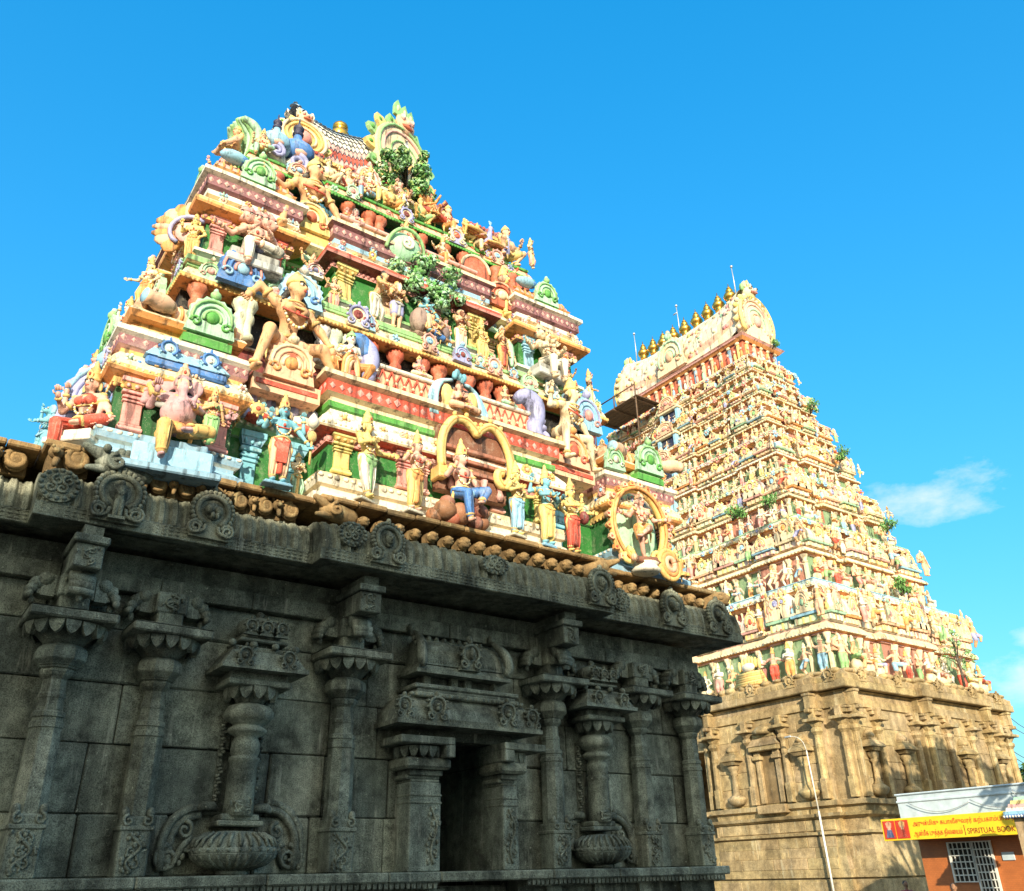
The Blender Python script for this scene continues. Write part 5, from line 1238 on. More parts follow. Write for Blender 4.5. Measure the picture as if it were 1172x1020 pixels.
    for q,lg in ((-1,legs[0]),(1,legs[1])):
        kn,an,toe=LEG[lg] if isinstance(lg,str) else lg
        hp=(px+q*.058,py,pz+.0); dz=0
        kn=(q*kn[0]+(0 if sit else px),kn[1],kn[2]+dz); an=(q*an[0],an[1],an[2]+dz)
        bd+=[('cap',hp,kn,.064,.044,sk),('cap',kn,an,.042,.025,sk),('ell',(an[0]+toe[0]*.03*q if toe[0] else an[0],an[1]+toe[1]*.035,an[2]-.015+toe[2]*.03),(.030+abs(toe[0])*.02,.030+abs(toe[1])*.030,.022+abs(toe[2])*.03),sk)]
        fx.tube([tuple(S*v for v in (an[0],an[1],an[2]+.018)),tuple(S*v for v in (an[0],an[1],an[2]+.030)),tuple(S*v for v in (an[0],an[1],an[2]+.042))],[.034*S,.040*S,.034*S],tr,8)
        if garb in ('dhoti','sari'):
            kk=.95 if garb=='dhoti' else 1.15
            gm+=[('cap',hp,kn,.077*kk,.059*kk,ct),('cap',kn,tuple(vec(*kn)+(vec(*an)-vec(*kn))*.82),.057*kk,.047*kk,ct)]; pleats.append((hp,kn,an,.077*kk,.059*kk,.047*kk))
        elif garb=='short': gm+=[('cap',hp,tuple(vec(*hp)+(vec(*kn)-vec(*hp))*.72),.083,.070,ct)]
        elif garb=='loin': gm+=[('cap',hp,tuple(vec(*hp)+(vec(*kn)-vec(*hp))*.25),.080,.078,ct)]
    gm+=[('ell',(px,py,pz+.02),(.112,.092,.060),ct)]
    if not sit and garb in ('dhoti','sari','short'):
        zb=.12 if garb!='short' else .30
        gm+=[('cap',(px,py-.085,pz-.02),(px*.5,-.060,zb),.026,.034,pn)]
        if garb=='sari': gm+=[('cap',(px,py,pz-.06),(0,0,.10),.085,.095,ct)]
        if garb=='dhoti' and panel: gm+=[('ell',(px+.045,py-.07,pz-.05),(.05,.035,.06),pn),('ell',(px-.045,py-.07,pz-.05),(.05,.035,.06),pn)]
    if sit and garb in('dhoti','sari'): gm+=[('cap',(-.03,-.09,pz-.02),(.03,-.14,pz-.05),.05,.05,pn)]
    P=lambda pr:[('cap',tuple(S*v for v in p[1]),tuple(S*v for v in p[2]),p[3]*S,p[4]*S,p[5]) if p[0]=='cap' else ('ell',tuple(S*v for v in p[1]),tuple(S*v for v in p[2]),p[3]) for p in pr]
    sdf_into(mb,P(bd),h*S,.020*S)
    # necklace, belt
    for r_,z_,cc_ in ((.060,.30,tr),(.085,.265,tr),(.10,.225,C['red'] if trim=='gold' else tr)):
        fx.tube([(S*(N_[0]*.9+r_*math.cos(a)),S*(N_[1]-.02-.055*math.sin(a) if 1 else 0),S*(pz+z_-.045*(r_/.06-.6)*math.sin(a))) for a in [PI*i/10 for i in range(11)]],.0085*S,cc_,5)
    for q in (-1,1):
        fx.ell((S*(ch[0]+q*.135),S*(ch[1]-.005),S*(ch[2]+.075)),(.042*S,.040*S,.022*S),tr,8,5)
        fx.tube([(S*(N_[0]+q*.045),S*(N_[1]+.03),S*(hz-.02)),(S*(N_[0]+q*.085),S*(N_[1]+.015),S*(pz+.34)),(S*(N_[0]+q*.115),S*(N_[1]+.0),S*(pz+.27))],[.026*S,.024*S,.010*S],cl(hair) if crown=='bun' else C['black'],6)
    pts=[(S*(ch[0]+.085*math.cos(a)),S*(ch[1]-.060-.02*abs(math.sin(a))),S*(pz+.20+.10*math.sin(a)*(1 if a<PI else 1.1))) for a in [PI+PI*i/12 for i in range(13)]]
    for i_,p_ in enumerate(pts): fx.ell(p_,(.013*S,.012*S,.013*S),C['white'] if i_%2 else tr,5,4)
    fx.ell((S*ch[0],S*(ch[1]-.088),S*(pz+.215)),(.020*S,.012*S,.024*S),C['red'],6,4)
    bt=MB()
    mb2=mb; b_=len(mb.v); mb.v+=fx.v; mb.f+=[tuple(i+b_ for i in f) for f in fx.f]; mb.c+=fx.c; mb.sm+=fx.sm
    mb.build('body',M['paint'],root)
    if garb:
        g=MB(); sdf_into(g,P(gm),h*S,.016*S)
        g.tube([(S*(px+.112*math.cos(a)),S*(py+.094*math.sin(a)),S*(pz+.045+.01*math.sin(3*a))) for a in [2*PI*i/20 for i in range(21)]],.013*S,tr,5)
        dk=tuple(v*.62 for v in ct); lt=tuple(min(.86,v*1.12+.05) for v in ct)
        for hp,kn,an,r0,r1,r2 in pleats:       # folds running down each leg
            for j,ang in enumerate((-1.9,-1.2,-.55,.1,.8,1.4)):
                pts=[]
                for (p,r) in ((vec(*hp),r0),((vec(*hp)+vec(*kn))/2,(r0+r1)/2),(vec(*kn),r1),((vec(*kn)+vec(*an))/2,(r1+r2)/2*1.02),(vec(*kn)+(vec(*an)-vec(*kn))*.84,r2)):
                    d=vec(*an)-vec(*hp); d/=max(np.linalg.norm(d),1e-6); f0=vec(0,-1,0)-d*d[1]*-1*1.0; f0=vec(0,-1,.001)-d*(vec(0,-1,.001)@d); f0/=max(np.linalg.norm(f0),1e-6); s0=np.cross(d,f0)
                    pts.append(tuple(S*(p+(f0*math.cos(ang)+s0*math.sin(ang))*r*.995)))
                g.tube(pts,[.006*S,.009*S,.009*S,.009*S,.007*S],dk if j%2 else lt,5)
            e_=vec(*kn)+(vec(*an)-vec(*kn))*.82; u=(vec(*an)-vec(*kn)); u/=max(np.linalg.norm(u),1e-6)
            g.tube([tuple(S*(e_-u*.012)),tuple(S*(e_)),tuple(S*(e_+u*.014))],[r2*1.02*S,(r2*1.12)*S,r2*1.02*S],tr,9)
        for q in (-1,1):                        # looped sashes over the hips
            g.tube([(S*(px+q*.095),S*(py-.04),S*(pz+.045)),(S*(px+q*.075),S*(py-.095),S*(pz-.01)),(S*(px+q*.02),S*(py-.105),S*(pz-.03)),(S*(px),S*(py-.10),S*(pz+.03))],[.014*S,.018*S,.016*S,.010*S],pn if panel else tr,6)
            g.tube([(S*(px+q*.105),S*(py-.02),S*(pz+.03)),(S*(px+q*.135),S*(py-.02),S*(pz-.08)),(S*(px+q*.12),S*(py-.02),S*(pz-.20))],[.014*S,.020*S,.008*S],tr,6)
        g.build('garment',M['paint'],root)
    cr=MB(); cc_=cl(crownc)
    for ox,t in hl:
        p=[S*v for v in hd(0,.012,.045,ox,t)]
        if crown=='tall':
            k=tall; cr.lathe(p[0],p[1],[(.064*S,p[2]-.012*S),(.073*S,p[2]),(.073*S,p[2]+.018*S),(.062*S,p[2]+.022*S),(.060*S,p[2]+.07*S*k),(.064*S,p[2]+.075*S*k),(.050*S,p[2]+.085*S*k),(.044*S,p[2]+.13*S*k),(.048*S,p[2]+.135*S*k),(.030*S,p[2]+.15*S*k),(.022*S,p[2]+.185*S*k),(.026*S,p[2]+.195*S*k),(.004*S,p[2]+.23*S*k)],cc_,12)
            cr.M=Matrix.Translation((p[0],p[1]-.06*S,p[2]+.01*S)); flame(cr,0,0,.06*S,.09*S,(crownc,'red'),0,.012*S); cr.M=None
            if heads==1:
                for q in (-1,1): cr.ell(tuple(S*v for v in hd(q*.080,.02,-.02,ox,t)),(.022*S,.016*S,.05*S),cc_,7,5)
        elif crown=='bun':
            cr.ell((p[0],p[1]+.02*S,p[2]+.045*S),(.045*S,.045*S,.045*S),cl(hair),8,6); cr.ell((p[0],p[1],p[2]-.005*S),(.068*S,.07*S,.035*S),cl(hair),10,6); cr.lathe(p[0],p[1]+.02*S,[(.035*S,p[2]+.02*S),(.042*S,p[2]+.03*S),(.035*S,p[2]+.04*S)],cc_,8)
        elif crown=='cap':
            cr.lathe(p[0],p[1],[(.066*S,p[2]-.015*S),(.075*S,p[2]),(.07*S,p[2]+.03*S),(.045*S,p[2]+.07*S),(.02*S,p[2]+.09*S),(.026*S,p[2]+.10*S),(.004*S,p[2]+.125*S)],cc_,12)
    if cr.v: cr.build('crown' if crown!='bun' else 'hair',M['paint'],root)
    if base:
        b=MB(); w_,d_,z_,c_=base; c_=cl(c_)
        b.bbox(-w_,w_,-d_,d_*.9,-z_,-z_*.55,c_,.012); b.bbox(-w_*.9,w_*.9,-d_*.9,d_*.85,-z_*.55,0,tuple(min(.85,v*1.2) for v in c_),.015); b.build('pedestal',M['paint'],root)
    if extra: extra(root,S,pz)
    return root
def prop(root,mb,name,label=None):
    o=mb.build(name,M['paint'],root); 
    if label: o['label']=label
    return o
def shellhalo(root,w,hh,z,cols,y=.08,name='halo',lab=None,n=9):
    m=MB(); m.M=Matrix.Translation((0,y,z)); fans(m,w,hh,cols,.07,n); m.M=None; prop(root,m,name,lab)
def disc(root,p,r,c,n=8):
    m=MB(); m.M=Matrix.Translation(p)@Matrix.Rotation(PI/2,4,'X'); m.lathe(0,0,[(r,-.012),(r,.012)],cl(c),14); m.M=None
    for i in range(n): a=2*PI*i/n; m.ell((p[0]+r*1.1*math.cos(a),p[1],p[2]+r*1.1*math.sin(a)),(.018,.018,.03),C['yellow'],5,4)
    m.ell((p[0],p[1]-.015,p[2]),(r*.4,.02,r*.4),C['red'],6,4); prop(root,m,'discus')
def staff(root,a,b,r,c,blob=0.):
    m=MB(); m.tube([a,b],r,cl(c),7)
    if blob: m.ell(b,(blob,blob,blob*1.3),cl(c),8,6)
    prop(root,m,'staff')

# ================= statues of the lowest storey
def x_(root,S,pz):
    shellhalo(root,1.15,1.15,.35,('lav','sky','blue'),.18,'halo','blue scalloped shell behind the seated figure',8)
figure('seated_statue','salmon-red seated goddess before a blue scalloped shell, left end of the tower','statue',(1.35,11.75,5.45),1.5,-.75,'pskin','red','yellow','red',(('R','bless'),('L','knee'),('R','back'),('L','low')),('pend','side'),True,.12,base=(.34,.30,.18,'white'),extra=x_,garb='dhoti',bust=True,top='red')
figure('lion_statue','pale cyan rearing lion figure on the left flank','statue',(1.05,13.3,5.55),1.0,-1.2,'bskin','bskin','sky',None,(('R','up'),('L','front')),('bent','bent'),face='lion',crown=None,garb='loin',crownc='sky')
figure('seated_statue','small cream crouching figure at the far left flank','statue',(.95,14.9,5.75),.95,-1.2,'cream','white','gold',None,(('R','pray'),('L','pray')),('kneeup','kneeup'),True,.14,crown='bun')
def x_(root,S,pz):
    m=MB(); m.tube([(-.36,-.10,.62),(-.42,-.06,.80),(-.33,-.02,.92)],[.05,.045,.01],C['ochre'],8); prop(root,m,'goad')
    m=MB(); m.tube([(-.30,-.10,.50),(-.10,-.20,.44),(.12,-.20,.38),(.24,-.12,.30)],[.04,.055,.05,.03],C['grey'],7); prop(root,m,'sash')
    m=MB(); m.bbox(-.42,.46,-.16,.3,-.16,-.02,bluegrey,.02); m.bbox(-.50,.54,-.26,.3,-.48,-.16,C['sky'],.03); m.bbox(-.62,.66,-.34,.3,-.58,-.48,bluegrey,.02); prop(root,m,'throne')
figure('elephant_headed_statue','pink elephant-headed seated statue with round belly on a blue throne','statue',(2.42,11.26,5.46),1.66,-.12,'mauve','ochre','ochre','orange',(('R','back'),('R','bless'),('L','front'),('L','out')),('pend','side'),True,.13,face='elephant',belly=1.2,tall=.85,crownc='peach',extra=x_,h=.0115)
figure('standing_statue','small lady in a green dress beside the elephant-headed statue','statue',(2.84,11.05,5.46),.78,-.1,'skin','lime','gold','lime',(('R','chest'),('L','down')),('stand','stand'),garb='sari',bust=True,top='lime',h=.016)
def x_(root,S,pz):
    disc(root,(-.40,-.05,1.08),.10,'gold'); m=MB(); m.lathe(.44,-.05,[(.02,.98),(.07,1.02),(.09,1.10),(.05,1.18),(.01,1.24)],C['white'],10); prop(root,m,'conch')
    m=MB(); m.tube([(.42,-.10,.35),(.42,-.12,.74)],.02,C['gold'],7); m.ell((.42,-.12,.80),(.07,.07,.09),C['gold'],8,6); prop(root,m,'mace')
    m=MB(); m.plate([(-.07,.28),(.07,.28),(.09,.62),(-.09,.62)],-.135,-.10,C['red']); prop(root,m,'sash')
figure('standing_statue','cyan-skinned four-armed statue in orange dhoti with red sash','statue',(3.85,10.99,5.10),1.22,-.05,'bskin','peach','gold','red',(('R','back'),('L','back'),('R','bless'),('L','low')),('stand','stand'),extra=x_,base=(.22,.11,.05,'sky'))
figure('standing_statue','dancing lady in white leggings striped green, one arm stretched sideways','statue',(5.22,10.96,5.16),1.27,.35,'yellow','white','gold','lime',(('L','out'),('R','chest')),('cross','stand'),lean=(-.03,.0),turn=.5,bust=True,crownc='yellow',base=(.17,.09,.05,'white'))
figure('standing_statue','lady in a yellow dhoti edged orange, left of the yellow arch','statue',(6.05,10.93,5.14),1.18,.2,'pskin','yellow','gold','orange',(('R','bless'),('L','front')),('stand','stand'),lean=(.03,0),turn=.25,bust=True,crownc='yellow',base=(.17,.09,.05,'white'))
def x_(root,S,pz):
    m=MB()
    prop(root,m,'rock') if m.v else None
figure('seated_statue','seated hero in blue trousers on a heap of brown rocks under the arch','statue',(6.95,10.98,5.52),1.45,.12,'pskin','blue','gold','sky',(('R','bless'),('L','knee')),(((.06,-.20,.02),(.02,-.20,-.28),(0,-1,0)),((.27,-.14,.15),(.12,-.22,-.05),(-.6,-.6,0))),True,.10,turn=.35,crownc='yellow',hair='yellow',h=.0115)
rockg=[(6.62,5.28,.20),(6.78,5.18,.16),(6.5,5.20,.16),(6.66,5.42,.14),(7.22,5.20,.15),(7.38,5.24,.15),(7.30,5.40,.14),(7.14,5.36,.14),(7.44,5.42,.11),(7.2,5.52,.10),(6.95,5.30,.22)]
rk=MB()
for i,(x,z,r) in enumerate(rockg): rk.ell((x,10.93+.05*(i%3),z),(r,r*.9,r*.85),tuple(v*random.uniform(.9,1.3) for v in (.33,.13,.07)),10,7)
tag(rk.build('rock_heap',M['paint']),'heap of rounded brown rocks under the hero in blue trousers','rocks')
figure('standing_statue','yellow-armed figure in pale blue trousers, right of the rock heap','statue',(8.04,10.93,5.14),1.14,.2,'yellow','sky','gold','sky',(('R','bless'),('L','hip'),('L','out'),('R','chest')),('stand','stand'),crownc='yellow',top='yellow',base=(.17,.09,.05,'white'))
figure('standing_statue','cyan-skinned statue in a bright yellow dhoti','statue',(8.69,10.93,5.09),1.25,.15,'bskin','yellow','gold','ochre',(('R','back'),('L','front'),('R','front'),('L','chest')),('stand','stand'),turn=.3,top='bskin',base=(.18,.09,.06,'sky'))
def x_(root,S,pz):
    m=MB(); m.lathe(.30,-.02,[(.02,.60),(.08,.64),(.10,.74),(.05,.84)],C['maroon'],9); prop(root,m,'pot')
figure('standing_statue','statue in a scarlet dhoti with yellow jacket, right of the yellow dhoti','statue',(9.26,10.93,5.05),1.2,.1,'yellow','red','gold','red',(('R','front'),('L','out'),('L','back'),('R','hip')),('stand','stand'),top='yellow',extra=x_)
# dancer inside a ring of flames
def x_(root,S,pz):
    m=MB(); R0=.66; cx,cz=-.02,.76
    pts=[(cx+R0*.92*math.cos(a),.10,cz+R0*1.18*math.sin(a)) for a in [math.radians(-68+316*i/40) for i in range(41)]]
    m.tube(pts,.075,C['ochre'],8); m.tube([(p[0]*1.0,-.0,p[2]) for p in pts],.035,C['orange'],6)
    for q in (-1,1):
        b_=pts[0] if q>0 else pts[-1]; scroll(m,b_[0]+q*.12,.02,b_[2]+.06,.16,-q,C['yellow'],1.3,.06,14)
    r=prop(root,m,'flame_ring')
    for i in range(20):
        a=math.radians(-50+280*i/19); m=MB(); m.M=Matrix.Translation((cx+R0*1.02*math.cos(a),.08,cz+R0*1.27*math.sin(a)))@Matrix.Rotation(PI/2-a,4,'Y'); flame(m,0,0,.12,.11,('peach' if i%2 else 'orange','red'),.0,.06); m.M=None; o=m.build('flame',M['paint'],r)
    m=MB(); m.ell((-.02,.30,.78),(.58,.05,.78),C['mint'],16,8); prop(root,m,'back_plate')
    m=MB(); m.lathe(0,0,[(.24,-.20),(.28,-.15),(.24,-.10),(.21,-.06),(.26,-.02)],C['white'],14); prop(root,m,'lotus_base')
    m=MB(); m.cap((-.25,-.12,-.0),(.12,-.16,.03),.07,.06,C['brown']); m.ell((-.33,-.12,.03),(.07,.07,.08),C['peach'],8,6); m.cap((.12,-.14,.02),(.3,-.1,.0),.05,.03,C['brown']); prop(root,m,'crouched_dwarf')
figure('dancing_statue','dancer with raised leg inside a yellow flame ring, right corner of the tower','statue',(11.08,11.02,5.22),1.32,-.12,'pskin','orange','gold','peach',(('R','bless'),('L',((-.08,-.20,.62),(1,-.4,.5))),('R','out'),('L','out')),(((.14,-.14,.30),(.04,-.04,.05),(.3,-1,0)),((-.02,-.20,.46),(-.20,-.22,.32),(-1,-.3,0))),garb='short',crown='cap',crownc='peach',extra=x_,h=.0115)
m=MB(); m.M=Matrix.Translation((11.58,10.95,5.24))@Matrix.Rotation(-.35,4,'Y')
for r_,c_ in ((.25,'ochre'),(.18,'orange'),(.11,'peach')): m.tube([(r_*math.cos(2*PI*i/20),-.03*(4-r_*9),r_*1.15*math.sin(2*PI*i/20)) for i in range(21)],.055,C[c_],6)
m.ell((0,.02,0),(.24,.06,.28),C['peach'],12,6); m.M=None
tag(m.build('shield_disc',M['paint']),'leaning ochre ribbed disc at the foot of the flame ring','ornament')
figure('seated_statue','little yellow kneeling figure right of the flame ring','statue',(12.0,11.1,5.10),.85,.2,'yellow','orange','gold',None,(('R','pray'),('L','pray')),('kneeup','side'),True,.13,crown='cap',h=.016)
# arch over the rock-seated hero
m=MB(); zz=6.12
pl=[(-.70,0),(-.72,.30),(-.66,.62),(-.48,.86),(-.24,.90),(-.06,.78),(.0,.72),(.06,.80),(.26,.92),(.48,.84),(.66,.56),(.72,.24),(.66,.02),(.52,-.08),(.42,.02),(.44,.14),(.54,.16)]
pp=[(7.33+x*1.0,11.06,zz+z*1.08) for x,z in pl]
m.tube(pp,[.08]*len(pp),C['yellow'],8,sp=4); m.tube([(x,y-.065,z) for x,y,z in pp],.022,C['orange'],5,sp=4); m.tube([(x,y-.03,z+.055) for x,y,z in pp[:13]],.028,C['cream'],5)
for i in range(12): m.ell((pp[i][0],11.02,pp[i][2]+.10),(.05,.04,.05),C['ochre'],6,4)
m.bbox(6.55,6.72,11.0,11.3,5.90,6.14,C['ochre'],.02)
tag(m.build('makara_arch',M['paint']),'wavy yellow arch with curled ends over the rock-seated hero','arch')
m=MB(); m.box(6.62,8.0,11.16,11.34,5.76,6.95,C['brown']); 
for z in (6.12,6.32,6.52): m.bbox(6.66,7.96,11.08,11.30,z,z+.07,(.40,.16,.10),.01)
for i in range(4): m.lathe(6.85+i*.33,11.12,[(.05,5.78),(.07,5.86),(.04,5.94),(.07,6.08)],C['rose'],8)
tag(m.build('niche_shelf',M['paint']),'brown niche with shelves behind the rock-seated hero','niche')
# half figure in a pale blue shell over the arch
def x_(root,S,pz):
    m=MB()
    for q in (-1,1):
        for j in range(7):
            a0=j/6; m.tube([(q*(.08+.10*a0),.10-.02*j,.75-.08*a0),(q*(.34+.10*a0),.06,.62-.06*a0),(q*(.48+.12*a0),.02,.30-.10*a0),(q*(.46+.14*a0),.0,-.12)],[.03,.05,.05,.03],C['sky'] if j%2 else (.40,.68,.78),6,sp=4)
        m.ell((q*.27,-.02,.32),(.13,.05,.24),C['yellow'],10,6)
    for i in range(5): m.ell((-.1+.05*i,.0,.80+.06*math.sin(i*1.6)),(.06,.06,.09),C['bskin'],6,5)
    prop(root,m,'wing_shell')
figure('seated_statue','pink half-figure framed by pale blue wings above the yellow arch','statue',(7.10,11.28,7.30),1.15,.05,'pskin','peach','gold',None,(('R','chest'),('L','chest')),('lotus','lotus'),True,.08,crown='bun',hair='brown',extra=x_,h=.014)

# ================= giants, scrolls and hooded figures in front of the first neck
figure('giant_statue','large tan giant sitting astride the left ledge, hand on the orange eave','statue',(3.98,11.72,7.50),2.3,.15,'skin','peach','gold','orange',(('R',((.34,-.02,.78),(.6,.3,1))),('L',((.36,-.12,.46),(1,.2,0)))),(((.20,-.16,.14),(.30,-.20,-.22),(0,-1,0)),((.22,-.16,.14),(.40,-.14,-.10),(.4,-1,0))),True,.14,turn=.45,garb='loin',crown='cap',crownc='yellow',hair='yellow',bust=True,h=.0105,lean=(-.02,-.13))
figure('giant_statue','pale yellow giant leaning at the right ledge beside the mauve scroll','statue',(9.78,11.68,7.52),2.05,.35,'cream','cream','gold','lav',(('L',((.34,-.08,.50),(1,.2,.5))),('R','back')),(((.20,-.16,.12),(.24,-.18,-.2),(0,-1,0)),((.24,-.16,.16),(.34,-.14,-.12),(.4,-1,0))),True,.14,turn=.5,garb='loin',crown='tall',crownc='yellow',tall=.7,h=.0105,lean=(0,-.12))
def scrollthing(loc,s,cols,label,flip=1,cat='ornament'):
    m=MB(); m.M=Matrix.Translation(loc)@Matrix.Scale(s,4)
    pts=[(flip*(-.30+.0),0,.80),(flip*-.12,-.05,.92),(flip*.10,-.06,.80),(flip*.14,-.06,.52),(flip*.06,-.08,.26),(flip*.12,-.08,.06),(flip*.28,-.08,.02),(flip*.36,-.08,.14),(flip*.28,-.08,.22)]
    m.tube(pts,[.10,.17,.19,.18,.16,.15,.11,.08,.05],cl(cols[0]),10,sp=4)
    for i in range(4): m.ell((flip*(.24-.02*i),-.10,.30+.14*i),(.12,.08,.075),cl(cols[1]),8,5)
    m.M=None; tag(m.build('scroll_ornament',M['paint']),label,cat)
scrollthing((8.85,11.55,7.42),.98,('lav','lav'),'big mauve curling scroll beside the pale giant')
m=MB(); m.M=Matrix.Translation((10.55,11.85,8.2)); fans(m,.75,.95,('sky','lav','pink'),.12,9); m.M=None
tag(m.build('shell_ornament',M['paint']),'sky-blue and pink fan shell at the right end of the orange eave','ornament')
def x_(root,S,pz):
    m=MB(); m.tube([(.18,.05,.98),(.30,.0,.80),(.34,-.05,.50),(.30,-.06,.12)],[.12,.16,.17,.10],C['lav'],9,sp=4); m.tube([(.05,.05,1.0),(.2,-.03,.92),(.26,-.1,.6)],[.1,.12,.08],C['blue'],8,sp=4); prop(root,m,'shawl')
    m=MB(); 
    for k in range(4): m.tube([(-.17+.035*k,-.24+.01*k,.02),(-.16+.035*k,-.26,.36-.03*k),(-.04+.02*k,-.25,.50-.05*k),(.08-.01*k,-.24,.34-.04*k),(.10-.01*k,-.23,.03)],.032,C['peach'] if k%2 else C['orange'],6,sp=3)
    m.ell((0,-.22,.10),(.06,.06,.09),C['red'],8,6); prop(root,m,'pleated_skirt')
figure('seated_statue','hooded figure in a blue shawl and green turban with peach pleated skirt','statue',(5.08,11.55,7.38),1.25,-.15,'white','orange','gold','peach',(('R','front'),('L','low')),('squat','squat'),True,.30,crown='cap',crownc='lime',extra=x_,h=.014)
figure('standing_statue','small cream guardian on the left pavilion behind its green gable','statue',(1.9,12.6,8.35),.85,-.9,'cream','ochre','gold','orange',(('R','out'),('L','hip')),('bent','stand'),h=.016)
figure('standing_statue','white and grey figure on the upper left flank with raised arm','statue',(1.95,14.3,8.30),1.1,-1.1,'white','lav','gold',None,(('R','up'),('L','out')),('bent','bent'),h=.016)
figure('seated_statue','pink seated figure high on the left flank beside a green leaf gable','statue',(2.1,16.2,8.3),1.2,-1.2,'pskin','rose','gold',None,(('R','bless'),('L','knee')),('pend','side'),True,.12,h=.016)

# ================= middle storey
def x_(root,S,pz):
    m=MB(); m.bbox(-.42,.42,-.26,.3,-.20,-.02,C['grey'],.02); m.bbox(-.48,.48,-.32,.3,-.36,-.20,(.5,.52,.5),.02); prop(root,m,'throne')
figure('many_headed_statue','pink five-headed seated statue on a grey throne, left pavilion of the middle storey','statue',(3.38,12.12,9.66),1.6,-.05,'pskin','white','peach','lav',(('R','front'),('L','front'),('R','out'),('L','low')),('pend','lotus'),True,.10,heads=5,crown='cap',crownc='pink',extra=x_)
def x_(root,S,pz):
    m=MB()
    for i in range(9):
        a=math.radians(80+150*i/8); m.ell((-.12+.42*math.cos(a),.10,.72+.42*math.sin(a)),(.16*abs(math.cos(a))+.06,.05,.16*abs(math.sin(a))+.06),C['peach'] if i%2 else C['orange'],8,5)
    m.tube([(-.12+.30*math.cos(a),.03,.66+.30*math.sin(a)) for a in [math.radians(40+200*i/10) for i in range(11)]],.04,C['lav'],6); m.ell((-.14,.08,.66),(.22,.05,.22),C['rose'],10,6); prop(root,m,'petal_halo')
figure('standing_statue','gold-skinned figure with orange petal halo at the left corner of the middle storey','statue',(2.42,12.35,9.36),.86,-.5,'yellow','ochre','gold','orange',(('R','bless'),('L','hip')),('stand','bent'),crown='tall',extra=x_,h=.015)
figure('standing_statue','pale standing figure holding a fan before the green pillar','statue',(4.52,12.25,9.42),.82,0,'skin','peach','gold','sky',(('R','push'),('L','low')),('stand','stand'),h=.016,crownc='peach',extra=lambda r,S,p:shellhalo(r,.34,.34,.36,('white','pink','lav'),-.1,'fan'))
figure('standing_statue','woman in white leaning forward with outstretched arms, before the green wall','statue',(5.76,12.18,9.30),1.08,.7,'skin','white','gold','white',(('R','front'),('L','front')),('stand','stride'),lean=(.0,-.16),crown='bun',bust=True,h=.015)
figure('standing_statue','bearded man in a grey kilt with folded arms, left of the seated teal figure','statue',(6.22,12.15,9.27),1.10,.2,'peach','lav','gold','grey',(('R','chest'),('L','chest')),('stand','stand'),crown='bun',beard='white',garb='short',hair='ochre',h=.014)
def x_(root,S,pz):
    m=MB(); m.bbox(-.30,.30,-.15,.3,-.34,-.02,(.3,.2,.15),.05); m.ell((-.22,-.1,.0),(.2,.2,.28),(.34,.24,.20),9,6); m.ell((.3,-.05,-.05),(.22,.2,.25),(.30,.2,.17),9,6); prop(root,m,'rock_seat')
figure('seated_statue','teal-skinned figure seated on rocks below the leafy plaster tree, leg crossed','statue',(6.88,12.18,9.62),1.12,.1,'bskin','peach','gold','yellow',(('R','front'),('L',((.36,-.1,.42),(1,0,.2)))),('pend','side'),True,.14,crown='bun',extra=x_,h=.014)
figure('reclining_statue','child figure in blue shorts lying at the feet of the teal figure','statue',(7.0,11.98,9.30),.85,.2,'skin','blue','gold',None,(('R','low'),('L','front')),(((.10,-.06,.10),(.22,-.10,.04),(0,-1,0)),((.24,-.06,.04),(.42,-.10,.02),(0,-1,0))),True,.08,lean=(-.12,0),crown='bun',garb='short',h=.016)
figure('standing_statue','white-robed sage with dark hair and folded hands, right of the plaster tree','statue',(7.66,12.15,9.22),1.08,.1,'peach','white','gold','peach',(('R','pray'),('L','pray')),('stand','stand'),crown='bun',beard='brown',h=.014,base=(.22,.16,.05,'red'))
figure('standing_statue','all-yellow ornate statue in front of the yellow pillar','statue',(8.17,12.15,9.24),.90,0,'yellow','yellow','ochre','gold',(('R','bless'),('L','hip')),('stand','bent'),crownc='yellow',h=.015)
figure('standing_statue','figure in an orange kilt with a green cape over one arm','statue',(8.68,12.15,9.22),1.0,.25,'skin','orange','gold','red',(('R','bless'),('L','down')),('stand','stand'),h=.015,crown='cap',crownc='grey',extra=lambda r,S,p:prop(r,(lambda m:(m.tube([(.10,.08,.86),(.25,.03,.72),(.28,0,.5),(.26,-.04,.2)],[.08,.10,.08,.03],C['mint'],8,sp=4),m)[1])(MB()),'cape'))
def x_(root,S,pz):
    m=MB(); m.bbox(-.42,.42,-.22,.3,-.18,-.02,C['grey'],.02); m.bbox(-.48,.48,-.30,.3,-.34,-.18,(.5,.52,.5),.02); prop(root,m,'throne')
figure('many_headed_statue','cream many-headed seated statue with white leggings, right pavilion of the middle storey','statue',(9.85,12.15,9.62),1.6,.1,'cream','white','peach','white',(('R','front'),('L','front'),('R','out'),('L','out')),('pend','pend'),True,.10,heads=5,crown='cap',crownc='peach',extra=x_)
figure('standing_statue','small orange-skirted attendant at the right corner of the middle storey','statue',(10.55,12.35,9.3),.85,.3,'skin','orange','gold','yellow',(('R','out'),('L','bless')),('stand','stand'),h=.016)
figure('giant_statue','large tan giant with grey loincloth seated above the yellow fan gable','statue',(4.40,12.66,10.95),2.3,.1,'skin','grey','gold','orange',(('R','out'),('L',((.34,-.06,.44),(1,.1,.2)))),(((.22,-.14,.20),(.26,-.16,-.08),(0,-1,0)),((.22,-.14,.20),(.40,-.18,-.10),(.3,-1,0))),True,.22,turn=.35,garb='loin',crown='cap',crownc='yellow',hair='yellow',bust=True,h=.0105,lean=(0,-.12))
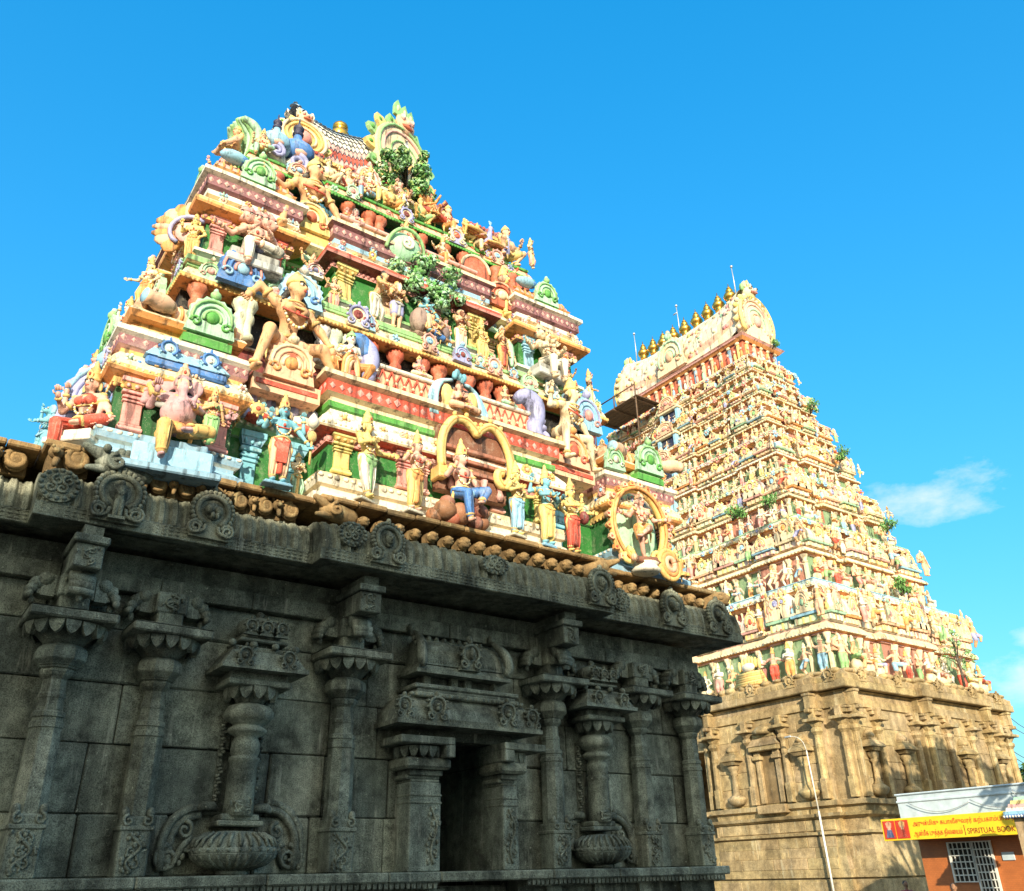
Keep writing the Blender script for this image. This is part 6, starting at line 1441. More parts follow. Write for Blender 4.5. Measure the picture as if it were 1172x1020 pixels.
def x_(root,S,pz):
    m=MB()
    for k in range(6): m.tube([(-.20+.03*k,-.16,.02),(-.16+.03*k,-.2,.34),(-.02+.015*k,-.16,.62)],.035,(C['white'],C['mint'],C['rose'])[k%3],6)
    prop(root,m,'long_sleeve')
figure('standing_statue','grey-haired crone in a white and green skirt beside the seated giant','statue',(5.44,12.62,11.10),1.05,-.2,'rose','white','gold','mint',(('R','bless'),('L','chest')),('stand','stand'),garb='sari',crown='bun',hair='grey',extra=x_,h=.015)
figure('giant_statue','yellow giant at the right ledge reaching sideways over the striped roof','statue',(9.2,12.78,11.15),1.75,.3,'yellow','cream','gold','white',(('L',((.42,-.08,.62),(.3,.2,1))),('R','hip')),(((.18,-.16,.12),(.2,-.18,-.16),(0,-1,0)),((.2,-.16,.12),(.24,-.18,-.16),(0,-1,0))),True,.14,turn=.3,garb='short',crown='tall',tall=.8,crownc='yellow',h=.0115)
m=MB(); m.plate([(-.34,0),(.34,0),(.36,.5)]+[(.36*math.cos(math.radians(a)),.5+.36*math.sin(math.radians(a))) for a in range(15,180,15)]+[(-.36,.5)],-.1,.1,C['brick']); m.bbox(-.42,.42,-.2,.2,-.12,.02,C['rose'],.02)
m.tube([(.36*math.cos(math.radians(a)),-.1,.5+.36*math.sin(math.radians(a))) for a in range(0,181,15)],.04,C['cream'],6)
o=m.build('throne_back',M['paint']); o.location=(8.38,12.75,11.48); tag(o,'empty brick-red arched throne back left of the yellow giant','throne')

# ================= upper deck
figure('seated_statue','figure under a green serpent hood facing left on the top deck','statue',(3.12,13.5,13.10),1.2,-1.2,'skin','peach','gold',None,(('R','out'),('L','knee')),('lotus','lotus'),True,.08,h=.015,crown='cap',
  extra=lambda r,S,p:prop(r,(lambda m:([m.tube([(-.20+.066*j,.22,.0),(-.36+.12*j,.24,.5),(-.33+.11*j,.12,.80-.02*abs(j-3)),(-.22+.073*j,-.06,.98-.04*abs(j-3))],[.07,.085,.09,.05],C['lime'] if j%2 else C['mint'],8,sp=5) for j in range(7)],m)[1])(MB()),'serpent_hood'))
for i,(x,y,z,s,lab) in enumerate(((3.86,13.35,13.1,1.0,'blue-turbaned bulbous ornament with dark spire, left of the pair'),(4.38,13.55,13.1,1.25,'blue-turbaned bulbous ornament with dark spire, right of the pair'))):
    m=MB(); m.lathe(0,0,[(.20,0),(.26,.1),(.24,.25),(.20,.36)],C['white'],14); m.lathe(0,0,[(.26,.40),(.33,.52),(.31,.68),(.20,.80),(.09,.86),(.07,1.05)],C['blue'] if i else C['sky'],16); m.lathe(0,0,[(.08,1.03),(.10,1.08),(.05,1.14),(.09,1.18),(.10,1.22),(.02,1.32),(.012,1.45)],(.03,.03,.08),10)
    scroll(m,-.02,-.26,.22,.17,1,C['lav'],1.6,.05,18); m.ell((0,-.2,.46),(.14,.12,.09),C['pskin'],8,6)
    o=m.build('turban_ornament',M['paint']); o.location=(x,y,z); o.scale=(s,s,s); tag(o,lab,'ornament','blue turban ornaments on the top deck')
figure('seated_statue','yellow seated figure with red mask-like halo on the top deck','statue',(6.08,13.45,13.50),1.15,0,'cream','yellow','gold','peach',(('R','bless'),('L','knee')),('side','pend'),True,.12,h=.015,extra=lambda r,S,p:shellhalo(r,.62,.74,.32,('white','pink','red'),.12))
figure('seated_statue','pale seated figure below the leafy tree of the top deck','statue',(6.80,13.40,13.55),1.15,.2,'pskin','white','gold','lav',(('R','bless'),('L','front')),('pend','side'),True,.12,h=.015,crown='bun')
def x_(root,S,pz):
    m=MB()
    for j in range(6):
        a=math.radians(35+22*j); m.tube([(.1*math.cos(a),0,.42),(.42*math.cos(a),-.02,.42+.42*math.sin(a)),(.46*math.cos(a),-.12,.44+.5*math.sin(a))],[.045,.035,.02],C['orange'],6)
    prop(root,m,'raised_arms')
figure('seated_statue','orange many-armed seated figure on the top deck','statue',(7.55,13.35,13.45),1.2,.1,'orange','red','gold','peach',(('R','front'),('L','front')),('lotus','lotus'),True,.10,h=.015,extra=x_,crownc='peach')
figure('seated_statue','maroon-caped seated figure at the right end of the top deck','statue',(8.0,13.25,13.25),1.2,.3,'peach','orange','gold','plum',(('R','out'),('L','knee')),('pend','side'),True,.12,h=.015,crown='cap',extra=lambda r,S,p:shellhalo(r,.6,.7,.30,('plum','maroon','peach'),.14))
figure('lion_statue','small yellow crouching lion on the green eave, right of the seated row','statue',(8.35,13.05,13.08),.85,.6,'yellow','yellow','ochre',None,(('R','front'),('L','front')),('squat','squat'),True,.2,face='lion',crown=None,garb='loin',h=.016)
for x,y,z,s,yw,lab,c1,c2 in ((5.0,13.2,13.07,.62,-.2,'cream squatting dwarf on the green eave, left of the seated row','cream','peach'),(5.5,13.3,13.07,.7,.1,'peach squatting dwarf with red kilt on the green eave','peach','red'),(6.45,13.12,13.07,.6,0,'yellow squatting dwarf with orange kilt on the green eave','yellow','orange'),(7.2,13.12,13.07,.62,.2,'ochre squatting dwarf with green kilt on the green eave','ochre','lime'),(9.6,13.2,13.07,.95,.3,'peach crouching dwarf at the right end of the green eave','peach','yellow')):
    figure('dwarf_statue',lab,'statue',(x,y,z),s/.62,yw,c1,c2,'gold',None,(('R','knee'),('L','bless')),('squat','squat'),True,.16,crown='cap',garb='short',h=.019,belly=1.0)
# pair of peacocks
def peacock(loc,s,yaw,label):
    r=empty('peacock_statue',loc,yaw); tag(r,label,'bird statue','peacocks on the right of the top deck'); m=MB()
    sdf_into(m,[('ell',(0,0,.32),(.16,.14,.20),C['lav']),('cap',(.05,0,.42),(.12,0,.78),.09,.055,C['lav']),('ell',(.14,0,.84),(.075,.06,.065),C['lav']),('cap',(.2,0,.84),(.30,0,.80),.03,.008,C['ochre']),('cap',(-.05,.06,.2),(-.04,.06,0),.03,.025,C['ochre']),('cap',(.02,-.06,.2),(.03,-.06,0),.03,.025,C['ochre'])],.02,.04)
    m.ell((.17,-.05,.86),(.015,.015,.015),C['black'],6,4)
    for j in range(3): m.tube([(.12,0,.9),(.08+.04*j,0,1.02)],.012,C['sky'],5); m.ell((.08+.04*j,0,1.03),(.025,.02,.03),C['sky'],5,4)
    m.build('body',M['paint'],r); t=MB()
    for j in range(7): t.tube([(-.10,-.06+.02*j,.36),(-.45,-.12+.04*j,.34),(-.85,-.15+.05*j,.22)],[.05,.06,.04],C['brick'] if j%2 else C['ochre'],6)
    t.build('tail',M['paint'],r); r.scale=(s,s,s)
peacock((9.0,13.1,13.08),.92,.25,'grey-blue peacock with rust tail, taller of the two on the right deck')
peacock((9.45,13.0,13.0),.72,.1,'grey-blue peacock with rust tail, smaller of the two on the right deck')
# plaster trees
def plaster_tree(loc,w,hh,seed,label,cols,nclump=16,lf=24):
    rd=random.Random(seed); r=empty('plaster_tree',loc); tag(r,label,'tree sculpture'); t=MB()
    t.tube([(0,0,0),(.03,-.02,hh*.25),(-.03,0,hh*.5),(.0,0,hh*.8)],[.09,.075,.06,.03],(.06,.045,.03),8); f=MB()
    for k in range(nclump):
        a=rd.uniform(0,2*PI); q=math.sqrt(rd.random()); c=(w*q*math.cos(a),-.05+rd.uniform(-.28,.22)-.10,hh*.66+hh*.36*q*math.sin(a)-.12*abs(math.cos(a))*q)
        t.tube([(0,0,hh*rd.uniform(.35,.6)),(c[0]*.6,c[1]*.6,c[2]-.08),c],[.026,.016,.007],(.06,.045,.03),5)
        rr=rd.uniform(.11,.19)
        for i in range(lf):
            u=Vector((rd.gauss(0,1),rd.gauss(0,1),rd.gauss(0,1))).normalized(); p=Vector(c)+u*rr*rd.uniform(.6,1.05); s=rd.uniform(.028,.055)
            R=u.to_track_quat('Z','Y').to_matrix().to_4x4(); f.M=Matrix.Translation(p)@R@Matrix.Rotation(rd.uniform(0,6),4,'Z')@Matrix.Rotation(rd.uniform(-.6,.6),4,'X')
            f.add([(0,-s*1.5,0),(s*.7,-s*.3,.02),(s*.5,s*.8,.01),(0,s*1.3,-.01),(-s*.5,s*.8,.01),(-s*.7,-s*.3,.02),(0,0,.035)],[(0,1,6),(1,2,6),(2,3,6),(3,4,6),(4,5,6),(5,0,6)],cl(rd.choice(cols)))
        f.M=None
    t.build('trunk',M['paint'],r); f.build('foliage',M['paint'],r)
LC=('mint','mint','lime','green',(.14,.36,.09),(.24,.50,.18),(.45,.70,.36))
plaster_tree((6.85,12.28,9.65),.80,1.60,3,'leafy plaster tree over the seated teal figure, middle storey',LC,26,60)
plaster_tree((7.08,13.62,13.5),.80,1.95,5,'dark leafy plaster tree before the tall gable on the top deck',('green',(.05,.18,.04),(.09,.27,.06),'lime',(.34,.52,.14),(.16,.38,.09),'mint'),30,64)
m=MB(); m.M=Matrix.Translation((6.35,12.25,11.05)); m.ell((0,0,.3),(.42,.2,.36),C['mint'],14,8); m.tube([(-.42,-.1,.1),(-.36,-.18,.36),(-.2,-.22,.56),(0,-.23,.63),(.2,-.22,.57),(.36,-.18,.38),(.42,-.1,.1)],.04,C['lime'],6,sp=4); scroll(m,0,-.2,.3,.15,1,C['white'],1.4,.04,14); m.M=None
tag(m.build('shell_ornament',M['paint']),'large mint-green shell above the leafy plaster tree','ornament')

for (x,y,z,Hh,yw,sk,ct,pose,arms_,lab) in (
 (2.75,12.0,7.62,.62,-.2,'cream','rose','sit',(('R','bless'),('L','knee')),'tiny cream seated figure on the left pavilion, left of its green gable'),
 (3.15,12.0,7.30,.70,.2,'peach','sky','sit',(('R','pray'),('L','pray')),'tiny peach praying figure in pale blue at the right edge of the left pavilion'),
 (10.9,11.75,7.60,.60,-.1,'cream','pink','sit',(('R','bless'),('L','knee')),'tiny cream seated figure on the right pavilion roof behind the flame ring'),
 (4.35,11.55,5.15,.72,.1,'cream','mint','stand',(('R','pray'),('L','pray')),'small cream attendant in mint standing right of the cyan four-armed statue'),
 (6.45,11.62,7.98,.62,.0,'rose','cream','sit',(('R','front'),('L','hip')),'tiny rose figure on the lattice parapet, left of the winged half-figure'),
 (8.35,11.62,7.98,.62,.2,'peach','mint','sit',(('R','front'),('L','out')),'tiny peach figure in mint on the lattice parapet, left of the mauve scroll'),
 (3.0,12.75,11.62,.60,-.3,'peach','red','sit',(('R','bless'),('L','knee')),'tiny peach figure in red on the upper left pavilion roof'),
 (4.95,12.2,9.25,.70,-.2,'peach','pink','stand',(('R','bless'),('L','hip')),'small peach attendant in pink standing left of the yellow pillar'),
 (7.35,12.2,9.24,.74,.1,'rose','sky','stand',(('R','out'),('L','hip')),'small rose figure in pale blue between the teal figure and the sage'),
 (9.05,12.4,9.24,.85,.1,'cream','rose','stand',(('R','bless'),('L','down')),'small cream figure in rose standing in the recess left of the white-legged statue'),
 (6.6,12.62,11.80,.70,.0,'peach','lime','sit',(('R','bless'),('L','knee')),'tiny peach figure in light green seated on the balustrade'),
 (7.5,12.62,11.80,.70,.2,'cream','orange','sit',(('R','out'),('L','knee')),'tiny cream figure in orange seated on the balustrade, left of the brick throne'),
 (5.75,13.15,13.10,.80,.0,'rose','sky','sit',(('R','bless'),('L','knee')),'small rose figure in pale blue seated on the top deck, left end of the row'),
 (3.55,13.15,13.10,.70,-.4,'peach','mint','sit',(('R','bless'),('L','knee')),'small peach figure in mint below the blue turban ornaments'),
 (8.75,13.15,13.08,.80,.2,'rose','cream','sit',(('R','front'),('L','knee')),'small rose figure in cream between the yellow lion and the peacocks'),
 (2.0,13.3,8.2,.75,-1.2,'peach','sky','stand',(('R','bless'),('L','hip')),'small peach guardian in pale blue on the left flank above the first storey'),
 (1.55,13.9,7.15,.80,-1.3,'rose','mint','stand',(('R','out'),('L','hip')),'small rose guardian in mint on the left flank beside a scalloped gable'),
 (2.45,13.2,9.25,.85,-1.1,'peach','pink','stand',(('R','up'),('L','hip')),'small peach figure in pink on the left flank of the middle storey'),
 (2.5,14.6,9.3,.85,-1.2,'cream','sky','stand',(('R','bless'),('L','out')),'small cream figure in pale blue on the left flank of the middle storey'),
 (3.1,14.2,13.05,.95,-1.1,'rose','peach','sit',(('R','bless'),('L','knee')),'small rose figure in peach on the left flank of the top deck')):
    if pose=='sit': figure('seated_statue',lab,'statue',(x,y,z),Hh*1.2,yw,sk,ct,'gold',None,arms_,('lotus','lotus') if Hh<.65 else ('pend','side'),True,.12,h=.021,crown='cap' if Hh<.7 else 'tall')
    else: figure('standing_statue',lab,'statue',(x,y,z),Hh,yw,sk,ct,'gold',None,arms_,('stand','bent'),h=.019,crown='cap' if Hh<.75 else 'tall')

for (x,y,z,Hh,yw,sk,ct,arms_,lab) in (
 (11.15,12.3,9.22,.80,.5,'peach','white',(('R','bless'),('L','out')),'small peach guardian in white at the very end of the orange eave'),
 (10.85,13.4,9.25,1.0,.9,'rose','ochre',(('R','up'),('L','hip')),'small rose guardian in ochre on the right flank of the middle storey'),
 (10.2,13.0,13.08,.75,.5,'cream','rose',(('R','bless'),('L','hip')),'small cream guardian in rose at the right end of the green eave'),
 (10.55,12.7,11.55,.80,.6,'peach','mint',(('R','out'),('L','hip')),'small peach guardian in mint on the right pavilion roof, middle storey'),
 (12.35,12.2,7.2,.95,.6,'peach','sky',(('R','bless'),('L','out')),'small peach guardian in pale blue right of the mint gables')):
    figure('standing_statue',lab,'statue',(x,y,z),Hh,yw,sk,ct,'gold',None,arms_,('stand','bent'),h=.018)
# ------------------------------------------------------------------ far tower
FX,FY=46.6,39.2
far=empty('gateway_tower',(FX,FY,GZ)); tag(far,'tall yellow-cream gateway tower crowded with figures on a golden stone base','gateway tower')
def fpart(mb,name,mat,parent=None,label=None):
    p=parent or far
    while depth(p)>1: p=p.parent
    o=mb.build(name,mat,p); pw=Vector((0,0,0)); q=p
    while q is not None: pw+=q.location; q=q.parent
    o.data.transform(Matrix.Translation(-pw))
    if label: o['label']=label
    return o
Lx=FX-7.7; Fy=25.9          # wall planes of the two faces in view
b=MB()
FBASE=[(Lx,Fy),(44.8,Fy),(44.8,Fy-.35),(51.4,Fy-.35),(51.4,Fy),(FX+7.7,Fy),(FX+7.7,52.5),(Lx,52.5),(Lx,42.2),(Lx+7,42.2),(Lx+7,35.5),(Lx,35.5),(Lx,34.6),(Lx-.35,34.6),(Lx-.35,27.2),(Lx,27.2)]
rdF=random.Random(5)
def sh2(v=.07): s=1+rdF.uniform(-v,v); return (s,s*rdF.uniform(.97,1.02),s*rdF.uniform(.92,1.05))
b.loft(FBASE,[(.55,GZ),(.55,-.42),(.30,-.40),(.30,-.36),(.48,-.33),(.48,.0),(.36,.55),(.30,1.42),(.52,1.50),(.52,1.62),(.16,1.64),(.16,2.16),(.44,2.28),(.50,2.42),(.06,2.44),(.10,2.70),(.30,2.76),(.30,2.98),(.05,3.0),(0,3.05),(0,7.22),(.12,7.26),(.12,7.62),(.05,7.66),(.05,7.95),(.2,8.0)],lambda i,m,n:sh2())
# jointed wall blocks on the two faces in view
for (kind,a0,a1) in (('L',27.3,34.5),('L',34.7,35.48),('F',Lx+.05,44.7),('F2',44.9,51.3),('F',51.5,FX+7.65)):
    z=3.06
    for hgt in (.85,.80,.78,.80,.75):
        u=a0
        while u<a1-.01:
            nu=min(a1,u+rdF.uniform(1.0,2.2)); nu=a1 if a1-nu<.5 else nu
            o=rdF.uniform(.02,.05)
            if kind=='L':
                x=Lx-.35 if u<34.55 else Lx; b.bbox(x-o,x+.3,u+.012,nu-.012,z+.012,z+hgt-.012,sh2(.12),.02)
            else:
                y=Fy-(.35 if kind=='F2' else 0); b.bbox(u+.012,nu-.012,y-o,y+.3,z+.012,z+hgt-.012,sh2(.12),.02)
            u=nu
        z+=hgt
for k in range(5):
    y0=26.0
    for u0,u1 in ((27.25,34.55),): 
        u=u0
        while u<u1:
            nu=min(u1,u+rdF.uniform(1.2,2.4)); z0,z1=((-1.9,-.5),(0.02,.5),(1.68,2.16),(.5,.95),(.95,1.42))[k]; x=Lx-.35-(.57,.5,.22,.42,.38)[k]; b.bbox(x,x+.3,u+.01,nu-.01,z0,z1,sh2(.12),.02); u=nu
b.box(Lx-.02,Lx+7,35.4,42.3,6.15,8.0,sh2()); b.bbox(Lx-.2,Lx+1,35.3,42.4,6.1,6.4,sh2(),.03)
fb=fpart(b,'stone_base',M['sandstone'])
def fpil(F,z0,z1,w=.42,beam=False,pot=False):
    w*=.82; m=MB(); m.M=F; H=z1-z0; e=w/2; r=e/math.cos(PI/8)
    if pot:
        m.lathe(0,-.18,[(.2,z0),(.46,z0+.10),(.58,z0+.26),(.60,z0+.30),(.60,z0+.36),(.42,z0+.48),(.25,z0+.56),(.3,z0+.60),(.19,z0+.66),(.17,z0+H*.52),(.27,z0+H*.55),(.2,z0+H*.58),(.36,z0+H*.63),(.36,z0+H*.67),(.2,z0+H*.70)],sh2(),16,0,True,.62)
        m.wedge(-.35,.35,-.45,.1,z0+H*.70,z0+H*.75,-.1,sh2(),-.1); m.bbox(-.62,.62,-.6,.1,z0+H*.76,z0+H*.80,sh2(),.02); m.wedge(-.6,.6,-.58,.1,z0+H*.80,z0+H*.88,.2,sh2(),.2); m.bbox(-.35,.35,-.36,.1,z0+H*.88,z0+H*.92,sh2(),.02); m.lathe(0,-.1,[(.3,z0+H*.92),(.34,z0+H*.96),(.2,z0+H*1.02),(.05,z0+H*1.06)],sh2(),10)
    else:
        m.bbox(-e,e,-.32,.05,z0,z0+H*.22,sh2(),.02)
        m.lathe(0,-.12,[(r,z0+H*.21),(r*.96,z0+H*.55),(r*1.06,z0+H*.56),(r*1.06,z0+H*.60),(r*.9,z0+H*.61),(r*.85,z0+H*.70),(r*1.2,z0+H*.72),(r*1.6,z0+H*.74),(r*1.6,z0+H*.77),(r*1.0,z0+H*.79),(r*1.2,z0+H*.80),(r*2.0,z0+H*.85)],sh2(),8,PI/8,False)
        m.bbox(-e*2.5,e*2.5,-.62,.05,z0+H*.85,z0+H*.885,sh2(),.02)
        for q in (-1,1): m.bbox(min(q*e*1.0,q*e*2.1),max(q*e*1.0,q*e*2.1),-.28,.05,z0+H*.92,z0+H*.965,sh2(),.02); m.bbox(min(q*e*1.0,q*e*2.6),max(q*e*1.0,q*e*2.6),-.30,.05,z0+H*.965,z1-.02,sh2(),.03)
        m.bbox(-e,e,-.42,.05,z0+H*.89,z1,sh2(),.02)
        if beam: m.bbox(-e*1.1,e*1.1,-.55,.05,z1,z1+.62,sh2(),.02); m.bbox(-e*.9,e*.9,-.72,.05,z0+H*.95,z1-.02,sh2(),.04); m.bbox(-e*1.4,e*1.4,-.6,.05,z1+.62,z1+.75,sh2(),.02)
    m.M=None
    return fpart(m,'wall_pot_column' if pot else 'pilaster',M['sandstone'],fb)
for y,bm in ((27.45,True),(29.55,False),(31.85,False),(34.3,True)): fpil(frame(Lx-.37,y,0,(-1,0)),3.05,7.24,.42,bm)
fpil(frame(Lx,35.1,0,(-1,0)),3.05,7.24,.30); fpil(frame(Lx,26.15,0,(-1,0)),3.05,7.24,.42)
for y in (28.45,33.05): fpil(frame(Lx-.37,y,0,(-1,0)),3.1,6.0,.4,False,True)
for x,bm in ((39.15,True),(41.0,False),(44.4,False),(FX+7.4,True),(53.0,False)): fpil(frame(x,Fy-.02,0,(0,-1)),3.05,7.24,.40,bm)
for x,bm in ((45.1,True),(46.9,False),(49.3,False),(51.1,True)): fpil(frame(x,Fy-.37,0,(0,-1)),3.05,7.24,.40,bm)
for x,y in ((40.1,Fy),(42.9,Fy),(48.1,Fy-.35),(52.3,Fy)): fpil(frame(x,y-.02,0,(0,-1)),3.1,6.0,.4,False,True)
# blind doorway between the two middle pilasters of the left face
m=MB(); m.M=frame(Lx-.37,30.7,0,(-1,0))
m.bbox(-.92,.92,-.5,.1,5.62,5.86,sh2(),.03); m.wedge(-.95,.95,-.55,.1,5.86,6.3,.25,sh2(),.3); m.bbox(-.7,.7,-.3,.1,6.3,6.45,sh2(),.02); m.lathe(0,-.1,[(.6,6.45),(.65,6.6),(.4,6.8),(.1,6.95)],sh2(),12)
for q in (-1,1): m.bbox(q*.62-.14,q*.62+.14,-.2,.1,3.1,5.2,sh2(),.02); m.bbox(q*.62-.26,q*.62+.26,-.34,.1,5.2,5.4,sh2(),.03); m.bbox(q*.62-.2,q*.62+.2,-.26,.1,5.4,5.62,sh2(),.02)
m.box(-.45,.45,-.04,.1,3.1,5.62,(.55,.5,.45)); m.bbox(-.9,.9,-.45,.1,2.6,3.0,sh2(),.03); m.M=None; fpart(m,'niche_door',M['sandstone'],fb)
# overhanging cornice with scale-like lower edge, weeds of broken stone on top
K=MB(); KP=[(FX-8.2,25.35),(44.6,25.35),(44.6,25.0),(51.6,25.0),(51.6,25.35),(FX+8.2,25.35),(FX+8.2,53.0),(FX-8.2,53.0),(FX-8.2,34.8),(FX-8.55,34.8),(FX-8.55,27.0),(FX-8.2,27.0)]
K.loft(KP,[(-.55,8.06),(-.03,8.06),(0,8.1),(0,8.42),(-.06,8.46),(-.10,8.7),(-.30,8.92),(-.6,9.0)],lambda i,m,n:sh2(.05))
for F,l,p,nr in along(KP,-.07,8.44,.42):
    K.M=F; K.bbox(-l*.47,l*.47,-.03-rdF.random()*.03,.1,0,.26+rdF.random()*.04,sh2(.12),.02)
for F,l,p,nr in along(KP,-.35,8.9,.75):
    K.M=F; K.ell((rdF.uniform(-.2,.2),.0,.05),(rdF.uniform(.25,.42),.28,rdF.uniform(.10,.20)),sh2(.15),8,5)
K.M=None; kc=fpart(K,'eave_cornice',M['sandstone'],fb)
for F,l,p,nr in along(KP,-.02,8.4,3.1,minlen=1.5):
    m=MB(); m.M=F; nasi(m,.62,.66,.10,sh2(),None,None,9,None,False); m.M=None; fpart(m,'medallion',M['sandstone'],kc)
# ---- storeys
def sec(z): w=z-8.0; return 8.2-.225*w, 13.8-.25*w
ZS=[8.98,14.3,18.6,22.2,25.3,28.0,30.4,32.7]
PALE=[(.80,.66,.38),(.80,.73,.54),(.80,.58,.36),(.78,.76,.62),(.82,.64,.34),(.66,.70,.48),(.80,.60,.50),(.62,.70,.58),(.80,.70,.46),(.76,.58,.54)]
LEDGE=[('sky',(.50,.66,.66)),((.36,.62,.34),'white'),('cream',(.60,.68,.40)),('white','rose'),('cream',(.62,.72,.50)),('mint','white'),('cream','peach')]
ACC=['pink','red','sky','mint','lav','orange','rose','white','yellow','lime']
fst=[]
for s in range(7):
    z0,z1=ZS[s],ZS[s+1]; h_=z1-z0; hx0,hy0=sec(z0); hx1,hy1=sec(z1); rs=random.Random(40+s)
    hx=hx0-.95; hy=hy0-.95; P=stepped(FX,FY,hx-.25,hy-.25,.25,.35,hx*.62,hx*.34,hy*.72,hy*.26)
    m=MB(); P0,P1_=PALE[s%7],PALE[(s+3)%10]; L0,L1=[cl(c) for c in LEDGE[s]]
    jit=lambda c: tuple(v*rs.uniform(.88,1.06) for v in c)
    zc=z0+h_*.40; 
    m.loft(P,[(.75,z0-.02),(.75,z0+.06),(.25,z0+.1),(.12,z0+.16),(0,z0+.18),(0,zc),(.12,zc+.01),(.12,zc+.07*h_/4),(.36,zc+.10*h_/4),(.40,zc+.16*h_/4),(.34,zc+.30*h_/4),(.16,zc+.42*h_/4),(.10,zc+.46*h_/4),(.2,zc+.50*h_/4),(.2,zc+.62*h_/4)],
       lambda i,mm_,n:[P1_,cl('cream'),P0,P1_,(.46,.20,.14) if (mm_ and int(mm_[0]*3+mm_[1]*3)%3==0) else (.22,.34,.18),cl('peach'),cl('rose'),cl('orange'),P1_,P0,cl('cream'),cl('rose'),P1_,P0][i])
    for F,l,p,nr in along(P,.38,zc+.13*h_/4,.24): m.M=F; m.ell((0,0,0),(.06,.06,.06),cl('cream'),5,4)
    for F,l,p,nr in along(P,.20,zc+.50*h_/4,.30): m.M=F; m.ell((0,-.01,.05),(.09,.03,.05),cl(rs.choice(ACC)),5,4)
    m.M=None
    # upper recess and coloured ledge of the next storey
    q=stepped(FX,FY,hx1-.55,hy1-.55,.1,.2,hx1*.6,hx1*.33,hy1*.7,hy1*.25)
    m.loft(q,[(0,zc+.3),(0,z1-h_*.12),(.08,z1-h_*.115),(.30,z1-h_*.10),(.46,z1-h_*.085),(.48,z1-h_*.05),(.40,z1-h_*.035),(.40,z1-.05),(.44,z1-.04),(.44,z1)],lambda i,mm_,n:[cl('maroon'),P0,cl('peach'),cl('orange'),P1_,L1,L1,L0,L0][i])
    for F,l,p,nr in along(q,.47,z1-h_*.07,.36): m.M=F; m.ell((rs.uniform(-.05,.05),-.01,rs.uniform(-.03,.05)),(rs.uniform(.07,.14),.04,rs.uniform(.04,.09)),jit(cl(rs.choice(('cream','peach','yellow','white')))),5,4)
    for F,l,p,nr in along(q,.04,z1-h_*.20,.42): m.M=F; m.lathe(0,0,[(.09,0),(.05,h_*.03),(.08,h_*.06),(.10,h_*.085)],cl('cream') if rs.random()<.6 else cl(rs.choice(('red','rose','orange'))),6)
    # flower and scroll bosses scattered along the coloured ledge
    for F,l,p,nr in along(q,.40,z1-h_*.05,.8):
        m.M=F@Matrix.Translation((rs.uniform(-.2,.2),-.06,rs.uniform(-.08,.02))); r_=rs.uniform(.12,.24); c=jit(cl(rs.choice(('cream','peach','white','yellow','sky','pink'))))
        for i in range(6): m.ell((r_*.7*math.cos(i*PI/3),0,r_*.7*math.sin(i*PI/3)),(r_*.42,.07,r_*.42),c,6,4)
        m.ell((0,-.05,0),(r_*.4,.06,r_*.4),cl(rs.choice(ACC)),6,4)
    m.M=None
    st=fpart(m,'storey',M['farpaint']); fst.append((st,P,q,z0,zc,z1,h_))
    # pillars between figures
    for F,l,p,nr in along(P,.03,z0+.18,1.15*(.93**s),minlen=.7,phase=.98):
        if nr[0]>.5: continue
        m=MB(); m.M=F; hh=zc-z0-.18; c=jit(rs.choice(PALE)); m.bbox(-.09,.09,-.10,.1,0,hh*.7,c,.01); m.lathe(0,-.03,[(.11,hh*.68),(.17,hh*.74),(.10,hh*.8),(.20,hh*.92),(.22,hh)],cl('cream'),8); m.M=None; fpart(m,'pillar',M['farpaint'],st)
    # row of little shrine roofs standing on the cornice: domes, barrels and arched fronts of uneven size
    zt=zc+.50*h_/4
    for n_,(F,l,p,nr) in enumerate(along(P,.12,zt,1.9*(.92**s),minlen=.8)):
        if nr[0]>.5: continue
        kind=(n_+s)%3; m=MB(); w=l*.46*rs.uniform(.88,1.05); hh=h_*(.34,.30,.40)[kind]*rs.uniform(.92,1.08); c=jit(rs.choice(PALE)); c2=jit(rs.choice(PALE)); a=cl(rs.choice(ACC)); yo=rs.uniform(-.16,.05)
        m.M=F@Matrix.Translation((0,yo,0))
        m.bbox(-w*.9,w*.9,-.12,.6,0,hh*.20,c2,.02)
        for q_ in range(4): m.bbox(-w*.8+q_*w*.5,-w*.66+q_*w*.5,-.16,.1,0,hh*.19,cl(rs.choice(('cream','peach','yellow'))),.01)
        m.wedge(-w*1.02,w*1.02,-.26,.6,hh*.20,hh*.27,-.03,cl(rs.choice(('rose','orange','sky','peach','cream','mint'))),-.03); m.wedge(-w*1.06,w*1.06,-.30,.6,hh*.27,hh*.34,.06,cl('cream'),.05)
        if kind==0:
            m.lathe(0,.12,[(w*.98,hh*.34),(w*1.02,hh*.46),(w*.96,hh*.60),(w*.7,hh*.76),(w*.3,hh*.86),(w*.16,hh*.9),(w*.24,hh*.96),(w*.1,hh*1.04),(.01,hh*1.14)],[c,c,c,c2,cl('peach'),cl('cream'),cl('yellow'),cl('yellow')],14,0,True,.42/w if w>.42 else 1)
        else:
            for (k0,y0,za),(k1,y1,zb) in zip([(1.0,-.22,.34),(1.03,-.25,.48),(.98,-.18,.66),(.88,.0,.84)],[(1.03,-.25,.48),(.98,-.18,.66),(.88,.0,.84),(.7,.25,.96)]): m.wedge(-w*k0,w*k0,y0,.7,hh*za,hh*zb,w*(k0-k1),c,y1-y0)
            for q_ in (-.6,-.2,.2,.6): m.ell((q_*w,.18,hh*.98),(w*.09,.1,hh*.08),cl('yellow'),6,4)
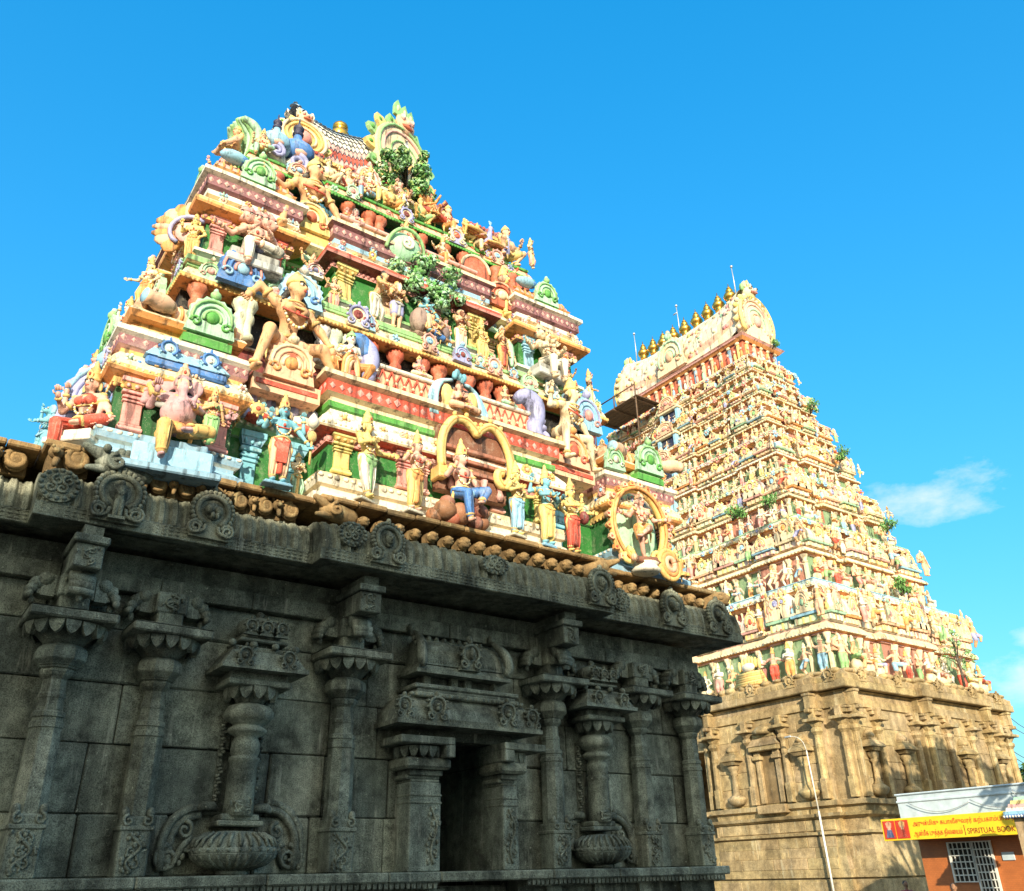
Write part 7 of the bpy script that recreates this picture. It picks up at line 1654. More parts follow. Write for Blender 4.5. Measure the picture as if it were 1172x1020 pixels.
        for q_ in ((0,) if kind<2 else (-.62,0,.62)):
            ww=min(.95,w*1.15)*(1 if q_==0 else .6); m.M=F@Matrix.Translation((q_*w,yo-.24,hh*.28)); 
            (fans(m,ww,hh*.80,('cream',rs.choice(('peach','yellow','ochre','rose','mint')),rs.choice(ACC)),.09,6) if rs.random()<.5 else nasi(m,ww,hh*.78,.10,cl('cream'),jit(cl(rs.choice(('yellow','peach','ochre')))),a,8,None,False))
        m.M=F@Matrix.Translation((0,yo,0))
        for q_ in (-1,1): m.ell((q_*w*.98,.0,hh*.42),(.13,.14,.24),jit(cl(rs.choice(('peach','cream','yellow','sky')))),7,5); m.ell((q_*w*.98,-.03,hh*.42+.28),(.09,.09,.10),cl('pskin'),6,4)
        m.M=None; fpart(m,'shrine_roof',M['farpaint'],st)
# left recess in the long face: tall windows one above the other
for s,(st,P,q,z0,zc,z1,h_) in enumerate(fst):
    hx,hy=sec(z0); m=MB(); m.M=frame(FX-hx+.42,FY+.2,z0+.2,(-1,0)); hh=(zc-z0)*.95
    m.box(-.75,.75,-.05,.6,0,hh,(.02,.03,.08)); 
    for q_ in (-1,1): m.bbox(q_*.8-.14,q_*.8+.14,-.25,.5,0,hh,cl('sky'),.02)
    m.bbox(-1.05,1.05,-.35,.5,hh,hh+.2,cl('cream'),.03); m.M=Matrix(m.M)@Matrix.Translation((0,-.3,hh+.2)); fans(m,1.7,1.3,('peach','cream','pink'),.12,8); m.M=None; fpart(m,'window_bay',M['farpaint'],st)
# ---- neck, barrel roof, gables, finials
hx,hy=2.35,7.3; m=MB(); P=[(FX-hx+.45,FY-hy+.6),(FX+hx-.45,FY-hy+.6),(FX+hx-.45,FY+hy-.6),(FX-hx+.45,FY+hy-.6)]
m.loft(P,[(.5,32.68),(.5,32.9),(.1,33.0),(.0,33.1),(0,34.5),(.15,34.55),(.35,34.75),(.5,34.9)],[cl('cream'),cl('peach'),cl('cream'),cl('brick'),cl('maroon'),cl('orange'),cl('rose')])
for F,l,p,nr in along(P,.04,33.05,.85):
    m.M=F; m.bbox(-.1,.1,-.12,.1,0,1.3,jit(cl(rs.choice(('cream','sky','yellow','peach')))),.02); m.ell((0,-.1,1.35),(.2,.14,.14),cl('cream'),7,5)
for F,l,p,nr in along(P,.12,33.02,.62): m.M=F; m.M=F; fl=rs.choice(ACC); m.ell((.1,-.05,.35),(.13,.10,.36),cl(fl),7,5); m.ell((.1,-.07,.82),(.10,.09,.13),cl('pskin'),6,5)
m.M=None; nk=fpart(m,'roof_neck',M['farpaint'])
m=MB(); Y0,Y1=FY-6.4,FY+6.4; ns=10
def fb_(t): a=t*PI/2; return (1.65*math.cos(a)**.8+.06, 34.9+4.2*math.sin(a)**.9)
for sg in (-1,1):
    for i in range(ns):
        (d0,za),(d1,zb)=fb_(i/ns),fb_((i+1)/ns); n=26
        for k in range(n):
            ya=Y0+(Y1-Y0)*k/n; yb=Y0+(Y1-Y0)*(k+1)/n; lf=lambda y:.9*abs((y-FY)/6.4)**3
            c=jit((.74,.66,.46) if (i+k)%2 else (.78,.72,.56)); 
            if i==1: c=jit(cl('peach'))
            v=[(FX+sg*d0,ya,za+lf(ya)),(FX+sg*d0,yb,za+lf(yb)),(FX+sg*d1,yb,zb+lf(yb)),(FX+sg*d1,ya,zb+lf(ya))]; m.add(v,[(3,2,1,0) if sg>0 else (0,1,2,3)][:1],c)
for k in range(70):
    t=rs.uniform(.08,.6); y=rs.uniform(Y0+.4,Y1-.4); d_,z_=fb_(t); m.ell((FX-d_,y,z_+.9*abs((y-FY)/6.4)**3),(.10,rs.uniform(.12,.3),rs.uniform(.1,.25)),jit(cl(rs.choice(('rose','peach','cream','mint','pink','yellow')))),6,4)
m.add([(FX-1.7,Y0,34.9),(FX+1.7,Y0,34.9),(FX,Y0,40)],[(0,1,2)],cl('cream')); m.add([(FX-1.7,Y1,34.9),(FX+1.7,Y1,34.9),(FX,Y1,40)],[(2,1,0)],cl('cream'))
m.bbox(FX-2.3,FX+2.3,Y0,Y1,34.72,34.92,cl('rose'),.03); m.bbox(FX-.22,FX+.22,Y0,Y1,39.1,39.5,cl('white'),.03)
rf2=fpart(m,'barrel_roof',M['farpaint'])
for (y,yaw) in ((Y0-.15,0),(Y1+.15,PI)):
    m=MB(); m.M=Matrix.Translation((FX,y,34.9))@Matrix.Rotation(yaw,4,'Z'); w=3.7; hh=4.5
    out=[(w*.5*math.cos(math.radians(a)),hh*.44+hh*.5*math.sin(math.radians(a))) for a in range(-40,221,10)]
    m.plate([(-w*.42,0),(w*.42,0)]+out,-.35,.35,cl('cream'))
    for rr,cc_,y2 in ((.98,'yellow',.16),(.82,'peach',.10),(.66,'rose',.08),(.48,'mint',.08),(.3,'peach',.08)): m.tube([(w*.5*rr*math.cos(math.radians(a)),-.36,hh*.42+hh*.5*rr*math.sin(math.radians(a))) for a in range(-35,216,10)],y2,cl(cc_),6)
    for i in range(17):
        a=math.radians(-20+220*i/16); m.ell((w*.44*math.cos(a),-.36,hh*.43+hh*.45*math.sin(a)),(.16,.14,.16),jit(cl(rs.choice(('peach','pink','yellow','white')))),6,4)
    m.ell((0,-.4,hh*.42),(.38,.25,.5),cl('rose'),9,6)
    for i in range(15): 
        a=math.radians(-25+230*i/14); m.ell((w*.53*math.cos(a),0,hh*.44+hh*.53*math.sin(a)),(.22,.22,.22),cl('yellow') if i%2 else cl('cream'),6,4)
    g=fpart(m,'gable_plate',M['farpaint'],rf2)
    m=MB(); m.M=Matrix.Translation((FX,y,34.9+hh*.90))@Matrix.Rotation(yaw,4,'Z'); m.ell((0,-.1,.60),(.60,.50,.55),cl('cream'),10,7)
    for q_ in (-1,1): m.ell((q_*.3,-.55,.8),(.17,.15,.15),cl('white'),7,5); m.ell((q_*.3,-.68,.8),(.08,.06,.08),cl('black'),6,4); m.ell((q_*.62,0,1.05),(.2,.2,.35),cl('lime'),6,4); flame(m,q_*.35,1.1,.4,.6,('cream','mint'),0,.15)
    m.ell((0,-.6,.45),(.4,.15,.12),cl('pink'),8,4); flame(m,0,1.15,.4,.75,('yellow','cream'),0,.15); m.M=None; fpart(m,'lion_mask',M['farpaint'],g)
for y in (FY-4.9,FY-3.7,FY-2.5,FY-1.3,FY+1.3,FY+2.5,FY+3.7,FY+4.9,FY):
    m=MB(); s_=.95; z=39.45+.5*abs((y-FY)/6.4)**2; m.lathe(FX,y,[(.30*s_,z),(.36*s_,z+.12),(.2*s_,z+.2),(.44*s_,z+.36),(.55*s_,z+.62),(.44*s_,z+.86),(.2*s_,z+.98),(.3*s_,z+1.06),(.3*s_,z+1.2),(.14*s_,z+1.3),(.2*s_,z+1.4),(.06*s_,z+1.55),(.02,z+1.85)],W1,12)
    fpart(m,'finial',M['gold'],rf2)
m=MB(); m.M=frame(FX-2.0,FY,35.3,(-1,0)); fans(m,3.0,3.6,('cream','mint','peach'),.3,11); m.M=None; fpart(m,'gable_plate',M['farpaint'],rf2)
# lightning rods
for (x,y,z,hh,lab) in ((FX,Y0+.9,39.9,3.0,'thin lightning rod beside the right gable of the far tower roof'),(FX,FY+.6,39.4,3.4,'thin lightning rod with a vane in the middle of the far tower roof'),(FX,Y1-.6,39.9,3.0,'thin lightning rod at the left end of the far tower roof')):
    m=MB(); m.tube([(0,0,0),(.02,0,hh*.6),(0,.02,hh)],[.05,.04,.03],W1,6); m.ell((0,0,hh),(.12,.12,.12),W1,7,5); m.ell((.0,.25,hh*.8),(.06,.3,.06),W1,6,4) if 'vane' in lab else None
    o=m.build('lightning_rod',M['metal']); o.location=(x,y,z); tag(o,lab,'rod')
# ---- timber scaffold stage hung below the roof, left end of the long face
sc_=empty('scaffold_stage',(FX-4.1,FY+3.6,32.6)); tag(sc_,'plank work stage on poles hanging on the upper far tower, below its roof','scaffold')
m=MB()
for i in range(6): m.bbox(-1.3+i*.42,-.92+i*.42,-2.6,2.6,0,.08,tuple(v*rdF.uniform(.8,1.2) for v in W1),.01)
for y in (-2.2,0,2.2): m.box(-1.4,1.5,y-.06,y+.06,-.14,-.004,W1)
prop_=m.build('deck',M['wood'],sc_)
for (a,b_) in (((-1.2,-2.4,-4.5),(-1.2,-2.4,1.3)),((-1.2,2.4,-4.0),(-1.2,2.4,1.3)),((1.2,-2.4,-1.0),(-1.2,-2.4,-4.5)),((-1.2,-2.4,1.1),(-1.2,2.4,1.1)),((-1.2,0,0),(-1.2,0,1.2)),((1.2,2.3,-1),(-1.2,2.4,-4))):
    m=MB(); m.tube([a,b_],.06,W1,6); m.build('pole',M['wood'],sc_)

# ---- figures on the far tower: a few carved kinds, then one copy each
SKINS=['skin','pskin','peach','cream','white','cream']; CLOTH=['white','yellow','orange','pink','sky','lime','red','lav','cream','peach']
WORD={'white':'white','yellow':'yellow','orange':'orange','pink':'pink','sky':'pale blue','lime':'light green','red':'red','lav':'mauve','cream':'cream','peach':'peach'}
def mini(pose,skin,cloth,seed):
    """one small figure as a single carved piece, 1 m tall, facing -Y"""
    rd=random.Random(seed); m=MB(); sk=cl(skin); ct=cl(cloth); go=C['cream'] if rd.random()<.6 else C['ochre']
    A={'bless':((.2,-.14,.66),(.26,-.02,.40)),'out':((.36,-.04,.62),(.34,-.06,.66)),'up':((.24,-.02,.95),(.2,-.1,.5)),'pray':((.02,-.15,.66),(.02,-.15,.66)),'hip':((.17,-.02,.52),(.22,-.06,.7))}[rd.choice(('bless','out','up','pray','hip'))]
    pr=[('ell',(0,0,.50),(.10,.085,.09),ct),('cap',(0,0,.52),(0,0,.70),.085,.095,sk),('cap',(-.09,0,.73),(.09,0,.73),.05,.05,sk),('cap',(0,0,.76),(0,-.01,.82),.04,.04,sk),('ell',(0,-.01,.87),(.065,.07,.075),sk)]
    for q,t in ((-1,A[0]),(1,A[1])):
        e=((q*.13+q*t[0])/2+q*.06,t[1]/2+.04,(.72+t[2])/2-.05); pr+=[('cap',(q*.13,0,.73),e,.045,.036,sk),('cap',e,(q*t[0],t[1],t[2]),.036,.028,sk)]
    if pose=='stand':
        for q in (-1,1): pr+=[('cap',(q*.06,0,.47),(q*.07,-.03,.26),.082,.068,ct),('cap',(q*.07,-.03,.26),(q*.065,0,.07),.065,.05,ct),('ell',(q*.065,-.04,.03),(.04,.07,.035),sk)]
    elif pose=='dance':
        pr+=[('cap',(-.06,0,.47),(-.14,-.1,.27),.08,.066,ct),('cap',(-.14,-.1,.27),(-.08,0,.05),.06,.045,sk),('cap',(.06,0,.47),(.22,-.12,.44),.08,.06,ct),('cap',(.22,-.12,.44),(.10,-.14,.24),.055,.04,sk)]
    else:
        pr+=[('cap',(-.06,0,.46),(-.24,-.14,.46),.085,.07,ct),('cap',(-.24,-.14,.46),(-.02,-.2,.40),.06,.045,sk),('cap',(.06,0,.46),(.14,-.2,.44),.085,.07,ct),('cap',(.14,-.2,.44),(.13,-.19,.16),.06,.04,sk),('ell',(0,0,.2),(.24,.16,.22),C['cream'])]
    sdf_into(m,pr,.03,.03)
    m.lathe(0,0,[(.075,.90),(.085,.925),(.06,.95),(.05,1.02),(.055,1.03),(.01,1.12)],go,9)
    m.tube([(.11*math.cos(a),.095*math.sin(a),.545) for a in [2*PI*i/10 for i in range(11)]],.018,go,5); m.tube([(.075*math.cos(a),-.03-.06*math.sin(a),.72) for a in [PI*i/6 for i in range(7)]],.014,go,4)
    for q in (-1,1): m.ell((q*.026,-.073,.885),(.012,.008,.008),C['black'],5,3)
    if rd.random()<.3: m.M=Matrix.Translation((0,.1,.62)); fans(m,.5,.55,('peach','cream','pink'),.05,6); m.M=None
    return m.mesh('small_figure')
kinds=[]; k_=0
for ps in ('stand','stand','dance','seat'):
    for c in CLOTH:
        me=mini(ps,SKINS[(k_*5+k_//3)%6],c,200+k_); me.materials.append(M['farpaint']); kinds.append((me,ps,c)); k_+=1
STO=['lowest','second','third','fourth','fifth','sixth','topmost']; ORD=['at the near corner','second from the corner','third from the corner','fourth from the corner','fifth from the corner','sixth from the corner','seventh from the corner','eighth from the corner','ninth from the corner']
def ordn(i): return ORD[i] if i<9 else f'{["tenth","eleventh","twelfth","thirteenth","fourteenth","fifteenth","sixteenth","seventeenth","eighteenth","nineteenth","twentieth"][min(i-9,10)]} from the corner'
cmx=co.matrix_world.inverted()
def px(P):
    v=cmx@Vector(P); return 586+982.885*v.x/-v.z, 510-982.885*v.y/-v.z
nf=0; rf_=random.Random(77)
def put(F,hh,label,group,pose=None,yo=-.18):
    global nf
    ks=[k for k in kinds if pose is None or k[1]==pose]; me,ps,c=ks[rf_.randrange(len(ks))]
    o=bpy.data.objects.new('small_statue',me); COL.objects.link(o); s=hh/1.1
    o.matrix_world=F@Matrix.Translation((0,yo,0))@Matrix.Rotation(rf_.uniform(-.4,.4),4,'Z')@Matrix.Diagonal((s*1.1,s*1.1,s,1))
    tag(o,label(ps,c),'statue',group); nf+=1
PN={'stand':'standing','dance':'dancing','seat':'seated'}
for s,(st,P,q,z0,zc,z1,h_) in enumerate(fst):
    cnt={'l':0,'f':0}; items=along(P,.30,z0+.10,1.0*(.96**s),('f','l'),.5)
    for face in ('f','l'):
        its=[t for t in items if (t[3][0]<-.5)==(face=='l')]
        its.sort(key=lambda t:(t[2][0] if face=='f' else t[2][1]))
        for F,l,p,nr in its:
            u,v=px((p[0],p[1],z0+.5))
            if face=='l' and (p[1]>FY+9 or u<690+(v-490)*.38 and v>480): continue
            i=cnt[face]; cnt[face]+=1
            put(F,(zc-z0)*rf_.uniform(.70,.92),lambda ps,c,i=i,face=face:f'{PN[ps]} figure in {WORD[c]}, {STO[s]} far-tower storey, {"narrow" if face=="f" else "long"} face, {ordn(i)}',f'small figures on the {STO[s]} storey of the far tower',None if rf_.random()<.8 else 'seat')
    # larger guardians leaning on the shrine roofs
    gi={'l':0,'f':0}; zt=zc+.62*h_/4
    its=sorted(along(P,.34,zt-.05,3.3*(.93**s),('f','l'),.9,.97),key=lambda t:(t[2][0] if t[3][1]<-.5 else 100+t[2][1]))
    for F,l,p,nr in its:
        face='l' if nr[0]<-.5 else 'f'; u,v=px((p[0],p[1],zt+.5))
        if face=='l' and (p[1]>FY+9 or u<690+(v-490)*.38 and v>480): continue
        i=gi[face]; gi[face]+=1
        put(F,h_*.36*rf_.uniform(.85,1.1),lambda ps,c,i=i,face=face:f'{PN[ps]} guardian in {WORD[c]}, {STO[s]} far-tower storey, {"narrow" if face=="f" else "long"} face, {ordn(i)}',f'guardian figures between the shrine roofs of the far tower',rf_.choice(('dance','stand')))
print('small figures',nf)
# wild bushes rooted on the ledges
def bush(loc,r,seed,label):
    rd=random.Random(seed); r*=.72; e=empty('wild_bush',loc); tag(e,label,'bush','wild bushes growing on the far tower'); t=MB(); f=MB()
    for k in range(9):
        a=rd.uniform(0,2*PI); p=(r*.7*math.cos(a)*rd.random(),r*.6*math.sin(a)*rd.random()-.2*r,r*rd.uniform(.3,1.0)); t.tube([(0,.1,0),(p[0]*.4,p[1]*.4,p[2]*.6),p],[.05*r,.035*r,.015*r],(.10,.07,.04),5)
        for i in range(46):
            u=Vector((rd.gauss(0,1),rd.gauss(0,1),rd.gauss(0,.8))); u=u.normalized()*r*rd.uniform(.1,.42); s=r*rd.uniform(.05,.10); n=Vector((rd.gauss(0,1),rd.gauss(0,1)-.4,rd.gauss(0,1)+.5)).normalized()
            f.M=Matrix.Translation(Vector(p)+u)@n.to_track_quat('Z','Y').to_matrix().to_4x4(); f.add([(0,-s*1.4,0),(s*.6,0,.2*s),(0,s*1.4,0),(-s*.6,0,.2*s)],[(0,1,2,3)],rd.choice(((.10,.28,.06),(.16,.38,.10),(.24,.46,.14),(.07,.20,.04))))
    f.M=None; t.build('stem',M['paint'],e); f.build('foliage',M['leaf'],e)
def face_pt(u,v,z):   # nearest wall of the far tower at height z under a picture point: a place on its ledges
    d=(co.matrix_world.to_3x3()@Vector((u-586,510-v,-982.885))); 
    hx_,hy_=sec(z); 
    k1=(FX-hx_+.3)/d.x; k2=(FY-hy_+.3)/d.y
    p=d*max(k1,k2); return p
for i,(loc,r,lab) in enumerate((((38.9,31.0,18.75),1.15,'wild bush on the long left face above the green band, left of two'),((39.3,28.9,18.75),1.1,'wild bush on the long left face above the green band, right of two'),
   ((47.8,26.6,14.4),1.3,'wild bush on the narrow face of the far tower, over the blue band'),((49.2,27.4,18.9),1.1,'wild bush on the narrow face of the far tower, third ledge'),((48.2,28.9,24.2),1.1,'wild bush on the narrow face of the far tower, fourth storey'),((47.6,30.0,28.2),1.0,'wild bush on the narrow face of the far tower, sixth ledge'),((47.0,31.6,34.2),.8,'wild bush below the right gable of the far tower'))):
    bush(loc,r,i,lab)
# little green-roofed tree canopy on the lowest storey
plaster_tree((49.3,25.1,9.0),1.5,3.2,21,'plaster tree with green crown on the lowest storey of the far tower',('mint','lime','green',(.2,.45,.12)),18,26)
for (x,y,z,n_) in ((38.5,31.0,9.0,0),):
    m=MB()
    for k in range(6): m.tube([(0,-1.2+.05*k,.1+.16*k),(-.25+.02*k,0,.05+.17*k),(0,1.2-.05*k,.1+.16*k)],.13,C['yellow'] if k%2 else C['ochre'],7)
    for k in range(7): m.ell((.05,-.75+.25*k,1.55+.25*math.sin(k*PI/6)),(.12,.13,.42),C['yellow'],7,5)
    m.ell((-.1,0,1.35),(.28,.5,.35),C['bskin' if n_ else 'white'],8,6); o=m.build('coiled_serpent',M['farpaint']); o.location=(x-.15,y,z); o.scale=(.8,.9,.72); tag(o,'coiled yellow serpent couch on the lowest ledge of the far tower','statue')
# ------------------------------------------------------------------ book stall, lamp pole, people, trees, added shade hall
def block_label(): pass
bs=empty('book_stall',(30,15.5,GZ)); tag(bs,'low book stall with white parapet, yellow Tamil signboard and rust-orange wall, lower right','stall')
def spart(mb,name,mat,parent=None,label=None):
    p=parent or bs
    while depth(p)>1: p=p.parent
    o=mb.build(name,mat,p); pw=Vector((0,0,0)); q=p
    while q is not None: pw+=q.location; q=q.parent
    o.data.transform(Matrix.Translation(-pw))
    if label: o['label']=label
    return o
def m_tiles():
    m,nt,b=mat_base('rust_wall_tiles'); p=wpos(nt); s=nt.nodes.new('ShaderNodeSeparateXYZ'); nt.links.new(p,s.inputs[0])
    cb=nt.nodes.new('ShaderNodeCombineXYZ'); nt.links.new(s.outputs[1],cb.inputs[0]); nt.links.new(s.outputs[2],cb.inputs[1])
    br=nt.nodes.new('ShaderNodeTexBrick'); br.inputs['Scale'].default_value=4.5; br.inputs['Mortar Size'].default_value=.012; br.inputs['Color1'].default_value=(.52,.16,.04,1); br.inputs['Color2'].default_value=(.46,.14,.035,1); br.inputs['Mortar'].default_value=(.36,.11,.03,1)
    nt.links.new(cb.outputs[0],br.inputs['Vector']); n=noise(nt,3,5,.6,p); c=mix(nt,br.outputs[0],ramp(nt,n.outputs[0],[(.3,.7),(.7,1.)]).outputs[0],.6,'MULTIPLY'); nt.links.new(c,b.inputs['Base Color']); b.inputs['Roughness'].default_value=.5; return m
M['tiles']=m_tiles(); M['white']=m_flat('whitewash',(.60,.70,.76),.6,0,3,.3); M['yellow']=m_flat('sign_yellow',(.90,.60,.02),.45,0,3,.12); M['red']=m_flat('sign_red',(.60,.05,.02),.5,0,5,.2); M['dark']=m_flat('opening_shade_paint',(.03,.025,.02),.8,0,5,.3); M['grille']=m_flat('white_grille_paint',(.75,.74,.68),.5,0,6,.2); M['brown']=m_flat('sign_lettering',(.30,.05,.01),.5,0,6,.1)
YN,YF=9.0,18.65
m=MB(); m.box(30.75,36,YN,YF-.02,GZ,.9,W1); m.box(30.5,31,YN,YF-.02,.84,.93,W1); 
# openings are dark panels on the wall, their shade painted in
w_=spart(m,'wall',M['tiles'])
m=MB(); m.box(30.0,36.1,YN,YF,1.50,2.02,W1); m.bbox(29.96,36.1,YN,YF+.04,2.02,2.10,W1,.02); m.box(30.0,36.1,YN,YF,2.10,2.26,W1); m.bbox(29.94,36.1,YN,YF+.05,2.26,2.32,W1,.02); m.box(30.0,36.0,YN,YF-.05,.9,1.50,W1)
spart(m,'parapet',M['white'])
# window and grille door
def grille(y0,y1,z0,z1,nv,nh,name,lab=None):
    m=MB(); m.box(30.725,30.800,y0,y1,z0,z1,W1); f=spart(m,name,M['dark'],None,lab)
    g=MB()
    for k in range(nv+1): y=y0+(y1-y0)*k/nv; g.box(30.670,30.700,y-.014,y+.014,z0,z1,W1)
    for k in range(nh+1): z=z0+(z1-z0)*k/nh; g.box(30.655,30.670,y0,y1,z-.016,z+.016,W1)
    for y in (y0,y1): g.box(30.650,30.730,y-.03,y+.03,z0-.02,z1+.02,W1)
    spart(g,'grille',M['grille'],f)
    return f
grille(16.75,17.55,-.46,.72,5,6,'window'); grille(16.1,16.72,GZ+.1,.72,5,12,'grille_door')
m=MB(); m.bbox(30.710,30.750,15.42,15.82,.14,.38,W1,.008); spart(m,'notice_plate',M['white'])
# signboard with its text
m=MB(); m.bbox(29.72,29.80,YN,19.27,.84,1.53,W1,.01); sg=spart(m,'signboard',M['yellow'])
m=MB(); m.box(29.700,29.722,18.25,18.72,.90,1.47,W1); m.box(29.700,29.722,18.76,19.20,.90,1.47,W1); spart(m,'picture_panel',M['red'],sg)
for yc in (18.98,18.48):
    m=MB(); c1,c2=((.75,.35,.2),(.1,.12,.25)) if yc>18.7 else ((.8,.45,.15),(.5,.06,.03))
    m.box(29.69,29.70,yc-.05,yc+.05,1.18,1.30,C['peach']); m.add([(29.692,yc+.15,.94),(29.692,yc-.15,.94),(29.692,yc-.08,1.2),(29.692,yc+.08,1.2)],[(0,1,2,3)],c2); m.add([(29.694,yc+.09,1.25),(29.694,yc-.09,1.25),(29.694,yc-.12,1.4),(29.694,yc,1.46),(29.694,yc+.12,1.4)],[(0,1,2,3,4)],c1); spart(m,'deity_picture',M['paint'],sg)
def text(s,y,z,size,parent,lab=None,mat='brown',w=None):
    cu=bpy.data.curves.new('t','FONT'); cu.body=s; cu.size=size; cu.extrude=.004; cu.align_x='LEFT'
    o=bpy.data.objects.new('t',cu); COL.objects.link(o); dg=bpy.context.evaluated_depsgraph_get(); me=bpy.data.meshes.new_from_object(o.evaluated_get(dg)); bpy.data.objects.remove(o)
    co_=[v.co.copy() for v in me.vertices]
    if not co_: return
    wd=max(c.x for c in co_); k=(w/wd) if w else 1
    for v in me.vertices: v.co=Vector((29.715-v.co.z,y-v.co.x*k,z+v.co.y))      # reading direction runs towards -Y on this face
    me.materials.clear(); me.materials.append(M[mat]); ob=bpy.data.objects.new('lettering',me); COL.objects.link(ob); ob.parent=parent
    pw=Vector((0,0,0)); q=parent
    while q is not None: pw+=q.location; q=q.parent
    me.transform(Matrix.Translation(-pw))
    if lab: ob['label']=lab
text('அருள்மிகு கபாலீசுவரர் கற்பகாம்பாள் திருக்கோயில்',18.08,1.27,.19,sg,None,'red',4.6)
text('ஆன்மீக புத்தக நிலையம்',18.10,.955,.21,sg,None,'red',1.72)
text('SPIRITUAL BOOK',16.22,.94,.23,sg,None,'brown',1.55)
m=MB(); m.box(29.712,29.72,16.29,16.31,.9,1.2,W1); spart(m,'rule',M['brown'],sg)
# slack cables across the parapet
for i,pts in enumerate((((29.9,18.2,2.0),(29.9,17.2,1.62),(29.9,16.0,1.9)),((29.9,16.0,1.95),(29.9,15.0,1.58),(29.9,13.9,2.0)),((29.9,14.6,2.2),(29.9,14.3,1.7),(29.9,13.8,1.56)))):
    m=MB(); P_=[Vector(p) for p in pts]; q=[]
    for j in range(11): t=j/10; q.append(tuple(P_[0]*(1-t)**2+P_[1]*2*t*(1-t)+P_[2]*t*t+Vector((0,0,-.12*math.sin(PI*t)))))
    m.tube(q,.012,(.5,.5,.5),5); spart(m,'cable',M['metal'])
# small painted shrine cabinet in front of the stall
sh=empty('shrine_cabinet',(28.0,13.35,GZ)); tag(sh,'small painted shrine cabinet with blue-edged tiered roof in front of the signboard','shrine')
m=MB(); m.box(-.3,.3,-.3,.3,0,3.35,(.5,.35,.2)); m.build('cabinet',M['paint'],sh)
m=MB(); m.bbox(-.5,.5,-.5,.5,3.32,3.40,C['blue'],.01); m.bbox(-.48,.48,-.48,.48,3.40,3.50,C['sky'],.01)
for k in range(12): m.ell((-.5,-.46+k*.084,3.36),(.03,.035,.035),C['white'],6,4)
for i,(k0,z,c) in enumerate(((.42,3.50,'white'),(.36,3.60,'rose'),(.30,3.69,'yellow'),(.22,3.78,'mint'))): m.wedge(-k0,k0,-k0,k0,z,z+.1,.07,C[c],.06)
m.build('tiered_roof',M['paint'],sh)
# stone-coloured lamp pole
lp=empty('lamp_pole',(37.7,27.6,GZ)); tag(lp,'slim white lamp pole standing before the golden stone base','lamp post'); m=MB()
m.tube([(0,-.1,0),(0,.0,4.6)],.048,W1,10); m.tube([(0,.0,4.6),(0,.12,7.35)],.032,W1,10); m.lathe(0,-.1,[(.16,0),(.16,.1),(.1,.15)],W1,10); m.build('pole',M['grille'],lp)
m=MB(); m.tube([(0,.12,7.35),(-.03,.22,7.75),(-.06,.50,8.02),(-.08,.90,8.12)],.014,W1,8,sp=3); m.build('arm',M['grille'],lp)
m=MB(); m.cap((-.08,.88,8.11),(-.08,1.2,8.10),.06,.045,(.35,.35,.35),8); m.build('lamp_head',M['metal'],lp)
# overhead wires right of the far tower
for i,(z0_,z1_) in enumerate(((9.2,8.4),(6.6,6.3),(6.1,5.7),(8.1,8.0))):
    m=MB(); n=14; pts=[(54.4+i*.2+(70)*t,26.6+(22-i)*t,z0_+(z1_-z0_)*t+14*t*(t) -1.6*math.sin(PI*t)) for t in [j/n for j in range(n+1)]]; m.tube(pts,.022,(.06,.06,.06),5)
    tag(m.build('overhead_wire',M['wood']),['highest overhead wire leaving the far tower base','thick overhead wire just below the cornice of the far tower','lower overhead wire beside the far tower capitals','overhead wire near the cornice edge of the far tower'][i],'wire')
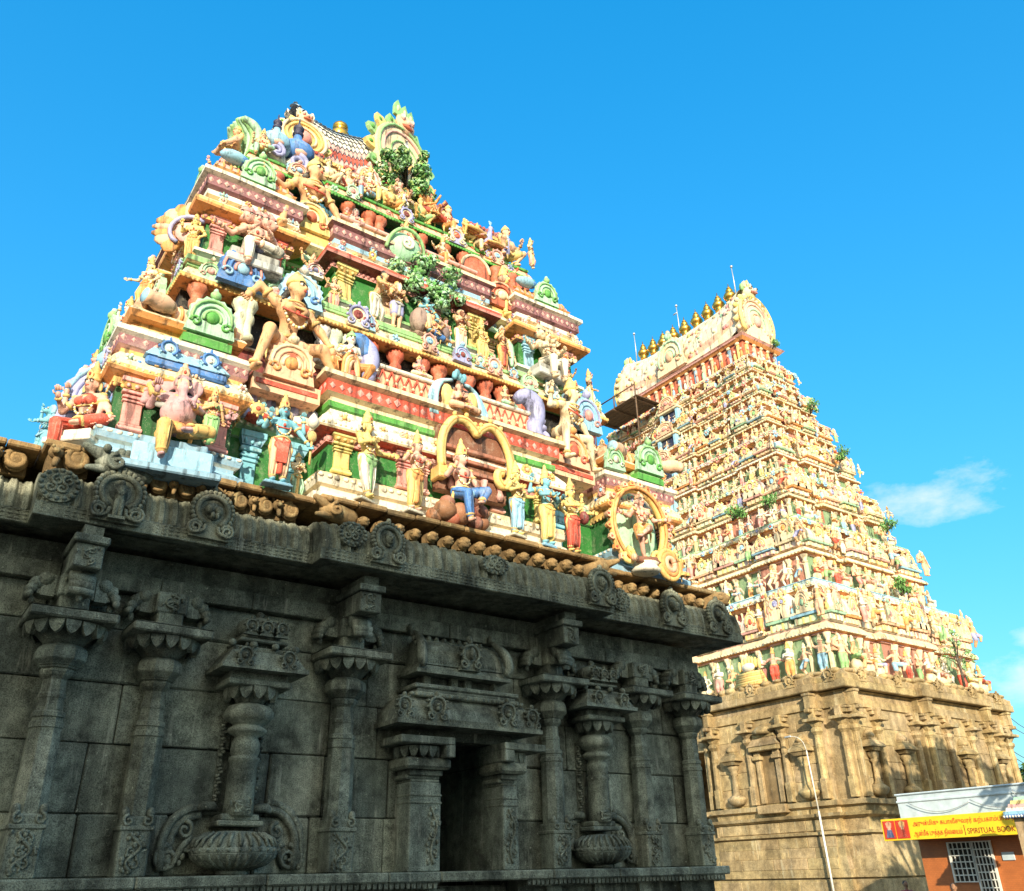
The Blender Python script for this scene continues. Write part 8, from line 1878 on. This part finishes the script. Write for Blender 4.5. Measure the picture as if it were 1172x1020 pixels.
# people walking past the foot of the towers; only the heads reach the picture
def person(loc,yaw,label,skin,shirt,trousers,Hh=1.68):
    r=empty('person',loc,yaw); tag(r,label,'person','people passing the foot of the far tower'); m=MB(); sk=skin
    P=[('ell',(0,0,.50),(.10,.08,.08),sk),('cap',(0,0,.52),(0,0,.70),.085,.10,sk),('cap',(-.09,0,.75),(.09,0,.75),.05,.05,sk),('cap',(0,0,.78),(0,-.01,.85),.035,.033,sk),('ell',(0,-.008,.915),(.048,.058,.068),sk),('cap',(0,-.058,.91),(0,-.066,.895),.008,.011,sk)]
    for q in (-1,1):
        P+=[('cap',(q*.12,0,.75),(q*.145,.01,.60),.036,.03,sk),('cap',(q*.145,.01,.60),(q*.15,-.05,.46),.03,.02,sk),('ell',(q*.15,-.055,.43),(.02,.025,.035),sk),('cap',(q*.055,0,.48),(q*.06,-.03*q,.27),.07,.05,sk),('cap',(q*.06,-.03*q,.27),(q*.06,.03*q,.04),.045,.03,sk),('ell',(q*.06,-.03+.03*q,.02),(.03,.065,.022),sk),('ell',(q*.05,.0,.91),(.008,.014,.02),sk)]
    S=lambda pr:[('cap',tuple(Hh*v for v in p[1]),tuple(Hh*v for v in p[2]),p[3]*Hh,p[4]*Hh,p[5]) if p[0]=='cap' else ('ell',tuple(Hh*v for v in p[1]),tuple(Hh*v for v in p[2]),p[3]) for p in pr]
    sdf_into(m,S(P),.022,.03)
    for q in (-1,1):
        m.ell((q*.018*Hh,-.055*Hh,.925*Hh),(.01,.006,.006),(.02,.02,.02),5,3); finger(m,(q*.15*Hh,-.06*Hh,.41*Hh),(0,-.2,-1),(0,-1,0),1.6,sk)
    m.ell((0,-.056*Hh,.882*Hh),(.018,.006,.006),(.35,.1,.08),5,3); m.build('body',M['paint'],r)
    m=MB(); m.ell((0,.014*Hh,.935*Hh),(.056*Hh,.062*Hh,.058*Hh),(.015,.012,.01),12,8); m.build('hair',M['paint'],r)
    m=MB(); sdf_into(m,S([('cap',(0,0,.52),(0,0,.70),.10,.112,shirt),('cap',(-.10,0,.745),(.10,0,.745),.055,.055,shirt),('cap',(-.12,0,.74),(-.142,.01,.63),.047,.046,shirt),('cap',(.12,0,.74),(.142,.01,.63),.047,.046,shirt)]),.025,.03); m.build('shirt',M['paint'],r)
    m=MB(); sdf_into(m,S([('ell',(0,0,.50),(.112,.09,.07),trousers)]+[('cap',(q*.055,0,.48),(q*.06,-.03*q,.27),.08,.062,trousers) for q in (-1,1)]+[('cap',(q*.06,-.03*q,.27),(q*.06,.03*q,.07),.06,.048,trousers) for q in (-1,1)]),.025,.03); m.build('trousers',M['paint'],r)
SKN=(.30,.15,.08)
person((29.0,28.0,GZ),.4,'dark-haired person in a white shirt nearest the dark stone temple',SKN,(.7,.7,.68),(.08,.08,.12))
person((33.5,21.2,GZ),-.6,'dark-haired person in a maroon shirt left of the stall corner',SKN,(.3,.05,.06),(.1,.08,.06))
person((27.6,15.9,GZ),-1.2,'dark-haired person in a blue shirt before the stall window',SKN,(.08,.15,.4),(.12,.1,.09))
# trees
def tree(loc,h_,r,seed,label,ncl=60,lf=60,ls=.22,cols=((.05,.11,.02),(.08,.16,.03),(.03,.07,.015),(.11,.19,.05))):
    rd=random.Random(seed); e=empty('leafy_tree',loc); tag(e,label,'tree'); t=MB(); f=MB(); top=(rd.uniform(-.4,.4),rd.uniform(-.4,.4),h_*.6)
    t.tube([(0,0,0),(.1,.05,h_*.25),(top[0]*.6,top[1]*.6,h_*.45),top],[.32*h_/9,.24*h_/9,.18*h_/9,.10*h_/9],(.12,.08,.05),9)
    for k in range(ncl):
        a=rd.uniform(0,2*PI); q=rd.random()**.5; zz=rd.uniform(-.55,.95); c=Vector((r*q*math.cos(a)*math.sqrt(max(.1,1-zz*zz*.8)),r*q*math.sin(a)*math.sqrt(max(.1,1-zz*zz*.8)),h_*.70+zz*h_*.30))
        if k%3==0: t.tube([(0,0,h_*rd.uniform(.3,.55)),(c.x*.5,c.y*.5,c.z*.85),tuple(c)],[.09*h_/9,.06*h_/9,.02],(.12,.08,.05),6)
        rr=r*rd.uniform(.16,.30)
        for i in range(lf):
            u=Vector((rd.gauss(0,1),rd.gauss(0,1),rd.gauss(0,1))).normalized()*rr*rd.uniform(.4,1.1); s=ls*rd.uniform(.6,1.2); n=(u.normalized()+Vector((rd.gauss(0,.6),rd.gauss(0,.6),rd.gauss(0,.6)+.4))).normalized()
            f.M=Matrix.Translation(c+u)@n.to_track_quat('Z','Y').to_matrix().to_4x4()@Matrix.Rotation(rd.uniform(0,6),4,'Z'); f.add([(0,-s,0),(s*.5,0,.15*s),(0,s,0),(-s*.5,0,.15*s)],[(0,1,2,3)],rd.choice(cols))
    f.M=None; t.build('trunk',M['wood'],e); f.build('crown',M['leaf'],e)
tree((62.5,27.8,GZ),8.0,2.8,4,'distant leafy tree at the right edge beyond the far tower',50,60,.25)
tree((29.6,8.7,GZ),14.2,2.8,12,'tall leafy tree beside the court, left end of the row',44,46,.30)
tree((33.5,8.6,GZ),14.0,3.4,8,'tall leafy tree beside the court, nearest the book stall',50,46,.32)
tree((38.5,8.2,GZ),13.6,3.4,9,'tall leafy tree beside the court, middle of the row',50,46,.32)
tree((27.0,7.4,GZ),9.4,2.4,10,'short leafy tree whose shade falls on the stall wall',26,40,.26)
# unseen pillared hall added behind the camera to shade the stone storey
hl=empty('added_shade_hall',(-6,-10,GZ)); tag(hl,'unseen flat-roofed hall added to shade the stone storey of the nearer tower','hall')
m=MB(); ZT=11.25-GZ+.0
m.box(-9.5,8.4,-5,4.6,5,ZT-.5,W1); m.bbox(-9.7,8.6,-5.2,5.0,ZT-.5,ZT-.15,W1,.05); m.box(-9.5,8.3,-5,4.8,ZT-.15,ZT,W1); m.box(-9.5,8.4,-5,-4.5,0,5,W1); m.bbox(-9.7,8.6,-5.2,5.0,0,.6,W1,.05)
m.build('hall_body',M['sandstone'],hl)
for k in range(7):
    m=MB(); x=-9.0+k*2.83; m.bbox(x-.28,x+.28,4.2,4.76,.6,4.6,W1,.03); m.bbox(x-.5,x+.5,3.98,4.98,4.6,5.02,W1,.05); m.build('column',M['sandstone'],hl)
